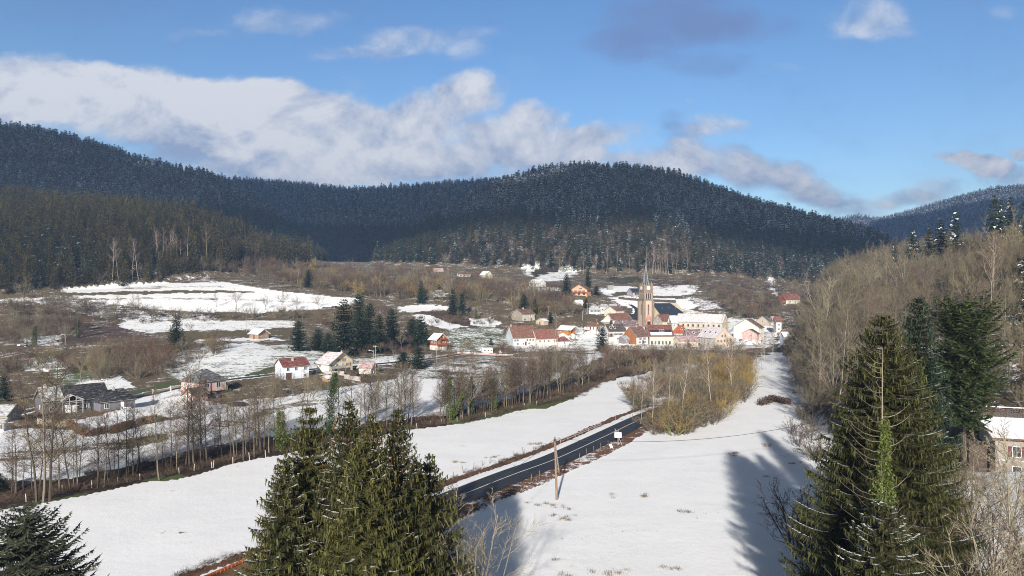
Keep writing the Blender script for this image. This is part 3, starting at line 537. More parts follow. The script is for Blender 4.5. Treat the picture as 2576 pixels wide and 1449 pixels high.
def build_ground():
    ys = np.concatenate([np.arange(-60, 54, 4.0), np.arange(54, 120, .7), np.arange(120, 200, 1.2), np.arange(200, 330, 2.0), np.arange(330, 620, 3.0), 620*(4400/620)**(np.arange(0, 91)/90)])
    u = np.linspace(-1, 1, 641); u = np.sign(u)*(np.abs(u)*0.80+np.abs(u)**3*0.2)
    w = np.maximum(ys+18, 66); XX = u[None]*w[:, None]*0.95; YY = np.repeat(ys[:, None], len(u), 1)
    ZZ = Hu(XX, YY)
    far = YY > 4200; ZZ = np.where(far, np.minimum(ZZ, 60), ZZ)
    px = CX+FD*XX/np.maximum(YY, 20); py = HZ+FD*(CU-ZZ)/np.maximum(YY, 20)
    snow = np.full(XX.shape, .30); c = np.zeros(XX.shape+(3,)); c[:] = BR
    snow = np.where(YY > 640, .35, snow)
    hill = np.zeros(XX.shape, bool); zb = base_h(XX, YY); hill = (ZZ-zb > 4) & (YY > 340) & (px < 2300)
    nearm = YY < 640
    jit = wob(XX, YY, 1.7, .4)+wob(XX, YY, .8, 2.2)*.8+wob(XX, YY, 4.1, 1.1)*1.3; jx = np.clip(YY/90, .4, 3); px = px+jit*4.0*jx*.6; py = py+wob(YY, XX, 1.9, 3.1)*2.0*np.clip(160/np.maximum(YY, 40), .5, 1.6)+jit*.9
    for P_, s, cc in ZONES:
        m_ = inpoly(px, py, P_) & nearm; snow[m_] = s; c[m_] = cc
    m_ = (YY < 60) & (XX < 34); snow[m_] = .90; c[m_] = GBR
    m_ = (YY < 64) & (XX >= 34); snow[m_] = .8; c[m_] = BR
    snow[hill] = .30; c[hill] = (0.045, 0.035, 0.025)
    # snow lies thin on the steep bank to the right
    xe = 10+.36*np.clip(YY, 40, 500); m_ = (XX > xe+3) & (YY > 95) & (YY < 520); snow[m_] = .33; c[m_] = (0.085,0.062,0.038)
    # verges of the main road: gritty snow on the left, red brown bracken beyond and to the right
    r, _, sd = seg_dist(XX, YY, MAINROAD); near = r < 9
    left = sd > 0
    wv_ = wob(XX, YY, 2.1)*.5
    m_ = near & left & (r < 4.7+wv_*.4); snow[m_] = .80; c[m_] = (0.2,0.15,0.1)
    m_ = near & left & (r >= 4.7+wv_*.4) & (r < 6.6+wv_); snow[m_] = .20; c[m_] = RST
    m_ = near & ~left & (r < 5.3+wv_*1.2); snow[m_] = .42; c[m_] = RST
    for P_, hw in ((UPROAD, 1.9), (LANE, 1.8), (MIDLANE, 1.6), (CHURCHLANE, 1.7)):
        r, _, sd = seg_dist(XX, YY, P_); m_ = (r < hw+.9) & (r > hw-.6); snow[m_] = .8
    V_ = np.stack([XX, YY, ZZ], -1).reshape(-1, 3)*K
    ny, nx = XX.shape; i = np.arange(ny*nx).reshape(ny, nx)
    F_ = np.stack([i[:-1, :-1], i[:-1, 1:], i[1:, 1:], i[1:, :-1]], -1).reshape(-1, 4)
    me = fmesh('ground', V_, F_, [ground_mat()], smooth=True)
    a = me.color_attributes.new('cover', 'FLOAT_COLOR', 'POINT')
    d = np.concatenate([c.reshape(-1, 3), snow.reshape(-1, 1)], 1).astype(np.float32); a.data.foreach_set('color', d.ravel())
    o = link('ground', me); setp(o, 'snowy valley floor and hillsides with patches of brown and green grass', kind='structure')
    return o
def ground_mat():
    m, t, p = newmat('snowy_ground')
    at = t.new('ShaderNodeAttribute', attribute_name='cover'); g = t.new('ShaderNodeNewGeometry'); P_ = g.outputs['Position']
    n1 = t.noise(P_, 0.09, 6, 0.6); n2 = t.noise(P_, 0.7, 6, 0.65); n3 = t.noise(P_, 3.2, 4, 0.65)
    st = t.noise(t.vm('MULTIPLY', P_, (0.35, 1.0, 1.0)).outputs[0], 0.35, 5, 0.6)
    n = t.m('ADD', t.m('ADD', t.m('MULTIPLY', n1, .22), t.m('MULTIPLY', n2, .30)), t.m('ADD', t.m('MULTIPLY', n3, .26), t.m('MULTIPLY', st, .22)))
    n = t.ramp(n, 0.36, 0.64, smooth=False)
    cov = at.outputs['Alpha']; thr = t.m('SUBTRACT', cov, n)
    f = t.ramp(thr, -0.07, 0.09)
    f = t.m('MULTIPLY', f, t.ramp(cov, 0.0, 0.06))
    mot = t.ramp(t.m('ADD', t.m('MULTIPLY', n2, .5), t.m('MULTIPLY', n3, .5)), .3, .7, .55, 1.4, smooth=False)
    bare = t.vm('SCALE', at.outputs['Color']); t.l.new(mot, bare.inputs[3])
    straw = t.ramp(t.noise(P_, 1.3, 5, .6), .52, .68); bc = t.mix(t.m('MULTIPLY', straw, .45), bare.outputs[0], (0.19, 0.15, 0.08))
    sn = t.mix(t.ramp(n1, .35, .65), (0.86, 0.865, 0.875), (0.90, 0.90, 0.905))
    thin = t.m('MULTIPLY', t.ramp(n3, .50, .72), t.ramp(st, .45, .65)); sn = t.mix(t.m('MULTIPLY', thin, .22), sn, (0.42, 0.42, 0.36))
    sp = t.noise(t.vm('MULTIPLY', P_, (1.0, 1.6, 1.0)).outputs[0], 5.5, 3, .6); bnd = t.noise(t.vm('MULTIPLY', P_, (0.06, 0.16, 0.1)).outputs[0], 1.0, 5, .65)
    speck = t.m('MULTIPLY', t.ramp(sp, .57, .66), t.ramp(bnd, .44, .62)); sn = t.mix(t.m('MULTIPLY', speck, .42), sn, (0.20, 0.17, 0.10))
    t.put(p.inputs['Base Color'], t.mix(f, bc, sn)); p.inputs['Roughness'].default_value = 0.75; p.inputs['Specular IOR Level'].default_value = 0.2
    b = t.new('ShaderNodeBump'); b.inputs['Strength'].default_value = 0.28; b.inputs['Distance'].default_value = 0.16
    h = t.m('ADD', t.m('ADD', t.m('MULTIPLY', n2, .9), t.m('MULTIPLY', n3, .40)), t.m('MULTIPLY', n1, 3.0)); t.l.new(h, b.inputs['Height']); t.l.new(b.outputs[0], p.inputs['Normal'])
    return m
build_ground()
# ================================================================ roads
def strip(name, P_, o0, o1, dz, mat, kind='structure', label=None, step=None, parent=None):
    n = len(P_); T = np.gradient(P_[:, :2], axis=0); T /= np.linalg.norm(T, axis=1)[:, None]; N = np.stack([-T[:, 1], T[:, 0]], 1)
    a = np.concatenate([(P_[:, :2]+N*o0), (P_[:, 2:]+dz)], 1); b = np.concatenate([(P_[:, :2]+N*o1), (P_[:, 2:]+dz)], 1)
    V_ = np.concatenate([a, b])*K; F_ = [(i, n+i, n+i+1, i+1) for i in range(n-1)]
    o = link(name, fmesh(name, V_, F_, [mat]), parent)
    if parent is None: setp(o, label, kind=kind)
    return o
def asphalt():
    m, t, p = newmat('wet_asphalt'); g = t.new('ShaderNodeNewGeometry'); P_ = g.outputs['Position']
    n = t.noise(P_, 0.6, 5, .6); n2 = t.noise(P_, 14, 3, .6)
    c = t.mix(t.ramp(n, .35, .65), (0.020, 0.021, 0.025), (0.038, 0.038, 0.043)); c = t.mix(t.m('MULTIPLY', t.ramp(n2, .5, .7), .25), c, (0.07, 0.07, 0.07))
    t.put(p.inputs['Base Color'], c); t.put(p.inputs['Roughness'], t.ramp(n, .35, .65, .45, .75)); p.inputs['Specular IOR Level'].default_value = .35
    return m
M_asph = asphalt(); M_line = cmat('road_line_paint', (0.62, 0.62, 0.60), .6, .2, 2.0)
ro = strip('road', MAINROAD, -2.65, 2.65, 0.0, M_asph, label='dark wet asphalt road running diagonally through the snowy fields')
strip('centre_line', MAINROAD, .02, .20, 0.012, M_line, parent=ro)
for P_, hw in ((UPROAD, 1.35), (LANE, 1.3), (CHURCHLANE, 1.3)): strip('road', P_, -hw, hw, 0.0, M_asph, label='narrow dark village lane between snowy verges')
strip('road', MIDLANE, -1.0, 1.0, 0.0, cmat('gravel_lane', (0.2, 0.17, 0.14), .9, .3, 1.0), label='gravel lane along the far slope')
# stream and pond water
M_water = cmat('dark_water', (0.03, 0.035, 0.03), .08, .2, .3, spec=.5)
sp_ = catmull(STREAM, 4); sp_[:, 2] = [float(Hu(np.array([a]), np.array([b]))[0])+.12 for a, b in sp_[:, :2]]
strip('water', sp_, -1.1, 1.1, 0.0, M_water, label='narrow dark stream in its overgrown channel')
pv = [rays([px], [py], Hu, 100) for px, py in [(868,1017),(885,1013),(910,1014),(928,1019),(915,1026),(885,1027)]]
pv = [rays([px], [py], Hu, 100) for px, py in [(566,1018),(590,1012),(614,1013),(628,1018),(612,1024),(580,1025)]]
zc = min(float(Hu(a, b)[0]) for a, b in pv)+.35
me = bpy.data.meshes.new('water'); me.from_pydata([(a[0]*K, b[0]*K, zc*K) for a, b in pv], [], [(0, 1, 2, 3, 4, 5)]); me.materials.append(M_water)
setp(link('water', me), 'small dark pond right of the pink house', kind='structure')
# ================================================================ house builder
def window(par, x, y, z, w, h, face, frame=M_frame, shut=None):
    """face: unit outward normal and tangent in the house's own axes"""
    (nx, ny), (tx, ty) = face
    mb = MB(); rz = math.atan2(ty, tx)
    def bx(du, dn, dz_, su, sn, sz, mi): mb.box((x+tx*du+nx*dn, y+ty*du+ny*dn, z+h/2+dz_), (su, sn, sz), mi, rz)
    f = .09
    bx(-w/2, .03, 0, f, .10, h, 0); bx(w/2, .03, 0, f, .10, h, 0); bx(0, .03, h/2, w+f, .10, f, 0); bx(0, .05, -h/2, w+.2, .16, f, 0); bx(0, .035, 0, .05, .08, h-f, 0)
    bx(0, .012, 0, w-f*.5, .03, h-f*.5, 1)
    o = mb.build('window', [frame, M_glass], par)
    if shut is not None:
        for s in (-1, 1):
            q = MB(); q.box((x+tx*s*(w/2+.05+w*.24)+nx*.05, y+ty*s*(w/2+.05+w*.24)+ny*.05, z+h/2), (w*.46, .05, h), 0, rz); q.build('shutter', shut, par)
    return o
_cm = {}
def colm(c):
    if c not in _cm: _cm[c] = cmat('painted_wood_%d' % len(_cm), c, .65, .15, 2.0)
    return _cm[c]
def roof_mesh(mb, L, D, hw, hr, ov, hip, flat, mi=0, shift=0.0):
    th = .22
    e = D/2+ov; X = L/2+ov; dz = hr/(D/2)*ov
    if flat: mb.box((0, 0, hw+.14), (L+2*ov*.4, D+2*ov*.4, .28), mi); return
    if hip:
        i = min(D/2*.95, L/2*.8); zt = hw+hr; zb_ = hw-dz*.6
        for (dzz) in (0,):
            v = [(-X, -e, zb_), (X, -e, zb_), (X, e, zb_), (-X, e, zb_), (-L/2+i, 0, zt), (L/2-i, 0, zt)]
            v2 = [(a, b, c-th) for a, b, c in v[:4]]
            mb.add(v+v2, [(0, 1, 5, 4), (1, 2, 5), (2, 3, 4, 5), (3, 0, 4), (0, 6, 7, 1), (1, 7, 8, 2), (2, 8, 9, 3), (3, 9, 6, 0), (6, 9, 8, 7)], mi)
        return
    prof = [(-e, hw-dz), (0, hw+hr), (e, hw-dz), (e, hw-dz-th), (0, hw+hr-th*1.1), (-e, hw-dz-th)]
    n = 6; vs = [(-X, q[0], q[1]+.16) for q in prof]+[(X, q[0], q[1]+.16) for q in prof]
    fs = [(0, 1, 7, 6), (1, 2, 8, 7), (2, 3, 9, 8), (3, 4, 10, 9), (4, 5, 11, 10), (5, 0, 6, 11), (5, 4, 1, 0), (4, 3, 2, 1), (6, 7, 10, 11), (7, 8, 9, 10)]
    mb.add(vs, fs, mi)
LANDMARKS = []
def build_house(h, idx):
    L, D, hw, hr = h['L'], h['D'], h['hw'], h['hr']; e = empty(h['name'], h['cen'], h['rz'])
    setp(e, h['label'], h.get('cat', 'shed' if 'shed' in h['name'] else 'barn' if 'barn' in h['name'] else 'garage' if 'garage' in h['name'] else 'house'))
    hip, flat, ov = h.get('hip'), h.get('flat'), h.get('over', .45)
    gx = -L/2 if h['mode'] == 'L' else L/2; gn = -1 if h['mode'] == 'L' else 1
    mb = MB(); zb0 = -2.5; bc = h.get('basec'); zbase = 0
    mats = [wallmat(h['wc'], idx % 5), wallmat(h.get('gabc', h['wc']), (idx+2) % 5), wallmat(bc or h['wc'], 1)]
    zlo = hw*h['baseh'] if bc else zb0
    if bc: mb.box((0, 0, (zb0+zlo)/2), (L+.06, D+.06, zlo-zb0), 2)
    prof = [(-D/2, zlo), (D/2, zlo), (D/2, hw)]+([(0, hw+hr)] if not (hip or flat) else [])+[(-D/2, hw)]
    n = len(prof); vs = [(-L/2, a, b) for a, b in prof]+[(L/2, a, b) for a, b in prof]
    fs = [tuple(range(n-1, -1, -1)), tuple(range(n, 2*n))]+[(i, (i+1) % n, n+(i+1) % n, n+i) for i in range(n)]
    b0 = len(mb.v); mb.add(vs, fs, 0)
    if h.get('opengable'): pass
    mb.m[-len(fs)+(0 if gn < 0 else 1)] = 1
    w = mb.build('wall', mats, e)
    r = MB(); roof_mesh(r, L, D, hw+.02, hr, ov, hip, flat); ro_ = r.build('roof', rm(h['rk']), e)
    if not flat:                              # eave gutter and verge boards
        t_ = MB(); dz = hr/(D/2)*ov
        zg = hw-(dz if not hip else dz*.6)-.02
        t_.tube([(-L/2-ov, -D/2-ov-.06, zg), (L/2+ov, -D/2-ov-.06, zg)], .07, 5)
        if not hip:
            for xx in (-L/2-ov-.03, L/2+ov+.03):
                for s in (-1, 1):
                    a = Vector((xx, s*(D/2+ov), hw-dz+.05)); b = Vector((xx, 0, hw+hr+.12)); t_.tube([a, b], .09, 4)
        t_.build('eave_trim', M_trim, e)
    front = ((0, -1), (1, 0)); gab = ((gn, 0), (0, 1))
    W_ = D
    for face, us, zf, ww, wh, sc in h.get('wins', []):
        for u_ in us:
            z_ = hw*zf
            if face == 'f': px_, py_, fc = -L/2+u_*L, -D/2, front
            else:
                uu = u_ if h['mode'] == 'R' else 1-u_
                px_, py_, fc = gx, -D/2+uu*D, gab
            fr = M_frame; sh = None
            if sc == 'stone': fr = M_redstone
            elif sc == 'pale': fr = colm((0.62, 0.56, 0.45))
            elif sc: sh = colm(sc)
            window(e, px_, py_, z_, ww, wh, fc, fr, sh)
    for face, us, ww, wh in h.get('doors', []):
        for u_ in us:
            q = MB(); dm = M_white if h.get('doorc') == 'white' or ww > 1.4 else M_door
            if face == 'f': q.box((-L/2+u_*L, -D/2-.03, wh/2), (ww, .10, wh)); q.box((-L/2+u_*L, -D/2-.04, wh+.05), (ww+.24, .12, .1)); q.box((-L/2+u_*L+ww*.36, -D/2-.1, wh*.48), (.1, .08, .05))
            else:
                uu = u_ if h['mode'] == 'R' else 1-u_
                q.box((gx+gn*.03, -D/2+uu*D, wh/2), (.10, ww, wh)); q.box((gx+gn*.04, -D/2+uu*D, wh+.05), (.12, ww+.24, .1)); q.box((gx+gn*.1, -D/2+uu*D+ww*.36, wh*.48), (.08, .1, .05))
            q.build('door', dm, e)
    for (u_, v_, hc) in h.get('chim', []):
        y_ = -D/2+v_*D; x_ = -L/2+u_*L; rz_ = hw+hr*(1-abs(y_)/(D/2)) if not flat else hw
        if hip: rz_ = hw+hr*.8*(1-abs(y_)/(D/2))
        q = MB(); q.box((x_, y_, rz_+hc/2-.3), (.65, .65, hc+.9)); q.box((x_, y_, rz_+hc+.2), (.8, .8, .12)); q.tube([(x_, y_, rz_+hc+.2), (x_, y_, rz_+hc+.55)], .14, 6)
        q.build('chimney', M_chim, ro_)
    for u_ in h.get('skyl', []):
        q = MB(); y_ = -D*.27; z_ = hw+hr*(1-abs(y_)/(D/2))+.24; a = math.atan2(hr, D/2)
        cx_ = -L/2+u_*L
        def tilt(pts): return [(x1, y_+yy1*math.cos(a)-zz1*math.sin(a), z_+yy1*math.sin(a)+zz1*math.cos(a)) for x1, yy1, zz1 in pts]
        for (wd, lg, z0, z1, mi) in ((1.3, 1.8, -.1, .08, 0), (1.05, 1.5, .08, .10, 1)):
            pts = [(cx_+sx*wd/2, sy*lg/2, zz) for zz in (z0, z1) for sx, sy in ((-1, -1), (1, -1), (1, 1), (-1, 1))]
            q.add(tilt(pts), [(0, 3, 2, 1), (4, 5, 6, 7), (0, 1, 5, 4), (1, 2, 6, 5), (2, 3, 7, 6), (3, 0, 4, 7)], mi)
        q.build('skylight', [M_frame, M_glass], ro_)
    for key in ('balc', 'balc2'):
        if key in h:
            face, u0, u1, zf = h[key]; z_ = hw*zf; q = MB(); dp = 1.2
            if face == 'g':
                a, b = (-D/2+u0*D, -D/2+u1*D) if h['mode'] == 'R' else (D/2-u1*D, D/2-u0*D); xx = gx+gn*dp/2
                q.box((xx, (a+b)/2, z_-.1), (dp, b-a, .16)); q.box((gx+gn*dp, (a+b)/2, z_+.95), (.08, b-a, .08)); q.box((gx+gn*dp, (a+b)/2, z_+.5), (.03, b-a-.1, .62))
                for j in range(int((b-a)/1.2)+2): q.box((gx+gn*dp, min(a+.04+j*1.2, b-.04), z_+.45), (.07, .07, 1.0))
                for j in (a+.1, b-.1): q.box((gx+gn*(dp-.1), j, z_/2-.1), (.14, .14, z_))
            else:
                a, b = -L/2+u0*L, -L/2+u1*L
                q.box(((a+b)/2, -D/2-dp/2, z_-.1), (b-a, dp, .16)); q.box(((a+b)/2, -D/2-dp, z_+.95), (b-a, .08, .08))
                for j in range(int((b-a)/.35)+1): q.box((a+.04+j*.35, -D/2-dp, z_+.45), (.04, .04, 1.0))
            q.build('balcony', M_redwood if 'chalet' in h['name'] else M_concrete, e)
    for u_ in h.get('pipes', []):
        q = MB(); q.tube([(-L/2+u_*L, -D/2-.1, 0), (-L/2+u_*L, -D/2-.1, hw-.2)], .06, 5); q.build('downpipe', M_dark, e)
    if h.get('parapet'):
        q = MB(); a = math.atan2(hr, D/2); x_ = L/2-.5
        q.add([(x_-.25, -D/2-.3, hw), (x_+.25, -D/2-.3, hw), (x_+.25, 0, hw+hr+.1), (x_-.25, 0, hw+hr+.1), (x_-.25, -D/2-.3, hw+.45), (x_+.25, -D/2-.3, hw+.45), (x_+.25, 0, hw+hr+.6), (x_-.25, 0, hw+hr+.6)],
              [(0, 3, 2, 1), (4, 5, 6, 7), (0, 1, 5, 4), (1, 2, 6, 5), (2, 3, 7, 6), (3, 0, 4, 7)]); q.build('parapet', colm((0.40, 0.38, 0.36)), e)
        q = MB(); q.box((0, -D/2-.06, hw*.50), (L, .1, .18)); q.build('cornice', M_redstone, e)
    if h.get('band'):
        for nm, v0, v1, up, mt in (('solar_band', .52, .68, .30, M_dark), ('snow_band', .70, .82, .26, M_snow), ('snow_band', .88, .96, .26, M_snow)):
            q = MB(); y0, y1 = -D/2*v0, -D/2*v1; z0, z1 = hw+hr*(1-v0)+up, hw+hr*(1-v1)+up
            q.add([(-L*.44, y0, z0), (L*.46, y0, z0), (L*.46, y1, z1), (-L*.44, y1, z1)]+[(-L*.44, y0, z0-.12), (L*.46, y0, z0-.12), (L*.46, y1, z1-.12), (-L*.44, y1, z1-.12)],
                  [(0, 3, 2, 1), (4, 5, 6, 7), (0, 1, 5, 4), (1, 2, 6, 5), (2, 3, 7, 6), (3, 0, 4, 7)]); q.build(nm, mt, ro_)
    if h.get('lean'):
        q = MB(); q.add([(-L/2-3.2, -D/2+.5, 2.2), (-L/2+.1, -D/2+.5, 3.8), (-L/2+.1, D/2-.8, 3.8), (-L/2-3.2, D/2-.8, 2.2), (-L/2-3.2, -D/2+.5, 1.95), (-L/2+.1, -D/2+.5, 3.55), (-L/2+.1, D/2-.8, 3.55), (-L/2-3.2, D/2-.8, 1.95)],
              [(0, 1, 2, 3), (4, 7, 6, 5), (0, 4, 5, 1), (1, 5, 6, 2), (2, 6, 7, 3), (3, 7, 4, 0)]); q.build('lean_to_roof', M_snow, e)
        q = MB(); q.box((-L/2-1.5, 0, .95), (2.7, D-1.8, 2.1)); q.build('lean_to_wall', wallmat(BGE, 1), e)
        q = MB(); q.box((-L/2-.06, -D/2+1.6, 1.5), (.12, 2.6, 3.0)); q.build('wood_panel', M_wood, e)
    if h.get('opengable'):
        q = MB(); xg = gx+gn*1.9
        for yy_ in (-D/2+.15, 0, D/2-.15): q.box((xg, yy_, (hw+hr*(1-abs(yy_)/(D/2)))/2), (.2, .2, hw+hr*(1-abs(yy_)/(D/2))-.1))
        q.box((xg, 0, hw), (.22, D, .22))
        for s in (-1, 1): q.tube([(xg, s*D/2, hw), (xg, 0, hw+hr)], .12, 4); q.tube([(xg, s*D/4, hw), (xg, 0, hw+hr*.5)], .08, 4)
        q.build('timber_gable', M_wood, e)
        q = MB(); roof_mesh(q, 2.2, D, hw+.02, hr, ov*.8, False, False); q.v = [(a+gx+gn*1.3, b, c+.01) for a, b, c in q.v]; q.build('porch_roof', rm(h['rk']), e)
    if h.get('porch'):
        xc = -L/2+L*.40; wp = 5.0; yp = -D/2-1.8; q = MB(); hp = hw+.3
        q.add([(xc-wp/2-.3, yp-.2, hw+.1), (xc, yp-.2, hp+1.2), (xc, 0, hp+1.2), (xc-wp/2-.3, 0, hw+.1), (xc+wp/2+.3, yp-.2, hw+.1), (xc+wp/2+.3, 0, hw+.1)]+
              [(xc-wp/2-.3, yp-.2, hw-.1), (xc, yp-.2, hp+1.0), (xc, 0, hp+1.0), (xc-wp/2-.3, 0, hw-.1), (xc+wp/2+.3, yp-.2, hw-.1), (xc+wp/2+.3, 0, hw-.1)],
              [(0, 1, 2, 3), (1, 4, 5, 2), (6, 9, 8, 7), (7, 8, 11, 10), (0, 6, 7, 1), (1, 7, 10, 4), (0, 3, 9, 6), (4, 10, 11, 5)]); q.build('porch_roof', rm('greysnow'), e)
        q = MB()
        for x_ in (xc-wp/2, xc-wp/6, xc+wp/6, xc+wp/2): q.box((x_, yp, (hw+(1.0 if abs(x_-xc) < 2 else 0))/2), (.15, .15, hw+(1.0 if abs(x_-xc) < 2 else 0)))
        q.box((xc, yp, hw-.25), (wp, .18, .2)); q.box((xc, yp, hw*.55), (wp*.62, .16, .16)); q.box((xc, yp, hw*.55+.9), (wp*.62, .1, .1))
        for s in (-1, 1): q.tube([(xc+s*wp/2, yp, hw), (xc, yp, hp+1.1)], .11, 4); q.tube([(xc+s*wp/2, yp, hw-.3), (xc+s*wp/6, yp, hp+.3)], .07, 4)
        q.build('porch_frame', colm((0.42, 0.40, 0.38)), e)
        q = MB()
        for x0, x1 in ((-L/2-.5, -L/2+L*.30),): q.add([(x0, -D/2-.5, hw-.1+.35), (x1, -D/2-.5, hw-.1+.35), (x1, 0, hw+hr+.33), (x0, 0, hw+hr+.33), (x0, -D/2-.5, hw+.1), (x1, -D/2-.5, hw+.1), (x1, 0, hw+hr+.2), (x0, 0, hw+hr+.2)],
              [(0, 1, 2, 3), (0, 4, 5, 1), (1, 5, 6, 2), (3, 7, 4, 0), (2, 6, 7, 3)])
        q.build('roof_section', rm('greysnow'), e)
    LANDMARKS.append((h['label'], h['px'], h['py'], h['cen'][1]/K))
    return e
for i, h in enumerate(HOUSE): build_house(h, i)
# ================================================================ church
def church():
    s = K*CHY/FD; az = math.atan((1620-CX)/FD); rz = -az+math.radians(30)
    w = 7.3; corner = Pm(1620, 822, CHY)
    ox, oy = (-w/2)*math.cos(rz)-(-w/2)*math.sin(rz), (-w/2)*math.sin(rz)+(-w/2)*math.cos(rz)
    cen = Vector((corner[0]-ox, corner[1]-oy, corner[2]-.3)); e = empty('church', cen, rz)
    setp(e, 'stone church with a clock tower, slender dark spire and slate roofed nave', 'church')
    LANDMARKS.append(('the church', 1625, 822, CHY))
    Ml = wallmat((0.50, 0.41, 0.32), 0, .22); Ms = wallmat((0.27, 0.205, 0.155), 1, .35); Mp = cmat('pink_sandstone', (0.42, 0.23, 0.18), .85, .25, 1.5)
    z1 = (822-754.4)*s; z2 = (822-720.8)*s; zsp = (822-658)*s
    # shaft
    q = MB(); q.box((0, 0, z1/2), (w, w, z1+1)); q.box((0, 0, z1*.235), (w+.7, w+.7, .45)); q.build('tower_wall', [Ml], e)
    q = MB()
    for sx in (-1, 1):
        for sy in (-1, 1):
            for (dx, dy, a, b) in ((0, 1.0, 1.2, 2.0), (1.0, 0, 2.0, 1.2)):
                q.box((sx*(w/2+dx*.45-.3), sy*(w/2+dy*.45-.3), z1*.235/2), (a+.2, b+.2, z1*.235+1)); q.box((sx*(w/2+dx*.3-.35), sy*(w/2+dy*.3-.35), z1*.6), (a, b*.85 if dy else b, z1*.76))
    q.build('buttress', [Ms], e)
    q = MB()
    for sx in (-1, 1): q.box((sx*(w/2-.15), -w/2-.32, z1*.62), (.75, .3, z1*.7))
    q.box((w/2+.3, -w/2+.3, z1*.62), (.3, .7, z1*.7)); q.build('quoin', [Mp], e)
    # belfry storey
    q = MB(); hb = z2-z1; q.box((0, 0, z1+hb/2), (w*.94, w*.94, hb)); q.box((0, 0, z1+.25), (w+.9, w+.9, .5)); q.box((0, 0, z2-.2), (w*1.02, w*1.02, .35)); q.build('belfry', [Ms], e)
    q = MB()
    for fx, fy in ((0, -1), (-1, 0), (1, 0), (0, 1)):
        for i in (-1, 0, 1):
            x_, y_ = (i*1.5, fy*w*.47) if fx == 0 else (fx*w*.47, i*1.5)
            q.box((x_+fx*.03, y_+fy*.03, z1+hb*.30), (.75 if fx == 0 else .1, .75 if fy == 0 else .1, hb*.34))
            if fx == 0: q.box((x_, y_+fy*.1, z1+hb*.10), (.9, .2, .35)); q.tube([(x_, y_, z1+hb*.47), (x_, y_+fy*.07, z1+hb*.47)], .375, 10)
            else: q.box((x_+fx*.1, y_, z1+hb*.10), (.2, .9, .35)); q.tube([(x_, y_, z1+hb*.47), (x_+fx*.07, y_, z1+hb*.47)], .375, 10)
    q.build('louvre_opening', [M_dark], e)
    q = MB()
    for i in (-1.5, -.5, .5, 1.5):
        q.box((i*1.5, -w*.47-.12, z1+hb*.32), (.28, .24, hb*.45)); q.box((-w*.47-.12, i*1.5, z1+hb*.32), (.24, .28, hb*.45))
    q.build('colonnette', [Ml], e)
    # corner pinnacles, one taller on the right front
    for sx in (-1, 1):
        for sy in (-1, 1):
            q = MB(); tall = 3.6 if (sx > 0) else 2.4; cx_, cy_ = sx*w*.40, sy*w*.40
            q.box((cx_, cy_, z1+hb/2+.3), (1.5, 1.5, hb+.6)); b = z2+.5
            v = [(cx_-.85, cy_-.85, b), (cx_+.85, cy_-.85, b), (cx_+.85, cy_+.85, b), (cx_-.85, cy_+.85, b), (cx_, cy_, b+tall)]; q.add(v, [(0, 1, 4), (1, 2, 4), (2, 3, 4), (3, 0, 4), (3, 2, 1, 0)])
            q.box((cx_, cy_, b-.1), (1.8, 1.8, .25)); q.build('pinnacle', [Ms], e)
    # gables that carry the clocks
    for fx, fy in ((0, -1), (-1, 0), (1, 0), (0, 1)):
        q = MB(); d = w*.47
        if fx == 0: v = [(-2.0, fy*d, z2-2.6), (2.0, fy*d, z2-2.6), (2.0, fy*d, z2+.3), (0, fy*d, z2+2.6), (-2.0, fy*d, z2+.3)]; off = (0, fy*.22, 0)
        else: v = [(fx*d, -2.0, z2-2.6), (fx*d, 2.0, z2-2.6), (fx*d, 2.0, z2+.3), (fx*d, 0, z2+2.6), (fx*d, -2.0, z2+.3)]; off = (fx*.22, 0, 0)
        v2 = [(a+off[0], b+off[1], c) for a, b, c in v]; q.add(v+v2, [(4, 3, 2, 1, 0), (5, 6, 7, 8, 9)]+[(i, (i+1) % 5, 5+(i+1) % 5, 5+i) for i in range(5)]); q.build('clock_gable', [Ms], e)
        if (fx, fy) in ((0, -1), (-1, 0)):
            n_ = Vector((fx, fy, 0)); c0 = n_*(d+.24)+Vector((0, 0, z2-.75)); c = MB(); c.tube([c0, c0+n_*.12], 1.45, 24)
            face = c.build('clock_face', [M_white], e); c = MB(); tg = Vector((-fy, fx, 0)) if fx == 0 else Vector((0, -fx, 0))
            f0 = c0+n_*.17
            if fx == 0: tg = Vector((1, 0, 0))
            else: tg = Vector((0, -1, 0))
            c.tube([f0-tg*-.1+Vector((0, 0, .1)), f0+tg*.75+Vector((0, 0, -.35))], .09, 4); c.tube([f0, f0+tg*-.25+Vector((0, 0, 1.0))], .06, 4)
            for i in range(12):
                a = i*math.pi/6; p_ = f0+tg*(math.cos(a)*1.18)+Vector((0, 0, math.sin(a)*1.18)); c.box(p_, (.13, .13, .13))
            c.build('clock_hand', [M_dark], face)
    # spire: octagonal, with pale ribs, ball and cross
    q = MB(); zb = z2-.6; R = 2.45; n = 8
    v = [(R*math.cos((i+.5)*math.pi/4), R*math.sin((i+.5)*math.pi/4), zb) for i in range(n)]+[(0, 0, zsp-1.8)]
    q.add(v, [(i, (i+1) % n, n) for i in range(n)]+[tuple(range(n-1, -1, -1))]); sp = q.build('spire', [cmat('spire_slate', (0.030, 0.042, 0.048), .55, .3, 1.0)], e)
    q = MB()
    for i in range(n): q.tube([(v[i][0]*1.01, v[i][1]*1.01, zb), (0, 0, zsp-1.6)], [.15, .03], 4)
    q.build('spire_rib', [cmat('lead_rib', (0.45, 0.46, 0.48), .5, .1)], sp)
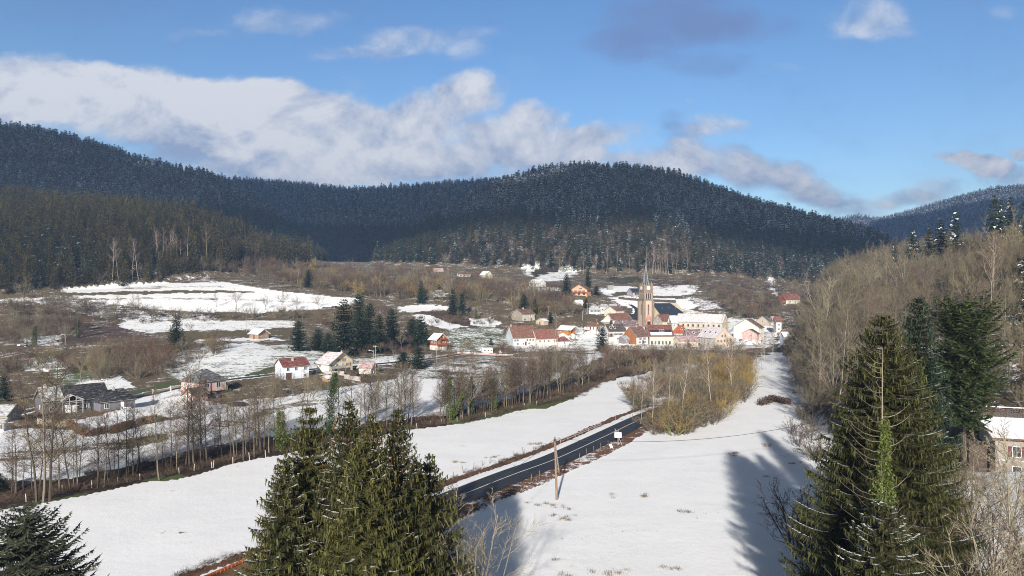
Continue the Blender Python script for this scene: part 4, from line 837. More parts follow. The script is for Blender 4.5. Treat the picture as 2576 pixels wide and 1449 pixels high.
    q = MB(); q.tube([(0, 0, zsp-2.0), (0, 0, zsp+.6)], .09, 5); q.tube([(0, 0, zsp-1.0), (0, 0, zsp-.8), (0, 0, zsp-.6), (0, 0, zsp-.4)], [.1, .32, .32, .1], 8); q.box((0, 0, zsp+.1), (.8, .1, .1)); q.build('finial', [M_metal], sp)
    # tall lancets on the shaft, portal and tympanum
    for fx, fy in ((0, -1), (-1, 0)):
        n_ = Vector((fx, fy, 0)); c0 = n_*(w/2); q = MB(); zc = z1*.64; hh = z1*.38
        def bx(u, z_, su, sz, d_, mi):
            q.box((c0.x+(u if fx == 0 else 0)+n_.x*d_, c0.y+(0 if fx == 0 else u)+n_.y*d_, z_), (su if fx == 0 else .2, .2 if fx == 0 else su, sz), mi)
        bx(0, zc, 1.5, hh, -.02, 0); bx(0, zc, .85, hh-.7, .05, 1); bx(0, zc, .14, hh-.5, .08, 0)
        q.tube([tuple(c0+n_*-.1+Vector((0, 0, zc+hh/2))), tuple(c0+n_*.08+Vector((0, 0, zc+hh/2)))], .75, 14, 0); q.tube([tuple(c0+Vector((0, 0, zc+hh/2-.25))), tuple(c0+n_*.15+Vector((0, 0, zc+hh/2-.25)))], .43, 12, 1)
        q.build('lancet_window', [Mp, M_glass], e)
    q = MB(); y0 = -w/2
    for x_ in (-1.9, 1.9): q.box((x_, y0-.5, 2.2), (.8, 1.0, 5.0))
    for i in range(10):
        a0, a1 = math.pi*i/10, math.pi*(i+1)/10
        v = [(r*math.cos(a), yy_, 4.4+r*math.sin(a)) for yy_ in (y0-1.0, y0) for a in (a0, a1) for r in (1.5, 2.3)]
        q.add(v, [(0, 1, 3, 2), (4, 6, 7, 5), (1, 5, 7, 3), (0, 2, 6, 4)])
    q.add([(-2.5, y0-.7, 5.9), (2.5, y0-.7, 5.9), (0, y0-.7, 9.6), (-2.5, y0-.2, 5.9), (2.5, y0-.2, 5.9), (0, y0-.2, 9.6)], [(0, 1, 2), (5, 4, 3), (0, 2, 5, 3), (1, 4, 5, 2), (0, 3, 4, 1)])
    q.build('portal', [Mp], e)
    q = MB(); q.box((0, y0-.12, 5.0), (2.9, .2, 1.4)); q.tube([(0, y0, 5.0), (0, y0-.24, 5.0)], 1.45, 16); q.build('tympanum', [Ml], e)
    q = MB(); q.box((0, y0-.2, 1.9), (2.6, .25, 4.4)); q.build('door', [cmat('church_door', (0.05, 0.022, 0.022), .6)], e)
    q = MB(); q.box((0, y0-.45, 10.3), (.5, .5, 1.8)); q.tube([(0, y0-.45, 11.1), (0, y0-.45, 11.9)], [.3, .1], 6); q.build('statue', [Ms], e)
    # nave behind the tower
    az2 = math.atan((1663.8-CX)/FD); nr = -az2+math.radians(45)-rz; D_ = 44*s*1.0/math.sin(math.radians(45))*1.0; L_ = 62*s/math.cos(math.radians(45)); hw = 30*s; hr = 29*s
    c0 = Pm(1663.8, 822, CHY+2); R0 = -az2+math.radians(45); ox, oy = (-L_/2)*math.cos(R0)+(D_/2)*math.sin(R0), (-L_/2)*math.sin(R0)-(D_/2)*math.cos(R0)
    cw = Vector((c0[0]-ox, c0[1]-oy, c0[2])); loc = Matrix.Rotation(-rz, 3, 'Z')@(cw-cen); loc.z = 0
    q = MB(); prof = [(-D_/2, -3), (D_/2, -3), (D_/2, hw), (0, hw+hr), (-D_/2, hw)]; q.prism(prof, -L_/2, L_/2, 0)
    nv = q.build('nave_wall', [wallmat((0.56, 0.46, 0.33), 2)], e); nv.location = loc; nv.rotation_euler = (0, 0, nr)
    q = MB(); roof_mesh(q, L_, D_, hw+.02, hr, .5, False, False)
    # the far end of the slate roof is hipped
    q.v = [((x_-(D_*.42 if (x_ > 0 and z_ > hw+hr-.6) else 0)), y_, z_) for x_, y_, z_ in q.v]
    rf = q.build('nave_roof', [roofmat('nave_slate', (0.030, 0.042, 0.060), 0.0, rust=(0.022, 0.03, 0.045))], e); rf.location = loc; rf.rotation_euler = (0, 0, nr)
    q = MB()
    for u_ in (.22, .5, .78):
        y_ = -D_*.22; z_ = hw+hr*(1-abs(y_)/(D_/2))+.3; q.box((-L_/2+u_*L_, y_, z_), (.5, .7, .6))
    sk = q.build('roof_vent', [M_metal], rf)
    q = MB()
    for u_ in (.2, .35):
        for z_ in (hw*.35, hw*.75): q.box((-L_/2-.03, -D_/2+u_*D_*.6+.6, z_), (.12, .8, 1.3))
    wn = q.build('window', [M_glass], nv)
    # dark lower chapel on the left flank
    q = MB(); q.prism([(-4, -3), (4, -3), (4, 5), (0, 9), (-4, 5)], -7, 5, 0); ch = q.build('chapel_wall', [wallmat((0.40, 0.33, 0.26), 3)], e); ch.location = (-2.0, 11, 0); ch.rotation_euler = (0, 0, math.radians(20))
    q = MB(); roof_mesh(q, 12, 8, 5.05, 4, .4, False, False); cr = q.build('chapel_roof', [rm('darkslate')], e); cr.location = (-3.0, 10.7, 0); cr.rotation_euler = (0, 0, math.radians(20))
church()
# ================================================================ house among the trees at the right edge
def right_house():
    x0, y0, z0 = RH; e = empty('white_house', (x0+9, y0+5, z0), math.radians(-20)); L, D, hw = 18.0, 9.0, 7.2
    setp(e, 'white house with snow roof and lattice fenced top terrace at the right edge', 'house')
    LANDMARKS.append(('the terrace house', 2540, 1200, 84))
    q = MB(); q.box((0, 0, hw/2-1), (L, D, hw+2)); q.build('wall', wallmat((0.30, 0.27, 0.235), 2), e)  # wall tone darkened to stand for the shade of the trees
    q = MB(); q.add([(-L/2-.6, -D/2-.7, hw-.1), (L/2+.6, -D/2-.7, hw-.1), (L/2+.6, D/2-1, hw+2.0), (-L/2-.6, D/2-1, hw+2.0), (-L/2-.6, -D/2-.7, hw+.15), (L/2+.6, -D/2-.7, hw+.15), (L/2+.6, D/2-1, hw+2.25), (-L/2-.6, D/2-1, hw+2.25)],
                    [(0, 3, 2, 1), (4, 5, 6, 7), (0, 1, 5, 4), (1, 2, 6, 5), (2, 3, 7, 6), (3, 0, 4, 7)]); rf = q.build('roof', M_snow, e)
    q = MB(); q.box((0, -D/2-.75, hw-.02), (L+1.4, .12, .3)); q.box((-L/2-.66, -.8, hw+1.0), (.12, D, .3)); q.build('gutter', M_door, rf)
    q = MB(); y_ = D/2-1; z_ = hw+2.1
    for k in range(5): q.box((0, y_, z_+.12+k*.36), (L+1, .08, .12))
    for k in range(int((L+1)/.4)): q.box((-L/2-.5+k*.4, y_+.01, z_+.8), (.12, .10, 1.7))
    q.build('lattice_railing', cmat('dark_lattice_wood', (0.07, 0.045, 0.035), .7), e)
    q = MB(); q.box((0, y_+3.2, z_-1.2), (L+1, 6, 2.4)); q.build('terrace', M_concrete, e)
    q = MB(); q.box((0, y_, z_+1.92), (L+1, .3, .12)); q.build('snow_cap', M_snow, e)
    for i in range(4): window(e, -L/2+3.0+i*3.8, -D/2, 4.2, 1.2, 1.7, ((0, -1), (1, 0)), M_frame, M_redsh); window(e, -L/2+3.0+i*3.8, -D/2, .9, 1.2, 1.7, ((0, -1), (1, 0)), M_frame, M_redsh if i % 2 else None)
    q = MB(); q.box((0, -D/2-.06, 3.55), (L, .14, .25)); q.build('string_course', M_concrete, e)
    # wooden side lean-to
    q = MB(); q.box((-L/2-1.6, 1, 2.2), (3.0, 6, 6.2)); q.build('side_wall', cmat('dark_side_boards', (0.06, 0.04, 0.035), .8), e)
right_house()
# ================================================================ tiled roof of the nearest house, bottom left
def near_roof():
    A_, B_ = Vector((-22.6*K, 47.6*K, 6*K)), Vector((-18.3*K, 55.6*K, 6*K)); d = (B_-A_); L = d.length; rz = math.atan2(d.y, d.x); mid = (A_+B_)/2
    g0 = gh(mid.x, mid.y); e = empty('tiled_house', (mid.x, mid.y, g0), rz); setp(e, 'near house of which only the mossy red tiled roof ridge shows beside the spruces', 'house'); hr = 4.9; D = 9.0; hw = mid.z-g0-hr
    LANDMARKS.append(('the near tiled roof', 580, 1420, 50))
    q = MB(); q.prism([(-D/2, -1.5), (D/2, -1.5), (D/2, hw), (0, hw+hr-.15), (-D/2, hw)], -L/2, L/2, 0); q.build('wall', wallmat((0.55, 0.5, 0.42), 1), e)
    m, t, p = newmat('old_clay_tiles'); g = t.new('ShaderNodeTexCoord'); o = g.outputs['Object']; n1 = t.noise(o, 1.1, 6, .65); n2 = t.noise(o, 9, 4, .6); n3 = t.noise(t.vm('MULTIPLY', o, (.25, 3, 3)).outputs[0], 1.2, 5, .6)
    c = t.mix(t.ramp(n1, .38, .62), (0.10, 0.055, 0.03), (0.11, 0.10, 0.04)); c = t.mix(t.ramp(n2, .45, .7), c, (0.20, 0.06, 0.03)); sx, sy, sz = t.sep(o)
    f = t.m('MULTIPLY', t.ramp(n3, .50, .56), t.ramp(t.m('ABSOLUTE', sy), .9, 1.5)); c = t.mix(f, c, SNOWC); t.put(p.inputs['Base Color'], c); p.inputs['Roughness'].default_value = .85
    q = MB(); nr_ = 14; slope = hr/(D/2)
    for s in (-1, 1):
        for k in range(nr_):
            y0_, y1_ = (D/2+.5)*k/nr_, (D/2+.5)*(k+1)/nr_
            nx_ = 46
            for j in range(nx_):
                xa = -L/2-.4+(L+.8)*j/nx_; xb = xa+(L+.8)/nx_*.93; za, zb = hw+hr-y0_*slope+.06, hw+hr-(y1_+.06)*slope+.11
                v = [(xa, s*y0_, za), (xb, s*y0_, za), (xb, s*(y1_+.06), zb), (xa, s*(y1_+.06), zb), (xa, s*y0_, za-.1), (xb, s*y0_, za-.1), (xb, s*(y1_+.06), zb-.1), (xa, s*(y1_+.06), zb-.1)]
                q.add(v, [(0, 1, 2, 3), (3, 2, 6, 7), (1, 5, 6, 2), (0, 3, 7, 4)])
    rf = q.build('roof', m, e)
    q = MB(); nn = int(L/.38)
    for j in range(nn):
        x_ = -L/2-.4+(L+.8)*j/nn; q.tube([(x_, 0, hw+hr+.10), (x_+.36, 0, hw+hr+.10)], [.20, .155], 8)
    q.build('ridge_tile', cmat('ridge_clay', (0.34, 0.10, 0.045), .8, .35, 6.0), rf)
near_roof()
# ================================================================ poles, lamps, cables, sign, rails, posts
def gpt(px, py, y0=38):
    X, Y = rays([px], [py], Hu, y0); return Vector((X[0]*K, Y[0]*K, float(Hu(X, Y)[0])*K))
def at_depth(px, py, Y): return Vector(Pm(px, py, Y))
def cable(a, b, sag, label, r=.025, mat=M_dark):
    pts = []
    for i in range(25):
        t = i/24; p_ = a.lerp(b, t); p_.z -= sag*4*t*(1-t); pts.append(p_-a)
    q = MB(); q.tube(pts, r, 4); o = q.build('overhead_cable', mat); o.location = a; setp(o, label, 'cable'); return o
g0 = gpt(1401, 1257.5); top = Vector((g0.x-.35, g0.y+.1, g0.z+(1257.5-1100)*K*87/FD))
e = empty('utility_pole', g0); setp(e, 'weathered wooden utility pole with a strut standing in the snow field right of the road', 'pole'); LANDMARKS.append(('the snow field pole', 1400, 1257, 87))
q = MB(); q.tube([(0, 0, -.5), tuple((top-g0)*.5), tuple(top-g0)], [.20, .17, .13], 8); q.build('pole_shaft', M_pole, e)
q = MB(); s0 = gpt(1407, 1187)-g0; q.tube([(s0.x, s0.y, s0.z-.4), tuple((top-g0)*.93)], [.13, .10], 6); q.build('strut', M_palepost, e)
q = MB(); tt = top-g0
q.box((tt.x+.3, tt.y, tt.z-.35), (.9, .08, .08)); q.box((tt.x+.7, tt.y, tt.z-.2), (.08, .08, .28)); q.box((tt.x, tt.y-.15, tt.z-.5), (.3, .12, .3)); q.build('insulator_bracket', M_dark, e)
farp = at_depth(2090, 1052, 96); cable(top+Vector((.7, 0, -.3)), farp, 1.9, 'long sagging cable from the wooden pole to the trees on the right', .034)
nearp = at_depth(1150, 1262, 52); cable(top+Vector((0, 0, -.3)), nearp, .5, 'cable from the wooden pole down left over the road towards the spruces', .028)
# blank white notice board on two posts by the road
g1 = gpt(1554.7, 1120); s = K*118/FD; e = empty('notice_board', g1, math.radians(-8)); setp(e, 'blank white notice board on a post beside the road near the thicket', 'sign')
q = MB(); q.box((0, 0, (1120-1094.4)*s), (17*s, .06, 13.0*s)); q.build('board', cmat('board_white', (0.80, 0.78, 0.77), .45, .03), e)
q = MB(); zt = (1120-1087.7)*s; q.box((-5.2*s, -.045, zt-.22), (5.5*s, .03, .09)); q.box((5.6*s, -.045, zt-.22), (5.0*s, .03, .09)); q.build('board_stripe', M_metal, e)
q = MB(); q.tube([(.1*s, .10, -.3), (.1*s, .10, (1120-1083)*s)], .075, 6); q.build('post', M_palepost, e)
q = MB(); q.tube([(11*s, .4, -.2), (-8*s, .16, (1120-1079)*s)], .06, 6); q.build('post', M_palepost, e)
g1 = gpt(1539, 1126); q = MB(); q.add([(-.35, -.2, 0), (.30, -.2, -.1), (-.05, -.2, .75), (-.62, -.2, .8), (-.35, .2, 0), (.30, .2, -.1), (-.05, .2, .75), (-.62, .2, .8)], [(0, 1, 2, 3), (7, 6, 5, 4), (0, 4, 5, 1), (1, 5, 6, 2), (2, 6, 7, 3), (3, 7, 4, 0)])
o = q.build('marker_stone', M_white); o.location = g1; setp(o, 'leaning white block at the roadside left of the notice board', 'marker stone')
# guard rail on posts, left of the road
ga, gb = gpt(1410, 1117), gpt(1512, 1074); e = empty('guard_rail', ga); setp(e, 'grey wooden guard rail on posts along the left edge of the road', 'guard rail'); d = gb-ga
for k in range(7):
    p_ = ga.lerp(gb, k/6); p_.z = gh(p_.x, p_.y); l = p_-ga; q = MB(); q.box((l.x, l.y, l.z+.4), (.16, .16, 1.3)); q.build('post', M_pole, e)
for nm, zz in (('rail', .95), ('rail', .55)):
    q = MB(); q.tube([(0, 0, zz), (d.x*.5, d.y*.5, d.z*.5+zz), (d.x, d.y, d.z+zz)], .085, 5); q.build(nm, cmat('grey_rail_wood', (0.34, 0.31, 0.28), .8, .2), e)
def post(px, py, h, lean, mat, label, grp, r=.07):
    p_ = gpt(px, py); q = MB(); q.tube([(0, 0, -.2), (lean*h*.5, 0, h*.5), (lean*h, 0, h)], [r, r*.95, r*.85], 6)
    for zz in (.4, .7): q.box((lean*h*zz, -r*1.0, h*zz), (.05, .05, .05))
    o = q.build('fence_post', mat); o.location = p_; setp(o, label, 'fence post', grp); return o
ORD = ['first','second','third','fourth','fifth','sixth','seventh','eighth','ninth','tenth','eleventh','twelfth','thirteenth','fourteenth','fifteenth','sixteenth','seventeenth','eighteenth','nineteenth','twentieth']
def ordw(n):
    if n <= 20: return ORD[n-1]
    t = ['', '', 'twenty', 'thirty', 'forty', 'fifty', 'sixty', 'seventy', 'eighty', 'ninety'][(n//10) % 10]
    r_ = n % 10
    if n >= 100: return 'hundred and '+ordw(n-100)
    return t+'-'+ORD[r_-1] if r_ else t[:-1]+'ieth'
bank = [(66,1260),(158,1238),(231,1225),(296,1214),(352,1205),(451,1190),(488,1182),(533,1175),(536,1175),(586,1165),(628,1156),(668,1149)]
for i, (a, b) in enumerate(bank): post(a, b+2, random.uniform(1.1, 1.6), random.uniform(-.12, .12), M_palepost, 'pale leaning fence post at the snow edge by the stream, %s from the left' % ordw(i+1), 'fence posts on the stream bank')
bank2 = [(1049,1076),(1082,1070),(1110,1064),(1150,1059),(1163,1055),(1206,1050),(1221,1048),(1288,1030),(1320,1024),(1350,1019),(1385,1008),(1418,998)]
for i, (a, b) in enumerate(bank2): post(a, b+1, random.uniform(1.1, 1.5), random.uniform(-.1, .1), M_palepost, 'brown fence post between spruces and stream trees, %s from the left' % ordw(i+1), 'fence posts on the stream bank')
r1 = [(1142,1205),(1166,1190),(1191,1180),(1213,1172),(1232,1166),(1292,1150),(1316,1141),(1341,1139),(1363,1128),(1390,1121),(1548,1058),(1590,1050)]
for i, (a, b) in enumerate(r1): post(a, b, random.uniform(1.0, 1.4), random.uniform(-.25, .25), M_pole, 'grey fence post in the snow left of the road, %s from the left' % ordw(i+1), 'fence posts left of the road')
r2 = [(1357,1205),(1358,1207),(1458,1157),(1475,1143),(1493,1137),(1511,1128),(1526,1122)]
r2 = [(1336,1212),(1358,1204),(1458,1157),(1475,1143),(1494,1137),(1511,1128),(1530,1121)]
for i, (a, b) in enumerate(r2): post(a, b, random.uniform(1.2, 1.5), random.uniform(-.06, .06), M_pole, 'fence post on the right verge of the road, %s from the left' % ordw(i+1), 'fence posts right of the road', .055)
# village poles and street lamps: survey x, base y, top y, depth guess, lamp?
VP = [(944,941,868,None,0,'tall pale concrete pole beside the low garage'),(939,935,880,None,1,'street lamp on a thin mast left of the pale concrete pole'),(269,985,953,None,1,'wooden pole with a small lamp behind the charcoal house'),(568,960,930,None,0,'thin pole right of the pink hip roofed house'),
 (768,925,893,None,1,'pole with a lamp head behind the blue white house'),(1350,880,856,None,0,'white lamp post before the red chalet'),(1380,800,770,None,0,'wooden pole with crossbar right of the grey stone house'),(1466,806,783,None,0,'bare pole in the scrub left of the white hipped roof house'),
 (1447,823,810,None,0,'short pole behind the orange carport'),(1501,845,801,None,0,'tall grey pole in front of the veranda house'),(1477,790,762,None,0,'pale pole at the left corner of the white hipped roof house'),(1489,745,724,None,0,'pole right of the orange chalet'),(1517,752,733,None,0,'thin pole on the lane below the terrace'),
 (1099,914,850,None,1,'lamp post in front of the red wooden chalet'),(1448,868,832,None,0,'pole right of the orange carport among trees'),(1330,805,783,None,0,'pole in front of the grey stone house wall'),(1557,888,858,None,1,'lamp post at the foot of the rusty orange gable'),(1890,860,838,None,0,'pole by the pink gabled cottage'),
 (164,865,840,None,1,'lone street lamp right of the two parked cars')]
for (px, yb, yt, _, lamp, lab) in VP:
    p_ = gpt(px, yb, 100); Yd = p_.y/K; hgt = (yb-yt)*K*Yd/FD; e = empty('street_lamp' if lamp else 'utility_pole', p_); setp(e, lab, 'street lamp' if lamp else 'pole')
    q = MB(); r_ = .10*max(1, Yd/260); q.tube([(0, 0, -.5), (0, 0, hgt)], [r_*1.25, r_*.8], 6); q.build('pole_shaft', M_concrete if 'pale' in lab or 'lamp' in lab or 'white' in lab else M_pole, e)
    q = MB()
    if lamp: q.tube([(0, 0, hgt-.9), (-.5, -.1, hgt-.2), (-1.2, -.2, hgt-.1)], .05, 5); q.box((-1.4, -.2, hgt-.12), (.75, .32, .18)); q.build('lamp_head', M_white, e)
    else: q.box((0, 0, hgt-.5), (1.5, .12, .12)); q.box((-.6, 0, hgt-.35), (.1, .1, .2)); q.box((.6, 0, hgt-.35), (.1, .1, .2)); q.build('crossbar', M_metal, e)
# cars
def car(px, py, rz, colr, label, y0=100):
    p_ = gpt(px, py, y0); e = empty('parked_car', p_+Vector((0, 0, .05)), rz); setp(e, label, 'car')
    L = 4.2; W_ = 1.75; prof = [(-2.1, .35), (-2.1, .75), (-1.95, .92), (-1.1, 1.0), (-.45, 1.45), (1.05, 1.48), (1.85, 1.02), (2.08, .9), (2.1, .35)]
    q = MB(); n = len(prof); ins = [0, 0, 0.02, .05, .22, .22, .06, .02, 0]
    v = [(x_, -W_/2+i_, z_) for (x_, z_), i_ in zip(prof, ins)]+[(x_, W_/2-i_, z_) for (x_, z_), i_ in zip(prof, ins)]
    q.add(v, [tuple(range(n)), tuple(range(2*n-1, n-1, -1))]+[(i, n+i, n+(i+1) % n, (i+1) % n) for i in range(n)]); q.build('body', cmat('car_paint_'+label.split()[0], colr, .25, .03, spec=.6), e)
    q = MB()
    for s_ in (-1, 1): q.add([(-.95, s_*(W_/2-.04), 1.02), (1.6, s_*(W_/2-.04), 1.04), (1.0, s_*(W_/2-.19), 1.40), (-.42, s_*(W_/2-.19), 1.38)], [(0, 1, 2, 3)])
    q.add([(-1.12, -.72, 1.03), (-1.12, .72, 1.03), (-.5, .62, 1.42), (-.5, -.62, 1.42)], [(0, 1, 2, 3)]); q.add([(1.84, -.7, 1.06), (1.84, .7, 1.06), (1.12, .6, 1.45), (1.12, -.6, 1.45)], [(0, 1, 2, 3)]); q.build('window', M_glass, e)
    for x_ in (-1.3, 1.3):
        for s_ in (-1, 1):
            q = MB(); q.tube([(x_, s_*.70, .32), (x_, s_*.90, .32)], .33, 14); wh = q.build('wheel', M_dark, e); q = MB(); q.tube([(x_, s_*.90, .32), (x_, s_*.92, .32)], .19, 10); q.build('rim', M_metal, wh)
    for s_ in (-1, 1): q = MB(); q.box((-2.1, s_*.6, .72), (.06, .32, .14)); q.build('headlight', M_frame, e)
car(69, 869, math.radians(160), (0.45, 0.50, 0.56), 'silver blue car parked by the round green bush'); car(56, 871, math.radians(75), (0.78, 0.78, 0.78), 'white car parked end on, left of the silver car')
car(571, 973, math.radians(190), (0.04, 0.045, 0.055), 'dark car with snow beside the pink hip roofed house'); car(472+68, 1000, math.radians(175), (0.05, 0.05, 0.06), 'black car parked before the pink house')
# clothes dryer in the charcoal house's garden
p_ = gpt(317, 1043, 100); e = empty('clothes_dryer', p_); setp(e, 'white T shaped clothes dryer in the snow before the charcoal garage wing', 'clothes dryer')
q = MB(); q.tube([(0, 0, -.2), (0, 0, 1.9)], .05, 5); q.build('pole_shaft', M_white, e); q = MB(); q.tube([(-1.5, .2, 1.95), (1.5, -.2, 2.0)], .05, 5); q.tube([(-1.5, -.2, 1.8), (1.5, .2, 1.9)], .03, 5); q.build('arm', M_white, e)
# walls, hedges, fence panels
def wallrun(name, pts, h, th, mat, label, cat, cap=None, y0=60):
    P_ = [gpt(a, b, y0) for a, b in pts]; o0 = P_[0]; e = empty(name, o0); setp(e, label, cat)
    q = MB(); c_ = MB()
    for a, b in zip(P_[:-1], P_[1:]):
        n_ = max(1, int((b-a).length/4))
        for k in range(n_):
            u, v = a.lerp(b, k/n_), a.lerp(b, (k+1)/n_); zz = min(gh(u.x, u.y), gh(v.x, v.y)); m_ = (u+v)/2; d_ = v-u; hh = h*random.uniform(.96, 1.04)
            q.box((m_.x-o0.x, m_.y-o0.y, zz-o0.z+hh/2-.3), (math.hypot(d_.x, d_.y)*.995, th, hh+.6), 0, math.atan2(d_.y, d_.x))
            if cap: c_.box((m_.x-o0.x, m_.y-o0.y, zz-o0.z+hh+.06), (math.hypot(d_.x, d_.y)*1.0, th+.12, .14), 0, math.atan2(d_.y, d_.x))
    q.build('wall_panel', mat, e)
    if cap: c_.build('coping', cap, e)
    return e
wallrun('garden_wall', [(333,1003),(384,990),(430,980),(458,974)], 1.0, .25, cmat('pink_coping_wall', (0.40, 0.33, 0.28), .85), 'low roadside wall with snow on top between charcoal and pink houses', 'wall', M_snow)
for px, py in ((333,1004),(385,992),(430,983)):
    p_ = gpt(px, py, 100); q = MB(); q.box((0, 0, .7), (.5, .5, 1.7)); q.box((0, 0, 1.6), (.62, .62, .14)); o = q.build('gate_pillar', cmat('pillar_stone', (0.5, 0.4, 0.34), .85)); o.location = p_; setp(o, {333: 'stone pillar at the left end of the roadside wall', 385: 'middle stone pillar of the roadside wall', 430: 'stone pillar nearest the pink house in the roadside wall'}[px], 'pillar')
wallrun('garden_fence', [(866,952),(880,955),(907,960)], 1.7, .1, cmat('grey_fence_panels', (0.36, 0.33, 0.30), .8, .15, 1), 'plain grey panel fence below the cream house', 'fence')
wallrun('garden_fence', [(816,940),(866,945)], 1.6, .1, cmat('grey_fence_panel_b', (0.33, 0.30, 0.28), .8, .2, 1), 'low reddish grey screen under the cream house balcony', 'fence')
wallrun('retaining_wall', [(1556,752),(1600,757),(1660,760),(1700,762)], 2.4, .4, cmat('dark_retaining_wall', (0.06, 0.045, 0.04), .9, .3, .5), 'dark brown retaining wall across the slope behind the church', 'wall')
wallrun('cemetery_wall', [(1640,770),(1700,778),(1745,786),(1790,796)], 1.8, .4, M_concrete, 'pale cemetery wall with snow on top right of the church', 'wall', M_snow)
wallrun('farm_wall', [(1150,890),(1210,893),(1290,896)], .9, .3, cmat('pink_low_wall', (0.42, 0.30, 0.26), .85), 'low reddish wall along the lane by the white container', 'wall', M_snow)
wallrun('garden_wall', [(95,1066),(150,1074),(168,1072)], 1.5, .3, cmat('tan_wall', (0.36, 0.29, 0.2), .85), 'tan garden wall at the left edge below the charcoal house', 'wall')
# ================================================================ vegetation
def nrm(v): return v/np.maximum(np.linalg.norm(v, axis=-1, keepdims=True), 1e-9)
def rndu(n, r): v = r.normal(size=(n, 3)); return nrm(v)
def tri_arr(P_, D_, W_, r, side=None):
    """n triangles: root at P_, tip at P_+D_, base width W_"""
    s = side if side is not None else nrm(np.cross(D_, rndu(len(P_), r))); h = s*W_[:, None]*.5
    return np.stack([P_-h, P_+h, P_+D_], 1)
def tris_mesh(name, groups, mats):
    V_, F_, M_ = [], [], []; off = 0
    for T, mi in groups:
        if len(T) == 0: continue
        V_.append(T.reshape(-1, 3)); F_.append(np.arange(len(T)*3).reshape(-1, 3)+off); M_.append(np.full(len(T), mi)); off += len(T)*3
    return fmesh(name, np.concatenate(V_), np.concatenate(F_), mats, np.concatenate(M_))
def tube_tris(pts, rad, n=5):
    pts = np.asarray(pts, float); T = []; ang = np.arange(n)*2*np.pi/n; rings = []
    for i in range(len(pts)):
        t = nrm((pts[min(i+1, len(pts)-1)]-pts[max(i-1, 0)])[None])[0]; a = np.cross(t, (0.3, 1, .2)); a /= np.linalg.norm(a); b = np.cross(t, a)
        rings.append(pts[i]+rad[i]*(np.cos(ang)[:, None]*a+np.sin(ang)[:, None]*b))
    for i in range(len(pts)-1):
        for j in range(n):
            k = (j+1) % n; T.append((rings[i][j], rings[i][k], rings[i+1][k])); T.append((rings[i][j], rings[i+1][k], rings[i+1][j]))
    return np.array(T)
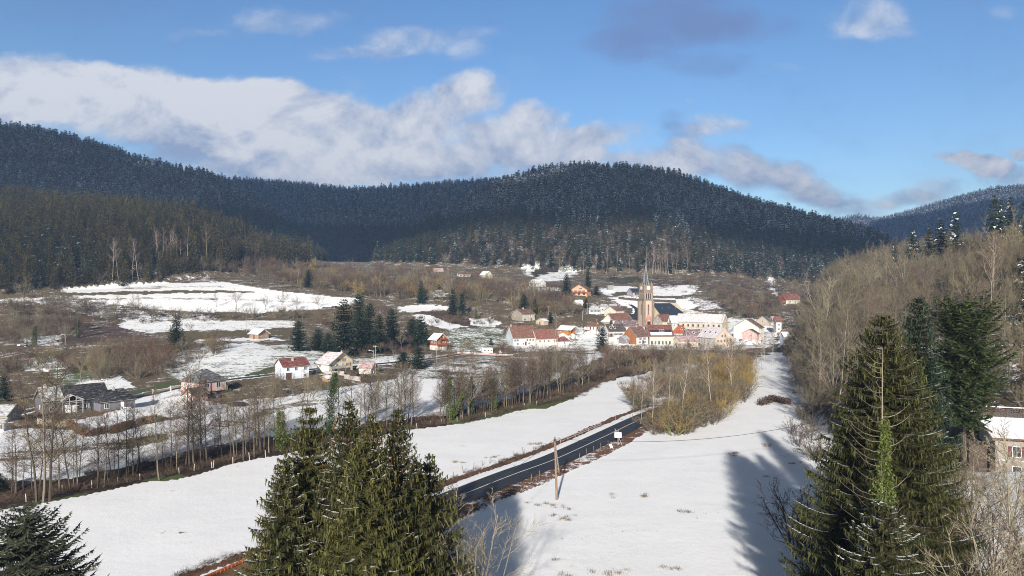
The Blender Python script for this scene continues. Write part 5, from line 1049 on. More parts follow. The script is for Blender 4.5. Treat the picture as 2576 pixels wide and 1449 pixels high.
def spruce(h, rm_, nwh, nbr, dens, seed, snow=.12, z0=.04, tw=.17, hang=.6, prof=.85, open_=0.0, pine=False, lean=0.0):
    r = np.random.default_rng(seed); zf = z0+(1-z0)*(np.arange(nwh)+r.uniform(-.3, .3, nwh))/nwh; zf = np.clip(zf, z0, .985)
    leaf, sn, wood = [], [], []
    for z_ in zf:
        nb = nbr
        if pine: l0 = rm_*math.sqrt(max(0.03, 1-((z_-.72)/.30)**2)) if z_ > .45 else rm_*.65
        else: l0 = rm_*(1-z_)**prof+.25*min(1, rm_/3)
        for k in range(nb):
            if r.random() < open_: continue
            a = 2*math.pi*(k+r.random())/nb; l = l0*r.uniform(.68, 1.12); zz = z_*h+r.uniform(-.3, .3)*h/nwh
            nseg = max(2, int(l*dens)); t = (np.arange(nseg)+r.random(nseg))/nseg
            dr = (.38*(1-z_)+.02)
            up = .25 if not pine else .45
            Z = zz+l*(-dr*np.sin(t*math.pi*.72)+up*t**2.2*(.6 if z_ < .8 else 1.5))
            ca, sa = math.cos(a), math.sin(a); P_ = np.stack([ca*l*t+lean*Z/h, sa*l*t, Z], 1)
            sd = np.array([-sa, ca, 0]); fw = np.array([ca, sa, 0])
            # side twigs, both sides
            for s in (-1, 1):
                ln = (.30*l*(1-t)**.7+.22)*r.uniform(.6, 1.2, nseg)*(1.25 if pine else 1)
                Dv = (sd*s*.75+fw*.62)[None]*ln[:, None]; Dv[:, 2] += ln*r.uniform(-.35, .15 if not pine else .6, nseg)
                leaf.append(tri_arr(P_, Dv, np.full(nseg, tw*r.uniform(.8, 1.2))*(1+.4*(l > 2)), r, nrm(np.cross(Dv, np.tile([0, 0, 1.0], (nseg, 1))+rndu(nseg, r)*.5))))
            # hanging curtains
            if hang > 0:
                ln = hang*(.45+.55*l/rm_)*r.uniform(.5, 1.3, nseg)*(t*.8+.25); Dv = np.stack([r.normal(0, .12, nseg)+ca*.18, r.normal(0, .12, nseg)+sa*.18, -np.ones(nseg)], 1)*ln[:, None]
                off = sd[None]*r.uniform(-.32, .32, nseg)[:, None]*(l*.28)*(1-t)[:, None]
                leaf.append(tri_arr(P_+off, Dv, np.full(nseg, tw*1.05), r))
            # tip
            tipD = np.array([[ca*.5*l*.16, sa*.5*l*.16, l*.07]]); leaf.append(tri_arr(P_[-1:], tipD, np.array([tw]), r))
            if r.random() < snow:
                m_ = (t > r.uniform(.3, .65)) & (r.random(nseg) < .8)
                if m_.any():
                    q = P_[m_]+np.array([0, 0, tw*.35]); Dv = fw[None]*(l/nseg*1.9)*r.uniform(.7, 1.3, (m_.sum(), 1)); Dv = Dv+sd[None]*r.normal(0, .08, (m_.sum(), 1)); Dv[:, 2] += .03 if dens > 3.5 else -.62*np.linalg.norm(Dv, axis=1)*r.uniform(.4, 1.3, m_.sum()); q = q if dens > 3.5 else q+fw[None]*(l*.10)
                    sn.append(tri_arr(q-Dv*.3, Dv, tw*r.uniform(.5, 2.9, m_.sum()), r, np.tile(sd, (m_.sum(), 1))))
            if dens > 3 and l > 1: wood.append(tube_tris(np.stack([np.array([lean*zz/h, 0, zz]), P_[nseg//3], P_[2*nseg//3]]), [.035, .02, .006], 3))
    # leader
    L_ = r.integers(5, 9); q = np.tile([[lean, 0, h*.97]], (L_, 1)); Dv = np.stack([r.normal(0, .15, L_), r.normal(0, .15, L_), r.uniform(.3, 1.0, L_)], 1)*(.035*h); leaf.append(tri_arr(q, Dv, np.full(L_, tw), r))
    rt = .011*h+.05; trunk = tube_tris([(0, 0, -.8), (lean*.3, 0, h*.3), (lean*.7, 0, h*.7), (lean, 0, h*.995)], [rt*1.15, rt*.85, rt*.45, .02], 7 if dens > 3 else 4)
    lf = np.concatenate(leaf); s_ = np.concatenate(sn) if sn else np.zeros((0, 3, 3)); wd = np.concatenate(wood) if wood else np.zeros((0, 3, 3))
    return trunk, lf, s_, wd
def bare(h, seed, kind='round'):
    r = np.random.default_rng(seed); G = []; thick = []; thin = []
    def child(P0, D0, L0, R0, nch, tmin, tmax, ang, lr, up, wob_=.25, rr=.5):
        n = len(P0); idx = np.repeat(np.arange(n), nch); m_ = len(idx); t = tmin+(tmax-tmin)*((np.tile(np.arange(nch), n)+r.random(m_))/nch)
        p = P0[idx]+D0[idx]*(L0[idx]*t)[:, None]; ax = nrm(np.cross(D0[idx], rndu(m_, r))); a = np.radians(ang*r.uniform(.65, 1.3, m_))[:, None]
        d = D0[idx]*np.cos(a)+ax*np.sin(a); d = nrm(d+np.array([0, 0, up])+r.normal(0, wob_*.3, (m_, 3))); l = L0[idx]*lr*(1-t*.45)*r.uniform(.6, 1.2, m_)
        return p, d, l, R0[idx]*rr*(1-t*.35)
    def emit(P0, D0, L0, R0, dest, n=4):
        for p, d, l, rr in zip(P0, D0, L0, R0):
            b = r.normal(0, .05, 3)*l; dest.append(tube_tris([p, p+d*l*.5+b, p+d*l], [rr, rr*.75, rr*.4], n))
    def ribbon(P0, D0, L0, R0):
        return tri_arr(P0, D0*L0[:, None], R0*2, r)
    if kind == 'alder':
        tr = [np.array([0, 0, -.5])]; d = np.array([r.normal(0, .03), r.normal(0, .03), 1]); n = 7
        for i in range(n): tr.append(tr[-1]+nrm((d+r.normal(0, .035, 3)*[1, 1, 0])[None])[0]*(h+.5)/n)
        tr = np.array(tr); R = .0105*h; thick.append(tube_tris(tr, [R*(1-.88*i/n) for i in range(n+1)], 6))
        nl = 42; t = .22+.78*(np.arange(nl)+r.random(nl))/nl; P_ = np.stack([np.interp(t*h, tr[:, 2], tr[:, k]) for k in range(3)], 1); a = r.uniform(0, 2*np.pi, nl)
        el = np.radians(r.uniform(12, 50, nl)+15*t); D_ = np.stack([np.cos(a)*np.cos(el), np.sin(a)*np.cos(el), np.sin(el)], 1); L_ = h*(.26*(1-t)**.6+.05)*r.uniform(.6, 1.15, nl); R_ = .035*(1-t*.6)+.008
        emit(P_, D_, L_, R_, thick, 3); spec = [(8, .15, 1, 42, .55, .10, .45), (8, .1, 1, 38, .55, .06, .6)]; R_ = R_*.8
    elif kind == 'birch':
        n = 7; tr = [np.array([0, 0, -.5])]; d = np.array([r.normal(0, .05), r.normal(0, .05), 1])
        for i in range(n): tr.append(tr[-1]+nrm((d+r.normal(0, .03, 3)*[1, 1, 0])[None])[0]*(h+.5)/n)
        tr = np.array(tr); R = .0068*h; thick.append(tube_tris(tr, [R*(1-.85*i/n) for i in range(n+1)], 6))
        nl = 22; t = .38+.62*(np.arange(nl)+r.random(nl))/nl; P_ = np.stack([np.interp(t*h, tr[:, 2], tr[:, k]) for k in range(3)], 1); a = r.uniform(0, 2*np.pi, nl)
        el = np.radians(r.uniform(42, 68, nl)); D_ = np.stack([np.cos(a)*np.cos(el), np.sin(a)*np.cos(el), np.sin(el)], 1); L_ = h*(.26*(1-t)**.5+.04)*r.uniform(.7, 1.1, nl); R_ = .03*(1-t*.5)+.008
        emit(P_, D_, L_, R_, thick, 3); spec = [(8, .15, 1, 35, .45, .05, .45), (7, .1, 1, 45, .55, -.25, .5)]; R_ = R_*.7
    elif kind == 'bushy':
        nl = 11; a = r.uniform(0, 2*np.pi, nl); el = np.radians(r.uniform(48, 86, nl)); P_ = np.stack([np.cos(a)*.5, np.sin(a)*.5, -.3*np.ones(nl)], 1)
        D_ = np.stack([np.cos(a)*np.cos(el), np.sin(a)*np.cos(el), np.sin(el)], 1); L_ = h*r.uniform(.45, .85, nl); R_ = np.full(nl, .013*h*.7); emit(P_, D_, L_, R_, thick, 4)
        p, d, l, rr = child(P_, D_, L_, R_, 6, .25, 1.0, 40, .55, .12, rr=.5); emit(p, d, l, rr, thick, 3); P_, D_, L_, R_ = p, d, l, rr
        spec = [(6, .15, 1, 42, .50, .08, .5), (6, .1, 1, 42, .5, .05, .6)]
    elif kind == 'willow':
        nl = 20; a = r.uniform(0, 2*np.pi, nl); el = np.radians(r.uniform(38, 85, nl)); P_ = np.stack([np.cos(a)*.35, np.sin(a)*.35, -.3*np.ones(nl)], 1)
        D_ = np.stack([np.cos(a)*np.cos(el), np.sin(a)*np.cos(el), np.sin(el)], 1); L_ = h*r.uniform(.62, 1.0, nl); R_ = np.full(nl, .011*h*.6); emit(P_, D_, L_, R_, thick, 4)
        spec = [(9, .2, 1, 24, .45, .22, .5), (8, .15, 1, 26, .5, .18, .55)]
    else:
        tl = h*r.uniform(.22, .34); R = .0105*h; thick.append(tube_tris([(0, 0, -.5), (r.normal(0, .1), r.normal(0, .1), tl*.5), (0, 0, tl)], [R*1.25, R, R*.85], 7))
        nl = 9; a = 2*np.pi*(np.arange(nl)+r.random(nl)*.7)/nl; el = np.radians(np.concatenate([r.uniform(40, 66, nl-2), r.uniform(72, 86, 2)])); P_ = np.stack([np.zeros(nl), np.zeros(nl), tl*r.uniform(.7, 1.0, nl)], 1)
        D_ = np.stack([np.cos(a)*np.cos(el), np.sin(a)*np.cos(el), np.sin(el)], 1); L_ = h*r.uniform(.42, .62, nl); R_ = np.full(nl, R*.40); emit(P_, D_, L_, R_, thick, 5)
        p, d, l, rr = child(P_, D_, L_, R_, 7, .25, 1.0, 38, .52, .14, rr=.5); emit(p, d, l, rr, thick, 3); P_, D_, L_, R_ = p, d, l, rr
        spec = [(8, .15, 1, 38, .52, .10, .5), (7, .1, 1, 36, .52, .08, .6)]
    for (nch, t0, t1, ang, lr, up, rr) in spec:
        P_, D_, L_, R_ = child(P_, D_, L_, R_, nch, t0, t1, ang, lr, up, rr=rr); R_ = np.maximum(R_, .0100); thin.append(ribbon(P_, D_, L_*1.15, R_*1.25))
    return np.concatenate(thick), np.concatenate(thin)
def leaves_around(pts, rad, n, size, seed):
    r = np.random.default_rng(seed); pts = np.asarray(pts, float); t = r.random(n)*(len(pts)-1); i = np.minimum(t.astype(int), len(pts)-2); f = (t-i)[:, None]
    P_ = pts[i]*(1-f)+pts[i+1]*f; R = np.interp(t, np.arange(len(pts)), rad); u = rndu(n, r); u[:, 2] *= .3; u = nrm(u)
    P_ = P_+u*(R*r.uniform(.25, 1.05, n)*(1+.30*np.sin(P_[:, 2]*1.3+u[:, 0]*4)+.28*np.sin(P_[:, 2]*3.7+u[:, 1]*5+1)))[:, None]; Dv = (rndu(n, r)*.7+u*.5+np.array([0, 0, -.3]))*size
    return tri_arr(P_, Dv, np.full(n, size*.9), r)
# ---- foliage and bark
M_bark = cmat('spruce_bark', (0.075, 0.05, 0.035), .9, .3, 5, rand=.1)
F_olive = cmat('olive_spruce_needles', (0.057, 0.056, 0.016), .75, .22, .8, island=.45, rand=.15, spec=.2)
F_olive2 = cmat('deep_olive_spruce_needles', (0.046, 0.048, 0.0155), .75, .22, .8, island=.45, rand=.15, spec=.2)
F_grey = cmat('grey_green_needles', (0.052, 0.060, 0.038), .75, .2, .8, island=.4, rand=.1, spec=.2)
F_dark = cmat('dark_green_needles', (0.026, 0.042, 0.024), .8, .25, .8, island=.4, rand=.25, spec=.15)
F_warm = cmat('brown_green_needles', (0.074, 0.064, 0.022), .8, .3, .5, island=.35, rand=.45, spec=.15)
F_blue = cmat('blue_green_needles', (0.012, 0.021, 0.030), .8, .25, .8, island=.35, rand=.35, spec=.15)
F_yel = cmat('yellow_green_needles', (0.11, 0.115, 0.025), .8, .2, .8, island=.3, spec=.15)
F_pine = cmat('pine_needles', (0.052, 0.070, 0.024), .75, .2, .8, island=.4, spec=.2)
F_rime = cmat('thinly_rimed_needles', (0.17, 0.20, 0.19), .7, .2, .8, island=.5, rand=.5)
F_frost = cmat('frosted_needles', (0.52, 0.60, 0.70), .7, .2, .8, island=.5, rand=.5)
F_ivy = cmat('ivy_leaves', (0.070, 0.090, 0.016), .6, .25, 1.2, island=.5, spec=.35)
F_ivyd = cmat('dark_ivy_leaves', (0.040, 0.060, 0.020), .6, .25, 1.2, island=.5, spec=.3)
def twig(name, c, rand=.2): return cmat(name, c, .85, .2, .5, island=.3, rand=rand, spec=.15)
T_olive = twig('olive_grey_twigs', (0.162, 0.140, 0.088), .3); T_brown = twig('brown_twigs', (0.105, 0.075, 0.054), .3); T_rust = twig('rusty_twigs', (0.135, 0.075, 0.045), .3); T_gold = twig('golden_willow_twigs', (0.31, 0.195, 0.055))
T_dark = twig('dark_brown_twigs', (0.080, 0.055, 0.042)); T_pale = twig('pale_lichen_twigs', (0.20, 0.17, 0.115)); T_red = twig('purple_brown_twigs', (0.125, 0.078, 0.068)); T_green = twig('greenish_twigs', (0.150, 0.150, 0.065))
K_grey = twig('grey_bark', (0.19, 0.165, 0.125)); K_dark = twig('dark_bark', (0.075, 0.058, 0.045)); K_mid = twig('mid_brown_bark', (0.150, 0.126, 0.095)); K_birch = twig('birch_bark', (0.35, 0.30, 0.24)); K_pale = twig('pale_bark', (0.23, 0.20, 0.145))
LIB = {}                                  # name -> (category, list of (part name, mesh)), height, joined mesh
def put(key, oname, cat, parts, h):
    LIB[key] = dict(oname=oname, cat=cat, parts=parts, h=h)
def mk_spruce(key, oname, cat, h, rm_, nwh, nbr, dens, seed, fol, **kw):
    snm = kw.pop('snowmat', M_snow); tr, lf, sn, wd = spruce(h, rm_, nwh, nbr, dens, seed, **kw)
    parts = [('trunk', tris_mesh(key+'_trunk', [(tr, 0), (wd, 0)], [M_bark])), ('crown', tris_mesh(key+'_crown', [(lf, 0), (sn, 1)], [fol, snm]))]
    put(key, oname, cat, parts, h)
    LIB[key]['join'] = lambda: tris_mesh(key+'_all', [(tr, 0), (lf, 1), (sn, 2)], [M_bark, fol, snm])
for i in range(5):                         # near spruces
    pass
def mk_bare(key, oname, cat, h, seed, kind, bark, tw_, extra=None):
    a, b = bare(h, seed, kind); parts = [('trunk', tris_mesh(key+'_trunk', [(a, 0)], [bark])), ('crown', tris_mesh(key+'_crown', [(b, 0)], [tw_]))]
    put(key, oname, cat, parts, h); LIB[key]['join'] = lambda: tris_mesh(key+'_all', [(a, 0), (b, 1)], [bark, tw_])
for i in range(4): mk_spruce('sp_dark%d' % i, 'spruce_tree', 'spruce', 18, [4.9, 5.3, 4.5, 5.7][i], 30, 8, 3.0, 40+i, F_dark, snow=.0, tw=.44, hang=.8, open_=.04, prof=.48)
for i in range(3): mk_spruce('sp_snowy%d' % i, 'spruce_tree', 'spruce', 18, [4.6, 4.2, 5.0][i], 26, 8, 2.8, 60+i, F_dark, snow=.20, tw=.40, hang=.7, open_=.08, prof=.65)
mk_spruce('sp_yellow', 'conifer_tree', 'conifer', 12, 2.4, 24, 8, 3, 71, F_yel, snow=0, tw=.3, hang=.5)
mk_spruce('thuja', 'thuja_tree', 'thuja', 6, .9, 26, 9, 5, 72, F_dark, snow=0, tw=.22, hang=.2, prof=.35)
for i in range(5): mk_spruce('fw%d' % i, 'spruce_tree', 'spruce', 20, [4.2, 4.8, 3.8, 4.4, 5.0][i], 16, 7, 1.3, 80+i, F_warm, snow=0, tw=.85, hang=.9, open_=.05, prof=.55)
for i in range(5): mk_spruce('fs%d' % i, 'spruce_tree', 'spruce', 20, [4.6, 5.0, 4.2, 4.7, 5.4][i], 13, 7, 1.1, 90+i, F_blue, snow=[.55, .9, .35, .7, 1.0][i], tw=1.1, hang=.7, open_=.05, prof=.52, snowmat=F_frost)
for i in range(3): mk_spruce('fd%d' % i, 'spruce_tree', 'spruce', 20, [4.6, 5.0, 4.2][i], 13, 7, 1.1, 95+i, F_dark, snow=[.06, .35, .7][i], tw=1.0, hang=.8, open_=.05, prof=.55, snowmat=F_rime)
for i in range(4): mk_bare('alder%d' % i, 'alder_tree', 'bare tree', 15, 100+i, 'alder', [K_dark, K_mid, K_dark, K_mid][i], [T_brown, T_red, T_brown, T_olive][i])
for i in range(4): mk_bare('round%d' % i, 'bare_tree', 'bare tree', 13, 110+i, 'round', [K_mid, K_mid, K_mid, K_grey][i], [T_olive, T_olive, T_brown, T_brown][i])
for i in range(2): mk_bare('roundr%d' % i, 'bare_tree', 'bare tree', 11, 120+i, 'round', K_dark, [T_red, T_rust][i])
for i in range(2): mk_bare('gold%d' % i, 'willow_bush', 'bush', 6.5, 130+i, 'bushy', T_green, [T_gold, T_gold][i])
for i in range(2): mk_bare('shrub%d' % i, 'bare_bush', 'bush', 5, 134+i, 'bushy', K_mid, [T_olive, T_rust][i])
mk_bare('shrubd', 'bare_bush', 'bush', 5, 137, 'bushy', K_dark, T_dark); mk_bare('tallwillow', 'willow_tree', 'bare tree', 10, 139, 'willow', K_grey, T_olive)
for i in range(2): mk_bare('birch%d' % i, 'birch_tree', 'birch', 16, 140+i, 'birch', K_birch, T_red)
mk_bare('lichen0', 'bare_tree', 'bare tree', 16, 151, 'round', K_pale, T_pale); mk_bare('lichen1', 'bare_tree', 'bare tree', 16, 152, 'alder', K_pale, T_pale)
ITEMS = []
def item(key, X, Y, h, w=1.0, rot=None, label=None, group=None, force=False, z=None, tag=None):
    ITEMS.append(dict(key=key, X=X, Y=Y, h=h, w=w, rot=random.uniform(0, 6.28) if rot is None else rot, label=label, group=group, force=force, z=z, tag=tag))
def item_px(key, px, yb, ytop=None, hm=None, wpx=None, y0=60, label=None, force=True, tag=None, Yu=None):
    if Yu: X, Y = (px-CX)/FD*Yu, Yu
    else:
        a, b = rays([px], [yb], Hu, y0); X, Y = float(a[0]), float(b[0])
    zg = float(Hu(np.array([X]), np.array([Y]))[0])
    h = hm if hm else (CU+(HZ-ytop)/FD*Y-zg)*K
    k0 = LIB[key]['h']; w = 1.0
    if wpx: # half-width in survey pixels at the foot of the crown
        base_r = {'sp': 4.6, 'th': .9, 'fw': 4.2, 'fd': 4.4, 'fs': 4.4}.get(key[:2], 3.8); w = (wpx*K*Y/FD)/(base_r*h/k0)
    item(key, X, Y, h, w, label=label, force=force, tag=tag); return X, Y
# conifers that stand singly on the valley slopes
item_px('sp_dark0', 443, 883, 797, wpx=25, label='big dark spruce standing alone above the charcoal house left of the timber cabin')
item_px('sp_dark1', 752, 882, 806, wpx=24, label='dark spruce between the timber cabin and the blue white house')
item_px('sp_dark2', 866, 892, 752, wpx=42, label='largest broad dark fir of the clump above the cream house')
item_px('sp_dark3', 903, 872, 738, wpx=26, label='tallest slender fir behind the clump above the cream house')
item_px('sp_dark0', 928, 886, 762, wpx=30, label='fir right of the largest fir in the clump above the cream house')
item_px('sp_dark2', 956, 884, 790, wpx=20, label='narrow fir in the right half of the clump above the cream house')
item_px('sp_dark1', 985, 866, 775, wpx=24, label='fir at the right end of the clump above the cream house')
item_px('sp_dark3', 1036, 864, 802, wpx=22, label='left one of two round dark firs left of the red chalet')
item_px('sp_dark1', 1060, 868, 793, wpx=24, label='right one of two round dark firs left of the red chalet')
item_px('sp_dark2', 1052, 928, 868, wpx=24, label='bushy fir beside the lane below the red chalet')
item_px('sp_dark0', 1015, 926, 884, wpx=24, label='lower bushy fir left of the one below the red chalet')
item_px('sp_dark1', 800, 880, 828, wpx=22, label='low dark yew like conifer right of the spruce by the timber cabin'); item_px('sp_dark3', 826, 884, 836, wpx=18, label='short dark conifer at the left foot of the largest fir')
item_px('sp_dark0', 1058, 762, 706, wpx=12, label='lone slim spruce in the scrub above the snow patch')
item_px('sp_dark1', 1140, 790, 727, wpx=15, label='left spruce of the pair right of the lone slim spruce'); item_px('sp_dark3', 1162, 792, 735, wpx=12, label='right spruce of the pair right of the lone slim spruce')
item_px('sp_yellow', 1198, 803, 752, wpx=13, label='yellow green pointed conifer above the dark bracken slope')
item_px('sp_dark2', 1318, 794, 736, wpx=17, label='dark pointed fir behind the grey stone house'); item_px('sp_dark0', 1346, 790, 752, wpx=9, label='small fir right of the pointed fir behind the grey stone house')
item_px('sp_dark1', 1425, 742, 688, wpx=13, label='dark fir left of the orange chalet'); item_px('sp_dark3', 1479, 742, 676, wpx=10, label='tall thin fir behind the right end of the orange chalet'); item_px('sp_dark0', 1500, 742, 718, wpx=10, label='bushy evergreen right of the orange chalet')
item_px('sp_dark1', 1385, 812, 785, wpx=9, label='dark evergreen bush beside the wooden pole right of the stone house'); item_px('sp_dark2', 1474, 775, 750, wpx=9, label='blue green spruce left of the white hipped roof house')
item_px('sp_dark2', 1514, 884, 820, wpx=20, label='dark ivy green conifer before the white house with skylights'); item_px('sp_snowy1', 1537, 822, 799, wpx=7, label='little spruce in front of the long rust barn')
item_px('sp_dark3', 776, 722, 678, wpx=13, label='green pine at the upper edge of the long snow field'); item_px('sp_dark0', 1105, 728, 716, wpx=9, label='small evergreen in the scrub left of the lone slim spruce')
item_px('sp_yellow', 83, 872, 848, wpx=17, label='round green bush shaped conifer beside the parked cars'); item_px('thuja', 901, 954, 925, label='column shaped thuja at the corner of the low garage'); item_px('thuja', 68, 872, 854, label='brown green hedge conifer left of the parked cars')
item_px('sp_dark1', -6, 1232, 1190, wpx=26, label='dark conifer tip at the left edge above the stream'); item_px('sp_dark2', 12, 1010, 940, wpx=22, label='dark green conifer at the left edge behind the beige house'); item_px('sp_dark0', 1235, 868, 850, wpx=6, label='small cone shaped evergreen in the garden left of the farmhouse')
for i, (px, yb, yt, w_) in enumerate([(560,668,600,16),(585,665,590,14),(657,668,600,15),(720,672,592,20),(745,674,585,18),(775,672,590,16),(700,670,598,14)]): item_px('fw%d' % (i % 5), px, yb, yt, wpx=w_, label='spruce at the right end of the brown forest edge, %s from the left' % ordw(i+1))
# snow dusted firs on the crest of the right bank
for i, (px, yt, w_, Y) in enumerate([(2296,574,27,330),(2335,567,26,320),(2367,551,32,310),(2404,530,32,300),(2498,489,38,255),(2520,499,26,262),(2541,494,28,250),(2577,484,34,230),(2250,612,14,345),(2600,560,50,150),(2586,690,40,130)]):
    item_px('sp_snowy%d' % (i % 3), px, 0, yt, wpx=w_, Yu=Y, label='snow dusted fir on the crest of the right bank, %s from the left' % ordw([2,3,4,5,6,7,8,10,1,11,9][i]))
# stream side alders
def along(P_, s):
    d = np.hypot(*(P_[1:, :2]-P_[:-1, :2]).T); c = np.concatenate([[0], np.cumsum(d)]); return np.array([np.interp(s*c[-1], c, P_[:, k]) for k in range(2)])
SA = [(30,1240,1075),(40,1238,1060),(92,1262,940),(108,1262,915),(125,1262,905),(150,1235,1020),(178,1238,1030),(196,1232,1028),(245,1228,1060),(262,1226,1050),(280,1215,1040),(296,1212,1030),(318,1200,1010),(335,1195,1020),(352,1185,1015),(401,1208,985),(430,1182,1010),(445,1190,1020),(478,1180,930),(490,1178,925),(505,1172,945),
      (520,1165,950),(548,1160,1000),(590,1160,985),(612,1158,960),(640,1150,990),(655,1135,1000)]
for i, (px, yb, yt) in enumerate(SA): item_px('alder%d' % (i % 4), px, yb, yt, tag='alder', y0=50)
r_ = np.random.default_rng(5)
for px in [38,60,75,100,135,190,205,252,270,288,325,342,405,420,438,468,483,497,512,535,560,575,600,620,632,648,660]:
    yb = np.interp(px, [0,85,171,293,453,640], [1240,1242,1228,1196,1168,1130])+r_.uniform(-8, 12); item_px('alder%d' % r_.integers(0, 4), px+r_.uniform(-6, 6), yb, yb-r_.uniform(70, 185), tag='alder', y0=50)
for px in np.concatenate([r_.uniform(905, 1150, 24), r_.uniform(1140, 1540, 125), r_.uniform(660, 905, 6)]):
    yb = np.interp(px, [640,820,1010,1134,1288,1371,1438,1505,1560], [1150,1112,1080,1060,1026,1010,985,955,940])-r_.uniform(2, 26)
    top = np.interp(px, [640,905,1000,1150,1230,1300,1400,1520], [960,925,912,930,925,880,872,885])+r_.uniform(-4, 38)
    item_px('alder%d' % r_.integers(0, 4), px, yb, top, tag='alder', y0=50)
for px, yb, yt, k in [(1180,1052,865,'round2'),(770,1060,935,'round0'),(1335,1015,870,'round2'),(1465,975,868,'round3'),(1595,1030,925,'round3')]: item_px(k, px, yb, yt, tag='alder', y0=50)
# scatter of bare trees and bushes over the slopes: polygon of the feet, number, keys, heights, tag
def scatter(poly, n, keys, hr_, tag, y0=100, minh=0, seed=1, force=False):
    r = np.random.default_rng(seed); P_ = np.array(poly, float); x0, y0_ = P_.min(0); x1, y1_ = P_.max(0); got = []
    while len(got) < n:
        a = r.uniform(x0, x1, n*3); b = r.uniform(y0_, y1_, n*3); m_ = inpoly(a, b, poly); got += list(zip(a[m_], b[m_]))
    got = np.array(got[:n]); X, Y = rays(got[:, 0], got[:, 1], Hu, y0)
    for (x_, y_) in zip(X, Y):
        if any(math.hypot(x_-p[0], y_-p[1]) < p[2]+1.0 for p in PADS): continue
        bad = False
        for R_, hw, _ in ROADS:
            d, _, _ = seg_dist(np.array([x_]), np.array([y_]), R_)
            if d[0] < hw+.8: bad = True; break
        if bad: continue
        k = keys[r.integers(0, len(keys))]; item(k, float(x_), float(y_), r.uniform(*hr_), r.uniform(.85, 1.2), rot=r.uniform(0, 6.28), tag=tag, force=force)
MIX = ['round0','round1','round2','round3','roundr0','roundr1','shrub0','shrub1','tallwillow','round2','round3','roundr0','shrubd']
scatter([(0,775),(160,748),(240,768),(430,795),(700,795),(860,790),(900,768),(1000,780),(1000,830),(860,835),(740,804),(480,802),(265,818),(200,850),(0,866)], 300, MIX+['alder1'], (5, 10), 'on the slope above the parked cars and the timber cabin', seed=11)
scatter([(0,886),(330,876),(560,860),(600,890),(400,900),(420,955),(230,960),(120,930),(0,940)], 150, MIX+['shrub1','gold0','shrubd'], (4.5, 10), 'on the bank behind the charcoal house', seed=12)
scatter([(230,875),(420,880),(430,930),(240,950)], 34, ['tallwillow','shrub0','shrub1','roundr1'], (7, 11), 'in the tall thicket behind the charcoal house', seed=13)
scatter([(430,676),(560,690),(720,712),(880,740),(1000,755),(1280,765),(1300,790),(1450,800),(1470,765),(1430,748),(1300,718),(1200,704),(1000,684),(800,672),(520,668)], 760, MIX+['roundr0','gold1','alder1','roundr1','round3','gold0','birch1'], (6, 15.5), 'in the scrub wood below the forest', seed=14)
scatter([(1000,785),(1260,795),(1400,810),(1500,830),(1460,860),(1270,820),(1000,830)], 40, MIX, (4, 8), 'in the gardens left of the village', seed=15)
scatter([(1450,690),(1560,700),(1780,700),(1900,700),(2060,710),(2080,790),(1960,800),(1830,770),(1800,740),(1640,712),(1500,712)], 230, ['round0','round2','round3','roundr0','roundr1','shrubd','round1'], (6, 12), 'on the slope behind the church', seed=16)
scatter([(1780,755),(1960,780),(1960,810),(1860,805)], 40, ['round0','round1','round3','roundr1','shrubd'], (8, 13), 'behind the school building', seed=17)
scatter([(860,905),(1000,868),(1100,885),(1240,862),(1290,905),(1100,950),(1000,950)], 46, MIX+['shrub1'], (4, 9), 'between the cream house and the white container', seed=18)
scatter([(1240,880),(1420,880),(1480,905),(1440,940),(1260,935)], 60, ['roundr0','round2','shrub0','roundr1','round3'], (5, 9.5), 'before the farmhouse', seed=19)
scatter([(1500,900),(1560,885),(1880,872),(1860,900),(1700,900),(1560,935)], 70, ['round0','round1','round3','shrub1','shrub0','roundr1'], (6, 11.5), 'below the church and the apartment house', seed=20)
scatter([(440,965),(560,1010),(650,1000),(680,960),(800,960),(820,990),(650,1030),(430,1060)], 26, ['shrub0','roundr0','round2','shrub1'], (3, 7), 'around the pink house and the pond', seed=21)
scatter([(690,975),(900,975),(940,985),(800,1010),(680,1010)], 12, ['round0','round1','round2'], (6, 10), 'in the meadow below the white and cream houses', seed=22)
scatter([(1565,965),(1600,1058),(1630,1092),(1720,1100),(1800,1062),(1868,1010),(1886,960),(1900,915),(1860,890),(1700,890),(1600,905)], 110, ['shrub0','shrub1','shrub0','gold1','round0','shrub0','round3','round1'], (5.5, 10), 'in the golden thicket beside the road', y0=60, seed=23)
scatter([(1590,1040),(1632,1092),(1720,1100),(1800,1062),(1868,1010),(1880,975),(1760,1000),(1690,1035),(1640,1050)], 120, ['shrub0','shrub0','shrub1','round2','shrub0','round1','shrub1','gold1'], (5, 9.5), 'in the golden thicket beside the road', y0=60, seed=25)
scatter([(1640,930),(1700,900),(1860,885),(1895,920),(1880,975),(1760,1000),(1650,1000)], 80, ['shrub0','gold1','shrub1','round0','round2','round3'], (6.5, 10.5), 'in the golden thicket beside the road', y0=60, seed=26)
scatter([(1800,930),(1890,925),(1885,985),(1800,1010)], 60, ['gold0','gold1','gold0'], (6, 9.5), 'in the golden thicket beside the road', y0=60, seed=24)
for i, (px, yb, yt) in enumerate([(1790,1050,865),(1709,1075,880),(1676,1080,930),(1640,1085,900),(1838,1010,850),(1846,1008,845),(1918,932,840),(1926,930,830),(1941,918,835),(1948,916,825),(1905,925,850),(1733,905,850),(1390,908,795),(1405,906,800),(1610,1068,940)]): item_px('birch%d' % (i % 2), px, yb, yt, y0=60, label='slender pale birch in the thicket strip between road and village, %s of fifteen by size order' % ordw(i+1) if False else None, tag='birches')
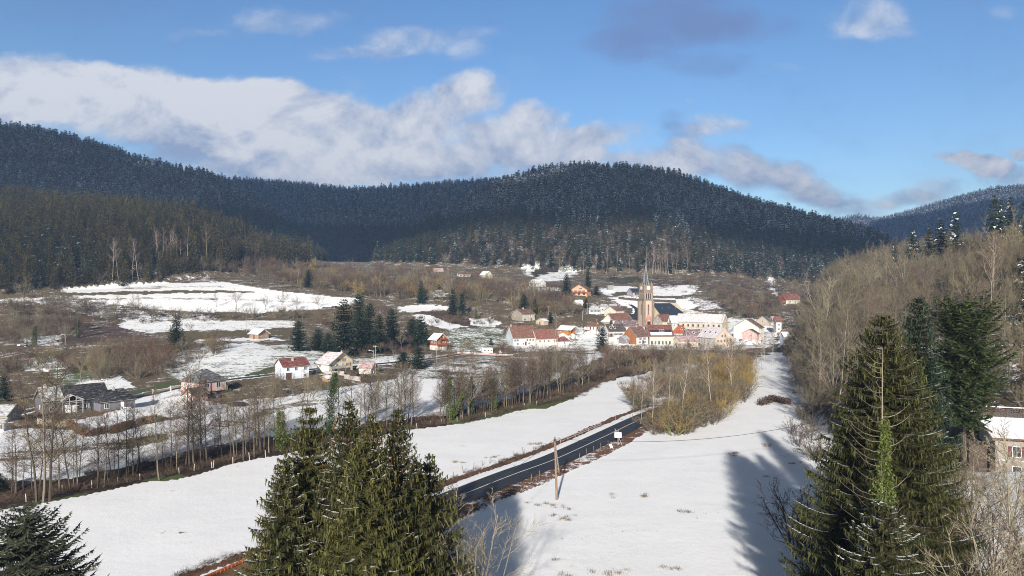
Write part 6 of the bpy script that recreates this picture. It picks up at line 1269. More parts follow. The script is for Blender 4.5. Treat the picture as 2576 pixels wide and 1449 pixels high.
# birches and dead pines at the forest edges
for i, px in enumerate([394,402,412,419,430,436,447,455,470,283,300,333,350,520]): item_px('birch%d' % (i % 2), px, 662 if px > 380 else 705, (575+r_.uniform(-20, 25)) if px > 380 else 600, y0=200, tag='forestbirch')
for i, px in enumerate(list(np.linspace(1628, 1700, 15))+[1498, 1525, 1553, 1580, 1470, 1410, 1730]): item_px('birch%d' % (i % 2), px+r_.uniform(-3, 3), 690, 625+r_.uniform(-10, 18), y0=300, tag='forestbirch')
# the wooded bank on the right
def bank_scatter(n, seed=31):
    r = np.random.default_rng(seed); k = 0
    while k < n:
        Y = 62+(430-62)*r.random()**1.25; xe = 10+.36*Y; X = xe+(r.random()**1.35)*(95 if Y > 110 else 60)+(0.5 if Y > 95 else 14)
        if X/Y > .86 or (Y < 125 and X < 68): continue
        if math.hypot(X-RH[0]/K-5, Y-RH[1]/K-6) < 12: continue
        k += 1
        d = X-xe; h = (11.5+6*r.random())*(0.62+.38*min(1, d/12)) if Y > 150 else r.uniform(9, 15)
        item(['round0','round1','round0','round3','round1','alder3','round2','alder1','round2'][r.integers(0, 9)], X, Y, h, r.uniform(.8, 1.05), tag='bank', rot=r.uniform(0, 6.28))
bank_scatter(640)
for px, yt, Y in [(2050,690,205),(2075,655,210),(2110,640,215),(2150,625,230),(2190,610,240),(2230,600,250),(2275,600,240),(2320,615,220),(2400,640,190),(2470,620,170),(2540,560,180),(2060,760,150),(2130,720,150),(2100,830,125)]: item_px(['round0','round1','round0','lichen0'][px % 4], px, 0, yt, Yu=Y, tag='bank')
for px, yb, yt, Y in [(2500,0,620,150),(2489,0,625,150),(2110,0,775,140)]: item_px('birch0', px, yb, yt, Yu=Y, label=None, tag='bank')
for i in range(26):
    Y = r_.uniform(95, 190); item(['shrubd','shrub0','roundr0'][i % 3], 10+.36*Y+r_.uniform(-1.5, 3), Y, r_.uniform(3.5, 7), tag='bank')
for px, yt, Y, k in [(2440,1090,56,'lichen1'),(2500,1070,50,'lichen0'),(2560,1100,44,'lichen1'),(2590,1000,48,'lichen0'),(2470,1180,46,'roundr0'),(2535,1190,40,'lichen0'),(2400,1160,60,'shrubd'),(2430,1150,66,'shrubd'),(2460,1120,72,'roundr0'),(2385,1330,47,'shrubd')]: item_px(k, px, 0, yt, Yu=Y, tag='fore')
item_px('lichen0', 1185, 0, 1205, Yu=47, label='leafless pale twigged tree at the right side of the foreground spruces')
item_px('lichen1', 1150, 0, 1230, Yu=50, label='thin leafless tree squeezed between the foreground spruces and the road')
for px, yt, Y in [(2010,1165,70),(2035,1190,66),(1990,1030,125),(2005,1060,115)]: item_px('shrubd', px, 0, yt, Yu=Y, tag='bank')
# conifer forest on the hills
def forest():
    r = np.random.default_rng(77); allp = []
    for (ya, yb_, step) in ((360, 640, 5.6), (640, 900, 6.6), (900, 1250, 7.6), (1250, 1800, 9.5), (1800, 2700, 11.0), (2700, 3900, 16.0)):
        yy_ = np.arange(ya, yb_, step); 
        for y in yy_:
            xs = np.arange(-.80*y, .80*y, step); n = len(xs); allp.append(np.stack([xs+r.uniform(-.48, .48, n)*step, y+r.uniform(-.48, .48, n)*step, np.full(n, step)], 1))
    P_ = np.concatenate(allp); X, Y, S = P_.T; zb = base_h(X, Y); z_ = Hu(X, Y); t = CX+FD*X/Y
    hh = {k: hill_h(h, X, Y, np.minimum(zb, 60)) for k, h in HILLS.items()}; names = list(HILLS); best = np.argmax(np.stack([hh[k] for k in names]), 0); hmax = np.max(np.stack([hh[k] for k in names]), 0)
    keep = (hmax > zb+1.2) & (hmax > -900) 
    right = right_h(X, Y, zb) > hmax; keep &= ~right
    X, Y, S, z_, t, best, hmax, zb = [a[keep] for a in (X, Y, S, z_, t, best, hmax, zb)]
    # drop what lies well behind a skyline
    tb = np.linspace(-300, 2900, 321); Yg = np.concatenate([np.arange(60, 1300, 12.0), np.arange(1300, 4300, 60.0)]); TT = (tb[:, None]-CX)/FD; ZG = Hu(TT*Yg[None], np.repeat(Yg[None], len(tb), 0)); EL = (ZG-CU)/Yg[None]; HM = np.maximum.accumulate(EL, 1)
    it = np.clip(np.round((t+300)/10).astype(int), 0, 320); iy = np.clip(np.searchsorted(Yg, Y)-2, 0, len(Yg)-1); vis = (z_+15-CU)/Y > HM[it, iy]-.004
    X, Y, S, z_, t, best, hmax, zb = [a[vis] for a in (X, Y, S, z_, t, best, hmax, zb)]
    py = HZ+FD*(CU-z_)/Y
    n = len(X); h = r.uniform(14, 22, n)*np.where(r.random(n) < .07, 1.2, 1); w = r.uniform(.85, 1.2, n)*(S/5.6)**.35; w = np.minimum(w, 1.35)
    kinds = np.empty(n, object); u = r.random(n); patch = wob(X, Y, 22, 2.0)+r.normal(0, .25, n)
    for i in range(n):
        b = names[best[i]]
        if b == 'A':
            k = 'fw%d' % r.integers(0, 5)
            if patch[i] > .6 and u[i] < .4: k = 'fd0'
            if py[i] > 655 and u[i] < .10: k = 'round2'
            if t[i] > 560 and py[i] > 590 and u[i] < .5: k = ['roundr0', 'roundr1', 'birch0', 'round2'][r.integers(0, 4)]
        elif b == 'D' and z_[i]*K < 150 and 1100 < t[i] < 1800+r.normal(0, 60) and z_[i]-zb[i] < 55+patch[i]*25:
            k = ['fd0', 'fd1', 'round3', 'roundr0', 'fw3', 'fd2', 'fw4', 'roundr0', 'fw1', 'fd0', 'round0', 'fw0', 'fd1', 'roundr1'][r.integers(0, 14)]
        elif b == 'D' and t[i] >= 1700 and z_[i]-zb[i] < 40: k = ['fd0', 'fd1', 'roundr0', 'fd2', 'fd1', 'round3'][r.integers(0, 6)]
        elif b in 'BCD' and t[i] < 1110 and z_[i]-zb[i] < 75: k = ['fd0', 'fd0', 'fd1', 'fw3'][r.integers(0, 4)]
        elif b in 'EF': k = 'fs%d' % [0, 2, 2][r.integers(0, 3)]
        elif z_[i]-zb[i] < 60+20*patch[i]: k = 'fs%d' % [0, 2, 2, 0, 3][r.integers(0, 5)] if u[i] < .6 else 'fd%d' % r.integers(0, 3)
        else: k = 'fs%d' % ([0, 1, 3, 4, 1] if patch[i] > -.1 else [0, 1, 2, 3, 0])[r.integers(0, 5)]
        if not k.startswith('f') : h[i] = r.uniform(9, 14)
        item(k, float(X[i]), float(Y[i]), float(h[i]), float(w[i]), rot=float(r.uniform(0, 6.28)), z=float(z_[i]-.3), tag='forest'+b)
forest()
keep_ = []
for it in ITEMS:                             # the bank drops towards the village: lower trees there
    if it['tag'] == 'bank' and it['Y'] > 90:
        px = CX+FD*it['X']/it['Y']; lim = float(np.interp(px, [1930,1985,2015,2045,2075,2110,2200,2400,2576], [905,835,782,725,662,645,606,560,490])); zg = float(Hu(np.array([it['X']]), np.array([it['Y']]))[0])
        hmax_ = (CU+(HZ-lim)/FD*it['Y']-zg)*K*random.uniform(.9, 1.05)
        if hmax_ < 3: continue
        it['h'] = min(it['h']*(1.0+.22*float(np.clip((px-2300)/200, 0, 1))), hmax_)
    if not it['force'] and it['tag'] not in ('bank', 'fore', 'alder') and not (it['tag'] or '').startswith(('forest', 'in the golden')):
        px = CX+FD*it['X']/it['Y']
        for h in HOUSE:                          # gardens in front of the houses are kept low
            hY = h['cen'][1]/K; wpx = .5*max(h['L'], h['D'])/K*FD/hY+3
            if abs(px-h['px']) < wpx and hY-70 < it['Y'] < hY-.5 and (random.random() < .8 or h['name'] == 'brick_house'):
                lim = h['py']-h['hw']/K*FD/hY*.45; zg = float(Hu(np.array([it['X']]), np.array([it['Y']]))[0]); it['h'] = min(it['h'], max(.8, (CU+(HZ-lim)/FD*it['Y']-zg)*K))
        if it['h'] < 1.5: continue
    keep_.append(it)
ITEMS[:] = keep_
# ---- the nearest trees, built one by one
def hero(oname, label, cat, X, Y, parts, rz=0.0):
    e = empty(oname, (X*K, Y*K, gh(X*K, Y*K)), rz); setp(e, label, cat)
    for nm, me in parts: link(nm, me, e)
    return e
for px, yb, yt, k in [(60,775,690,'round0'),(34,800,720,'round1'),(150,790,725,'round0'),(178,800,730,'round3'),(290,800,735,'alder3'),(335,790,740,'alder3'),(350,792,738,'alder3'),(205,962,865,'round0'),(240,955,885,'round2'),(500,935,862,'round0'),(470,925,880,'round2'),(690,1008,920,'round0'),(655,1015,945,'round2'),(740,990,930,'round3'),(595,1012,965,'shrub0'),(560,1030,978,'round2'),(385,1010,960,'round2'),(130,1010,930,'round0'),(300,1120,1045,'roundr1'),(225,1090,1020,'roundr0'),(265,1085,1015,'roundr1'),(545,772,730,'alder3'),(595,778,725,'round0'),(668,780,735,'round2'),(712,778,728,'round0'),(745,782,738,'round2'),(800,775,735,'round3'),(620,835,775,'birch1'),(480,840,800,'round1'),(920,880,822,'round0'),(990,900,850,'round2'),(1010,880,835,'round0'),(1020,905,868,'round2')]: item_px(k, px, yb, yt, tag='valley')
HS = [('left_a',779,1016,44.5,7.6,'left spruce of the foreground clump with a broad drooping skirt',F_olive,201,.10,0),('b',866,1003,43.0,6.0,'tall middle left spruce of the foreground clump with an open top',F_olive2,202,.10,.4),('c',943,1036,41.5,6.0,'middle spruce of the foreground clump, its crown hung with brown cones',F_olive,203,.06,-.2),
      ('d',992,1022,43.5,5.8,'middle right spruce of the foreground clump with a thin leaning tip',F_olive2,204,.08,.3),('e',1080,1139,46.5,6.2,'right shorter spruce of the foreground clump beside the bare tree',F_olive,205,.05,0),('f',1048,1150,44.0,4.4,'small yellowish spruce wedged into the right flank of the foreground clump',F_olive,206,.05,0),
      ('g',715,1150,42.0,6.2,'lowest spruce at the left flank of the foreground clump above the tiled roof',F_olive2,207,.22,0),
      ('h',2222,787,47.0,10.2,'huge drooping spruce on the right behind the dead ivy clad trunk',F_olive2,208,.16,0),('i',2312,741,60,6.0,'dark spruce with snow on its boughs behind the huge right spruce',F_dark,209,.42,0),('j',2130,1060,52,4.2,'smaller dark spruce at the left side of the huge right spruce',F_olive2,211,.22,0),('m',2222,1262,39.5,7.0,'lower spruce in front of the dead trunk with snow lying on its spreading boughs',F_olive2,214,.34,0),('n',2172,905,55,5.6,'narrow spruce just left behind the huge drooping right spruce',F_olive2,215,.18,0),('o',2275,872,53,6.0,'spruce just right behind the huge drooping right spruce',F_olive2,216,.18,0),('p',910,1100,40.5,6.4,'front spruce low in the middle of the foreground clump',F_olive,217,.16,0),('k',2320,1120,50,5.0,'spruce filling the gap right of the dead ivy clad trunk',F_olive,212,.14,0)]
for (k_, px, yt, Y, rm_, lab, fol, sd, sn, ln) in HS:
    X = (px-CX)/FD*Y; zg = gh(X*K, Y*K)/K; h = (CU+(HZ-yt)/FD*Y-zg)*K
    tr, lf, s_, wd = spruce(h, rm_*(1.12 if k_ in 'left_abcdefg' else 1.0), int(h/.42), 11, 8.5, sd, snow=sn*1.5, tw=.135, hang=.95, prof=(.86 if k_ in 'left_abcdefg' else .70), open_=.08, z0=.03, lean=ln)
    parts = [('trunk', tris_mesh('hero_trunk', [(tr, 0), (wd, 0)], [M_bark])), ('crown', tris_mesh('hero_crown', [(lf, 0), (s_, 1)], [fol, M_snow]))]
    if k_ in ('c', 'd', 'b'):
        r = np.random.default_rng(sd); n = 130; a = r.uniform(0, 6.28, n); zz = h-r.uniform(1.0, 5.5, n)**1.05; rr = rm_*((h-zz)/h)**.72*r.uniform(.5, 1.0, n); q = np.stack([np.cos(a)*rr, np.sin(a)*rr, zz-.1], 1)
        parts.append(('cones', tris_mesh('hero_cones', [(tri_arr(q, np.tile([[0, 0, -.17]], (n, 1)), np.full(n, .07), r), 0), (tri_arr(q, np.tile([[0, 0, -.17]], (n, 1)), np.full(n, .07), r), 0)], [cmat('cone_brown'+k_, (.26, .11, .04))])))
    hero('spruce_tree', lab, 'spruce', X, Y, parts)
# pine at the right, bushy rounded crown on a forked stem
X, Y = (2425-CX)/FD*80, 80.0; zg = gh(X*K, Y*K)/K; h = (CU+(HZ-764)/FD*Y-zg)*K
tr, lf, s_, wd = spruce(h, 6.2, 40, 8, 5, 221, snow=.03, tw=.26, hang=.25, open_=.22, z0=.36, pine=True)
hero('pine_tree', 'round crowned green pine left of the white house at the right edge', 'pine', X, Y, [('trunk', tris_mesh('pine_trunk', [(tr, 0), (wd, 0)], [K_dark])), ('crown', tris_mesh('pine_crown', [(lf, 0)], [F_pine]))])
# airy cedar at the bottom left
X, Y = (62-CX)/FD*37, 37.0; zg = gh(X*K, Y*K)/K; h = (CU+(HZ-1272)/FD*Y-zg)*K
tr, lf, s_, wd = spruce(h, 9.0, 46, 11, 9, 231, snow=0, tw=.13, hang=.4, open_=.14, prof=.60)
hero('cedar_tree', 'airy grey green conifer with spiky upswept boughs in the bottom left corner', 'conifer', X, Y, [('trunk', tris_mesh('cedar_trunk', [(tr, 0), (wd, 0)], [K_dark])), ('crown', tris_mesh('cedar_crown', [(lf, 0)], [F_grey]))])
# dead spruce: pale stem, long upswept bare boughs, ivy on the lower stem
X, Y = (2218-CX)/FD*41, 41.0; zg = gh(X*K, Y*K)/K; h = (CU+(HZ-857)/FD*Y-zg)*K
r = np.random.default_rng(241); stem = tube_tris([(0, 0, -.5), (0, 0, h*.5), (.05, 0, h*.98)], [.11, .075, .015], 8); br = []
fine = []
for i in range(54):
    z_ = h*(.30+.68*i/54); a = r.uniform(0, 6.28) if i % 3 else (math.pi+r.normal(0, .3)); l = (1-(z_/h))**.6*5.6*r.uniform(.6, 1.1)+.25; ca, sa = math.cos(a), math.sin(a)*.8
    pts = [(ca*l*t, sa*l*t, z_+l*(-.10*math.sin(t*2.2)+.62*t**1.8)) for t in (0, .25, .5, .75, 1)]; br.append(tube_tris(pts, [.034, .027, .020, .012, .005], 3))
    q = np.array(pts); n = 10; t = r.uniform(.3, 1, n)*4; i0 = np.minimum(t.astype(int), 3); P_ = q[i0]+(q[i0+1]-q[i0])*(t-i0)[:, None]; Dv = rndu(n, r)*.45+np.array([ca*.2, sa*.2, .1]); fine.append(tri_arr(P_, Dv, np.full(n, .015), r))
iv = leaves_around([(0, 0, h*.20), (0, 0, h*.36), (.15, 0, h*.50), (.2, 0, h*.66), (.25, -.1, h*.80)], [1.5, 1.0, .78, .5, .15], 11000, .17, 5)
hero('dead_spruce_tree', 'dead pale spruce with bare upswept boughs and bright ivy round its lower trunk', 'dead tree', X, Y, [('trunk', tris_mesh('dead_trunk', [(stem, 0)], [K_pale])), ('branches', tris_mesh('dead_boughs', [(np.concatenate(br), 0), (np.concatenate(fine), 0)], [K_pale])), ('ivy', tris_mesh('ivy', [(iv, 0)], [F_ivy]))])
# ivy clad trees by the stream
def ivy_tree(px, yb, yt, label, key, mat, r0, top, lean=0, n=2600, y0=50):
    a, b = rays([px], [yb], Hu, y0); X, Y = float(a[0]), float(b[0]); zg = float(Hu(a, b)[0]); h = (CU+(HZ-yt)/FD*Y-zg)*K; a_, b_ = bare(15, 300+int(px), 'alder'); s = h/15
    iv = leaves_around([(0, 0, .3), (lean*.3, 0, h*.25), (lean*.6, 0, h*top*.7), (lean, 0, h*top)], [r0*.9, r0, r0*.9, r0*.4], n, .30, int(px))
    sh = np.array([lean/(h*top), 0]); 
    for A_ in (a_, b_): A_ *= s; A_[..., 0] += A_[..., 2]*sh[0]
    hero('ivy_clad_tree', label, 'ivy clad tree', X, Y, [('trunk', tris_mesh('t', [(a_, 0)], [K_grey])), ('crown', tris_mesh('c', [(b_, 0)], [T_brown])), ('ivy', tris_mesh('i', [(iv, 0)], [mat]))])
ivy_tree(706, 1135, 975, 'tree with a thick bright ivy trunk left of the foreground spruces', 'a', F_ivy, 1.3, .62)
ivy_tree(826, 1100, 935, 'dark leaning ivy column rising behind the foreground spruces', 'b', F_ivyd, 1.25, .98, 1.6, 4200)
ivy_tree(1131, 1056, 905, 'green ivy clad stream tree with a forked trunk', 'c', F_ivy, 1.0, .72); ivy_tree(1138, 1054, 965, 'short ivy covered limb leaning right at the forked stream tree', 'd', F_ivy, .6, .8, 3.4, 1500)
ivy_tree(1186, 1046, 880, 'ivy stemmed tree between the two green ivy columns', 'e', F_ivyd, .55, .6); ivy_tree(1243, 1034, 925, 'rightmost green ivy column by the stream', 'f', F_ivy, 1.1, .75, -.8)
ivy_tree(88, 870, 800, 'dark ivy covered trunk behind the parked cars', 'g', F_ivyd, 1.1, .7, 0, 2600, 120); ivy_tree(196, 850, 772, 'green ivy covered tree on the slope right of the parked cars', 'h', F_ivyd, 1.2, .6, 0, 2600, 150)
# ---- garden hedges made of leaves
def hedge(pts, h, th, mat, label, n, size=.35, y0=100):
    P_ = [gpt(a, b, y0) for a, b in pts]; o0 = P_[0]; r = np.random.default_rng(len(label)); T = []
    for a, b in zip(P_[:-1], P_[1:]):
        k = n; t = r.random(k); p = np.array(a-o0)[None]+(np.array(b-a))[None]*t[:, None]; p = p+np.stack([r.uniform(-th, th, k), r.uniform(-th, th, k), r.random(k)*h], 1); T.append(tri_arr(p, rndu(k, r)*size+np.array([0, 0, .1]), np.full(k, size*.8), r))
    o = link('hedge', tris_mesh('hedge', [(np.concatenate(T), 0)], [mat])); o.location = o0; setp(o, label, 'hedge')
hedge([(225,1098),(255,1092),(268,1086)], 1.5, .6, T_red, 'thin reddish hedge left of the long clipped hedge in the snow garden', 500); hedge([(280,1092),(305,1084),(338,1074)], 1.9, .5, T_rust, 'long clipped russet hedge in front of the snow garden', 800); hedge([(350,1070),(368,1064)], 1.8, .5, T_red, 'short hedge block right of the long clipped hedge', 600); hedge([(374,1066),(390,1060)], 1.8, .6, T_rust, 'end block of the russet garden hedge', 600)
hedge([(172,1072),(190,1084),(218,1100)], 1.6, .6, T_rust, 'rust brown hedge running down beside the tan wall', 900); hedge([(1820,784),(1860,780),(1892,777)], 1.3, .6, F_dark, 'flat green hedge behind the school building', 500); hedge([(2380,1165),(2440,1175),(2490,1180)], 3.5, 1.2, T_red, 'dark red brown hedge in front of the white house at the right edge', 2200, .5, 50)
hedge([(1915,1020),(1945,1008),(1985,1018)], 1.6, 1.2, T_dark, 'dark low bushes in shade at the edge of the snow field', 900, .45, 90)
# ================================================================ turn the tree list into objects
def nearest(it):
    px = CX+FD*it['X']/it['Y']; best = None
    for lab, lx, ly, lY in LANDMARKS:
        zy = 0; d = math.hypot((px-lx), (it['Y']-lY)*1.2)
        if best is None or d < best[0]: best = (d, lab, lx, lY)
    dx = px-best[2]; dy = it['Y']-best[3]
    rel = 'behind' if dy > 8 else 'in front of' if dy < -8 else 'beside'
    if abs(dx) > abs(dy)*.9 or rel == 'beside': rel = 'left of' if dx < 0 else 'right of'
    return rel, best[1]
NICK = ['blue white house', 'cream house', 'low red garage', 'pink house', 'small pink garage', 'charcoal house', 'charcoal garage wing', 'beige house', 'white shed', 'timber cabin', 'red chalet', 'white container', 'tiny white shed', 'wooden garden cabin', 'upper red barn', 'upper bungalow', 'highest white house', 'lone white house', 'orange chalet', 'lilac house', 'flat grey shed', 'brick gabled house', 'grey stone house', 'beige shed', 'white farmhouse', 'red roofed barn', 'hipped red shed', 'orange carport', 'veranda house', 'hipped white house', 'tall white house', 'cream cottage', 'long rust barn', 'grey gabled house', 'skylight house', 'rust gabled house', 'little grey barn', 'red modern hall', 'orange roofed house', 'sacristy house', 'snowy annex', 'school', 'apartment house', 'low cream extension', 'maroon roofed house', 'low red shed', 'big cream gable', 'pink cottage', 'beige cottage', 'narrow white cottage', 'pale blue house', 'grey roofed house', 'brown roofed cottage', 'flecked roof cottage', 'scrub hidden house']
assert len(NICK) == len(HOUSE)
SHORT = {h['label']: 'the '+n for h, n in zip(HOUSE, NICK)}
def short(lab): return SHORT.get(lab, lab if len(lab.split()) < 7 else ' '.join(lab.split()[:6]))
DESC = {'round0': 'olive round bare tree', 'round1': 'broad olive bare tree', 'round2': 'brown round bare tree', 'round3': 'spreading brown tree', 'roundr0': 'purplish bare tree', 'roundr1': 'rusty bare tree',
 'alder0': 'dark brown alder', 'alder1': 'purplish alder', 'alder2': 'thin dark alder', 'alder3': 'olive twigged alder', 'gold0': 'golden willow bush', 'gold1': 'amber willow bush', 'shrub0': 'olive bush', 'shrub1': 'rusty bush', 'shrubd': 'dark brown bush',
 'tallwillow': 'tall many stemmed willow', 'birch0': 'white stemmed birch', 'birch1': 'pale leaning birch', 'lichen0': 'pale lichened tree', 'lichen1': 'tall lichened tree'}
for i in range(5): DESC['fw%d' % i] = ['brown green spruce', 'broad brown spruce', 'slim brown spruce', 'olive spruce', 'bushy brown spruce'][i]; DESC['fs%d' % i] = 'frosted spruce'
for i in range(3): DESC['fd%d' % i] = ['dark green fir', 'broad dark fir', 'snow speckled fir'][i]; DESC['sp_snowy%d' % i] = 'snow dusted fir'
def objectify(it, label):
    L_ = LIB[it['key']]; z_ = it['z']*K if it['z'] is not None else gh(it['X']*K, it['Y']*K)
    s = it['h']/L_['h']; e = bpy.data.objects.new(L_['oname'], None); e.location = (it['X']*K, it['Y']*K, z_); tl = .07 if it['key'][:3] in ('ald', 'bir', 'rou') else .02; e.rotation_euler = (random.uniform(-tl, tl), random.uniform(-tl, tl), it['rot']); e.scale = (s*it['w'], s*it['w'], s); COL.objects.link(e); e.empty_display_size = .5
    setp(e, label, L_['cat'], it['group'])
    for nm, me in L_['parts']: o = bpy.data.objects.new(nm, me); o.parent = e; COL.objects.link(o)
fam = lambda k: 'conifer' if k[:2] in ('sp', 'fw', 'fs', 'fd', 'th') else 'birch' if k.startswith('birch') else 'bush' if k.startswith(('shrub', 'gold')) else 'bare'
indiv, rest = [], []
for f in ('conifer', 'birch', 'bush', 'bare'):
    L_ = [it for it in ITEMS if fam(it['key']) == f]; L_.sort(key=lambda it: -(1e9 if it['force'] else 0)-it['h']/it['Y']); n = {'conifer': 250, 'birch': 60, 'bush': 200, 'bare': 285}[f]
    indiv += L_[:n]; rest += L_[n:]
# group by place, number from left to right within the place and kind
PLACE = {'alder': 'in the row along the stream', 'birches': 'between the road and the village', 'forestbirch': 'at the foot of the forest', 'bank': 'on the wooded bank at the right', 'fore': 'in the bottom right corner'}
bk = {}
for it in indiv:
    if it['label']: continue
    tg = it['tag'] or ''
    if tg.startswith('forest') and tg != 'forestbirch': pl = 'in the forest edge above the long snow field' if tg == 'forestA' else 'at the foot of the forest hill'
    elif tg in PLACE: pl = PLACE[tg]
    else: pl = tg
    if tg == 'bank':
        px = CX+FD*it['X']/it['Y']; pl = 'on the '+('near' if it['Y'] < 120 else 'middle' if it['Y'] < 220 else 'far')+' part of the right bank'
    elif tg == 'alder': px = CX+FD*it['X']/it['Y']; pl = 'by the stream '+('left' if px < 700 else 'right')+' of the spruces'
    elif tg not in ('fore', 'birches', 'forestbirch') and not tg.startswith('forest'):
        rel, lm = nearest(it); pl = rel+' '+short(lm)
    it['pl'] = pl; bk.setdefault((DESC[it['key']], pl), []).append(it)
for (d, pl), L_ in bk.items():
    L_.sort(key=lambda it: it['X']/it['Y'])
    for i, it in enumerate(L_): it['label'] = (d+' '+pl) if len(L_) == 1 else '%s %s, %s from the left' % (d, pl, ordw(i+1)); it['group'] = ('trees ' if 'bush' not in d else 'bushes ')+pl if len(L_) > 1 else None
for it in indiv: objectify(it, it['label'])
# ---- everything that nobody would count goes into a few scattered masses
TPL = {}
def template(key):
    if key not in TPL:
        o = bpy.data.objects.new('tpl_'+key, LIB[key]['join']()); TPL[key] = o
    return TPL[key]
def stuff(name, label, its, cat=None):
    keys = sorted({it['key'] for it in its}); coll = bpy.data.collections.new('source_'+name)
    tp = []
    for i, k in enumerate(keys):
        src = template(k); o = bpy.data.objects.new('%s_%02d' % (name, i), src.data); coll.objects.link(o)
    n = len(its); X = np.array([it['X'] for it in its]); Y = np.array([it['Y'] for it in its]); Z = Hu(X, Y)-.2; P_ = np.stack([X, Y, Z], 1)*K
    me = bpy.data.meshes.new(name); me.vertices.add(n); me.vertices.foreach_set('co', P_.astype(np.float32).ravel()); me.update()
    a = me.attributes.new('idx', 'INT', 'POINT'); a.data.foreach_set('value', np.array([keys.index(it['key']) for it in its], np.int32))
    s = np.array([it['h']/LIB[it['key']]['h'] for it in its]); w = np.array([it['w'] for it in its])
    a = me.attributes.new('scl', 'FLOAT_VECTOR', 'POINT'); a.data.foreach_set('vector', np.stack([s*w, s*w, s], 1).astype(np.float32).ravel())
    a = me.attributes.new('rot', 'FLOAT_VECTOR', 'POINT'); a.data.foreach_set('vector', np.stack([np.zeros(n), np.zeros(n), [it['rot'] for it in its]], 1).astype(np.float32).ravel())
    o = link(name, me); setp(o, label, cat, kind='stuff')
    g = bpy.data.node_groups.new('scatter_'+name, 'GeometryNodeTree'); g.interface.new_socket('Geometry', in_out='INPUT', socket_type='NodeSocketGeometry'); g.interface.new_socket('Geometry', in_out='OUTPUT', socket_type='NodeSocketGeometry')
    N = g.nodes; gi = N.new('NodeGroupInput'); go = N.new('NodeGroupOutput'); ci = N.new('GeometryNodeCollectionInfo'); ci.inputs[0].default_value = coll; ci.inputs['Separate Children'].default_value = True; ci.inputs['Reset Children'].default_value = True
    ip = N.new('GeometryNodeInstanceOnPoints'); ip.inputs['Pick Instance'].default_value = True
    def na(nm, dt): q = N.new('GeometryNodeInputNamedAttribute'); q.data_type = dt; q.inputs[0].default_value = nm; return [o_ for o_ in q.outputs if o_.enabled and o_.name == 'Attribute'][0]
    g.links.new(gi.outputs[0], ip.inputs['Points']); g.links.new(ci.outputs[0], ip.inputs['Instance']); g.links.new(na('idx', 'INT'), ip.inputs['Instance Index']); g.links.new(na('rot', 'FLOAT_VECTOR'), ip.inputs['Rotation']); g.links.new(na('scl', 'FLOAT_VECTOR'), ip.inputs['Scale'])
    g.links.new(ip.outputs[0], go.inputs[0]); md = o.modifiers.new('scatter', 'NODES'); md.node_group = g
    return o
fo = [it for it in rest if (it['tag'] or '').startswith('forest')]; sc_ = [it for it in rest if not (it['tag'] or '').startswith('forest')]
stuff('forest', 'dense conifer forest dusted with snow covering the hills', fo)
if sc_: stuff('scrub_woodland', 'leafless scrub wood and bushes over the valley slopes', sc_)
# low brambles and bracken along the stream, the road and the bank
r = np.random.default_rng(99); low = []
def strew(P_, n, o0, o1, keys, h0, h1, s0=0., s1=1.):
    for _ in range(n):
        s = r.uniform(s0, s1); c = along(P_, s); c2 = along(P_, min(s+.004, 1)); t = (c2-c)/max(np.linalg.norm(c2-c), 1e-6); nn_ = np.array([-t[1], t[0]]); q = c+nn_*r.uniform(o0, o1)
        low.append(dict(key=keys[r.integers(0, len(keys))], X=q[0], Y=q[1], h=r.uniform(h0, h1), w=r.uniform(1.0, 2.2), rot=r.uniform(0, 6.28)))
strew(STREAM, 1100, -4.6, 5.2, ['shrubd', 'shrubd', 'shrub1'], .9, 2.6)
strew(MAINROAD, 340, 4.9, 6.9, ['shrub1', 'shrubd', 'shrub1'], .5, 1.2, .25, .75); strew(MAINROAD, 150, -5.0, -3.6, ['shrub1', 'shrubd'], .35, 1.0, .25, .62); strew(MAINROAD, 60, -5.4, -3.6, ['shrub1', 'shrubd'], .6, 1.3, .27, .34)
for _ in range(420):
    Y = r.uniform(80, 300); low.append(dict(key=['shrubd', 'shrub0', 'shrub1'][r.integers(0, 3)], X=10+.36*Y+r.uniform(.5, 40), Y=Y, h=r.uniform(1, 3), w=r.uniform(1, 2), rot=r.uniform(0, 6)))
for poly, n in (([(0,775),(240,760),(430,792),(860,792),(1000,782),(1000,830),(740,804),(265,818),(0,866)], 260), ([(430,690),(880,745),(1280,762),(1470,765),(1300,718),(1000,684),(520,668)], 420), ([(1450,700),(2060,710),(2060,790),(1780,745)], 260), ([(0,885),(560,860),(420,955),(120,930),(0,940)], 220), ([(1060,782),(1130,784),(1230,818),(1120,812)], 60), ([(1560,965),(1600,1062),(1720,1098),(1868,1005),(1890,940),(1600,905)], 200), ([(1250,880),(1480,880),(1480,930),(1260,940)], 90)):
    P_ = np.array(poly, float); a = r.uniform(P_[:, 0].min(), P_[:, 0].max(), n*4); b = r.uniform(P_[:, 1].min(), P_[:, 1].max(), n*4); m_ = inpoly(a, b, poly); X, Y = rays(a[m_][:n], b[m_][:n], Hu, 70)
    for x_, y_ in zip(X, Y):
        if any(math.hypot(x_-p[0], y_-p[1]) < p[2]+1 for p in PADS): continue
        low.append(dict(key=['shrubd', 'shrub0', 'shrub1', 'shrub1'][r.integers(0, 4)], X=float(x_), Y=float(y_), h=r.uniform(1.2, 3.2), w=r.uniform(1.2, 2.2), rot=r.uniform(0, 6)))
gr = np.random.default_rng(55); T_ = tri_arr(gr.normal(0, .12, (70, 3))*[1, 1, 0], np.stack([gr.normal(0, .22, 70), gr.normal(0, .22, 70), gr.uniform(.25, .7, 70)], 1), np.full(70, .05), gr)
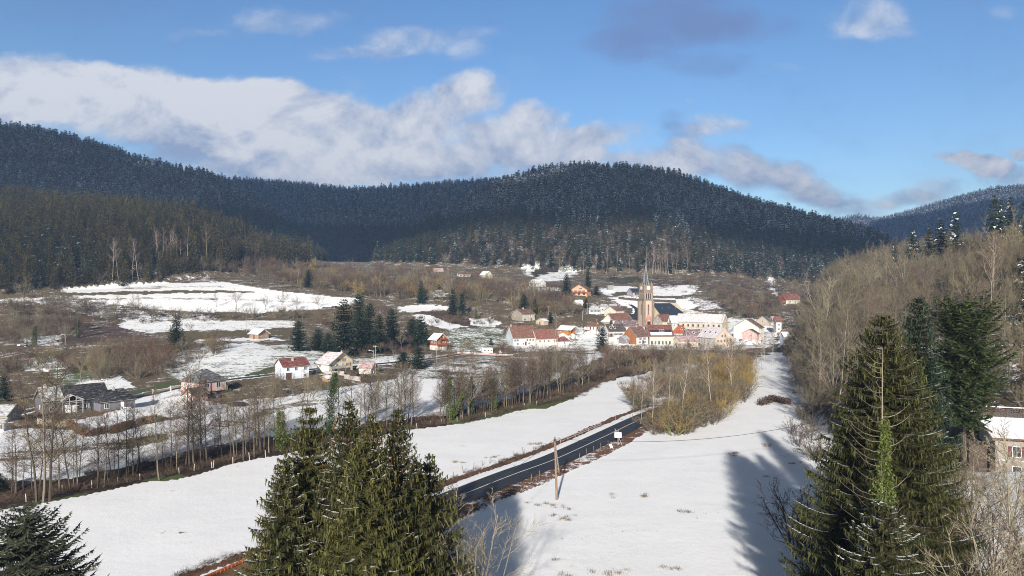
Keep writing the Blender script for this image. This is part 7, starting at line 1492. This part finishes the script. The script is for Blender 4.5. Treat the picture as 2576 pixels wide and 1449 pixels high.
LIB['tuft'] = dict(oname='tuft', cat='grass', parts=[], h=.6, join=lambda: tris_mesh('tuft_all', [(T_, 0)], [cmat('dead_grass', (0.16, 0.115, 0.06), .9, .3, island=.3)]))
tf = []
for px, py in [(1850,1143),(1930,1120),(1995,1165),(1935,1200),(2005,1130),(2003,1095),(1970,1260),(1412,1408),(1406,1450),(1400,1300),(1425,1305),(1500,1440),(1560,1435),(1700,1430),(1990,1420),(1345,1270),(1420,1275),(1550,1250),(1620,1250),(1730,1290),(240,1430),(295,1470),(1160,1165),(1250,1150),(1340,1115),(1270,1162)]:
    a, b = rays([px], [py], Hu, 50)
    for _ in range(6): tf.append(dict(key='tuft', X=float(a[0])+gr.normal(0, .7), Y=float(b[0])+gr.normal(0, .7), h=gr.uniform(.2, .75), w=1.2, rot=gr.uniform(0, 6)))
for _ in range(500):
    s_ = gr.random(); c = along(STREAM, s_*.8); o_ = -gr.uniform(5, 9)
    tf.append(dict(key='tuft', X=c[0]+gr.uniform(2, 9), Y=c[1]-gr.uniform(3, 9), h=gr.uniform(.15, .4), w=1.3, rot=gr.uniform(0, 6)))
for _ in range(420):
    a, b = gr.uniform(-55, 45), gr.uniform(63, 125); tf.append(dict(key='tuft', X=a, Y=b, h=gr.uniform(.10, .32), w=1.5, rot=gr.uniform(0, 6)))
tf = [q for q in tf if seg_dist(np.array([q['X']]), np.array([q['Y']]), MAINROAD)[0][0] > 3.6]
stuff('grass_tufts', 'dead grass tufts poking through the snow of the fields', tf)
stuff('brambles', 'brown brambles and dead bracken along stream, road and slopes', low)
# ================================================================ unseen clouds added over and behind the viewpoint to shade the hills
def shade_cloud():
    r = np.random.default_rng(4); V_, F_ = [], []; off = 0
    bm_v = []; ph = (1+5**.5)/2
    import bmesh
    bm = bmesh.new(); bmesh.ops.create_icosphere(bm, subdivisions=3, radius=1.0); bv = np.array([v.co[:] for v in bm.verts]); bf = np.array([[v.index for v in f.verts] for f in bm.faces]); bm.free()
    cells = []
    for gy in np.arange(-1165, 1250, 95.0):
        for gx in np.arange(-1350, 1500, 105.0):
            x_, y_ = gx+r.uniform(-35, 35), gy+r.uniform(-30, 30)
            if r.random() < .10: continue
            # leave the sunlit lower slopes of the central hill open
            edge = -800+40*math.sin(x_/170.0)+25*math.sin(x_/60.0)-(230 if x_ > 30 else 0)
            if y_ < edge+30: continue
            cells.append((x_, y_))
    for x_, y_ in cells:
        R = np.array([r.uniform(70, 110), r.uniform(60, 100), r.uniform(35, 60)]); v = bv*(1+.10*np.sin(bv*5+r.uniform(0, 6)).sum(1, keepdims=True)); v = v*R; v[:, 2] = np.maximum(v[:, 2], -16)+700+r.uniform(-8, 8)
        v[:, 0] += x_; v[:, 1] += y_; V_.append(v*K); F_.append(bf+off); off += len(v)
    m = bpy.data.materials.new('shade_cloud'); m.use_nodes = True; t = NT(m.node_tree); t.n.remove(t.n['Principled BSDF']); df = t.new('ShaderNodeBsdfDiffuse'); df.inputs[0].default_value = (.85, .87, .9, 1); tl = t.new('ShaderNodeBsdfTranslucent'); tl.inputs[0].default_value = (.75, .8, .9, 1)
    mx = t.new('ShaderNodeMixShader'); mx.inputs[0].default_value = .5; t.l.new(df.outputs[0], mx.inputs[1]); t.l.new(tl.outputs[0], mx.inputs[2]); t.l.new(mx.outputs[0], t.n['Material Output'].inputs['Surface'])
    o = link('shade_cloud', fmesh('shade_cloud', np.concatenate(V_), np.concatenate(F_), [m], smooth=True)); setp(o, 'broken deck of low clouds added out of view to shade the hills', kind='structure')
shade_cloud()
# ================================================================ haze
def haze():
    q = MB(); x0, x1, y0, y1, z0, z1 = -6500, 6500, -400, 5900, -12, 345*K
    q.box(((x0+x1)/2, (y0+y1)/2, (z0+z1)/2), (x1-x0, y1-y0, z1-z0)); m = bpy.data.materials.new('haze'); m.use_nodes = True; t = NT(m.node_tree); t.n.remove(t.n['Principled BSDF'])
    v = t.new('ShaderNodeVolumePrincipled'); v.inputs['Color'].default_value = (.38, .60, 1.0, 1); v.inputs['Density'].default_value = HAZE_D; v.inputs['Anisotropy'].default_value = 0.0
    t.l.new(v.outputs[0], t.n['Material Output'].inputs['Volume']); o = q.build('haze', m); setp(o, 'thin blue winter haze filling the valley', kind='stuff')
HAZE_D = 0.00014
haze()

for o in SC.objects:
    if o.parent is None and len(str(o.get('label', '')).split()) > 16: print('LONG', o.name, len(o['label'].split()), o['label'])
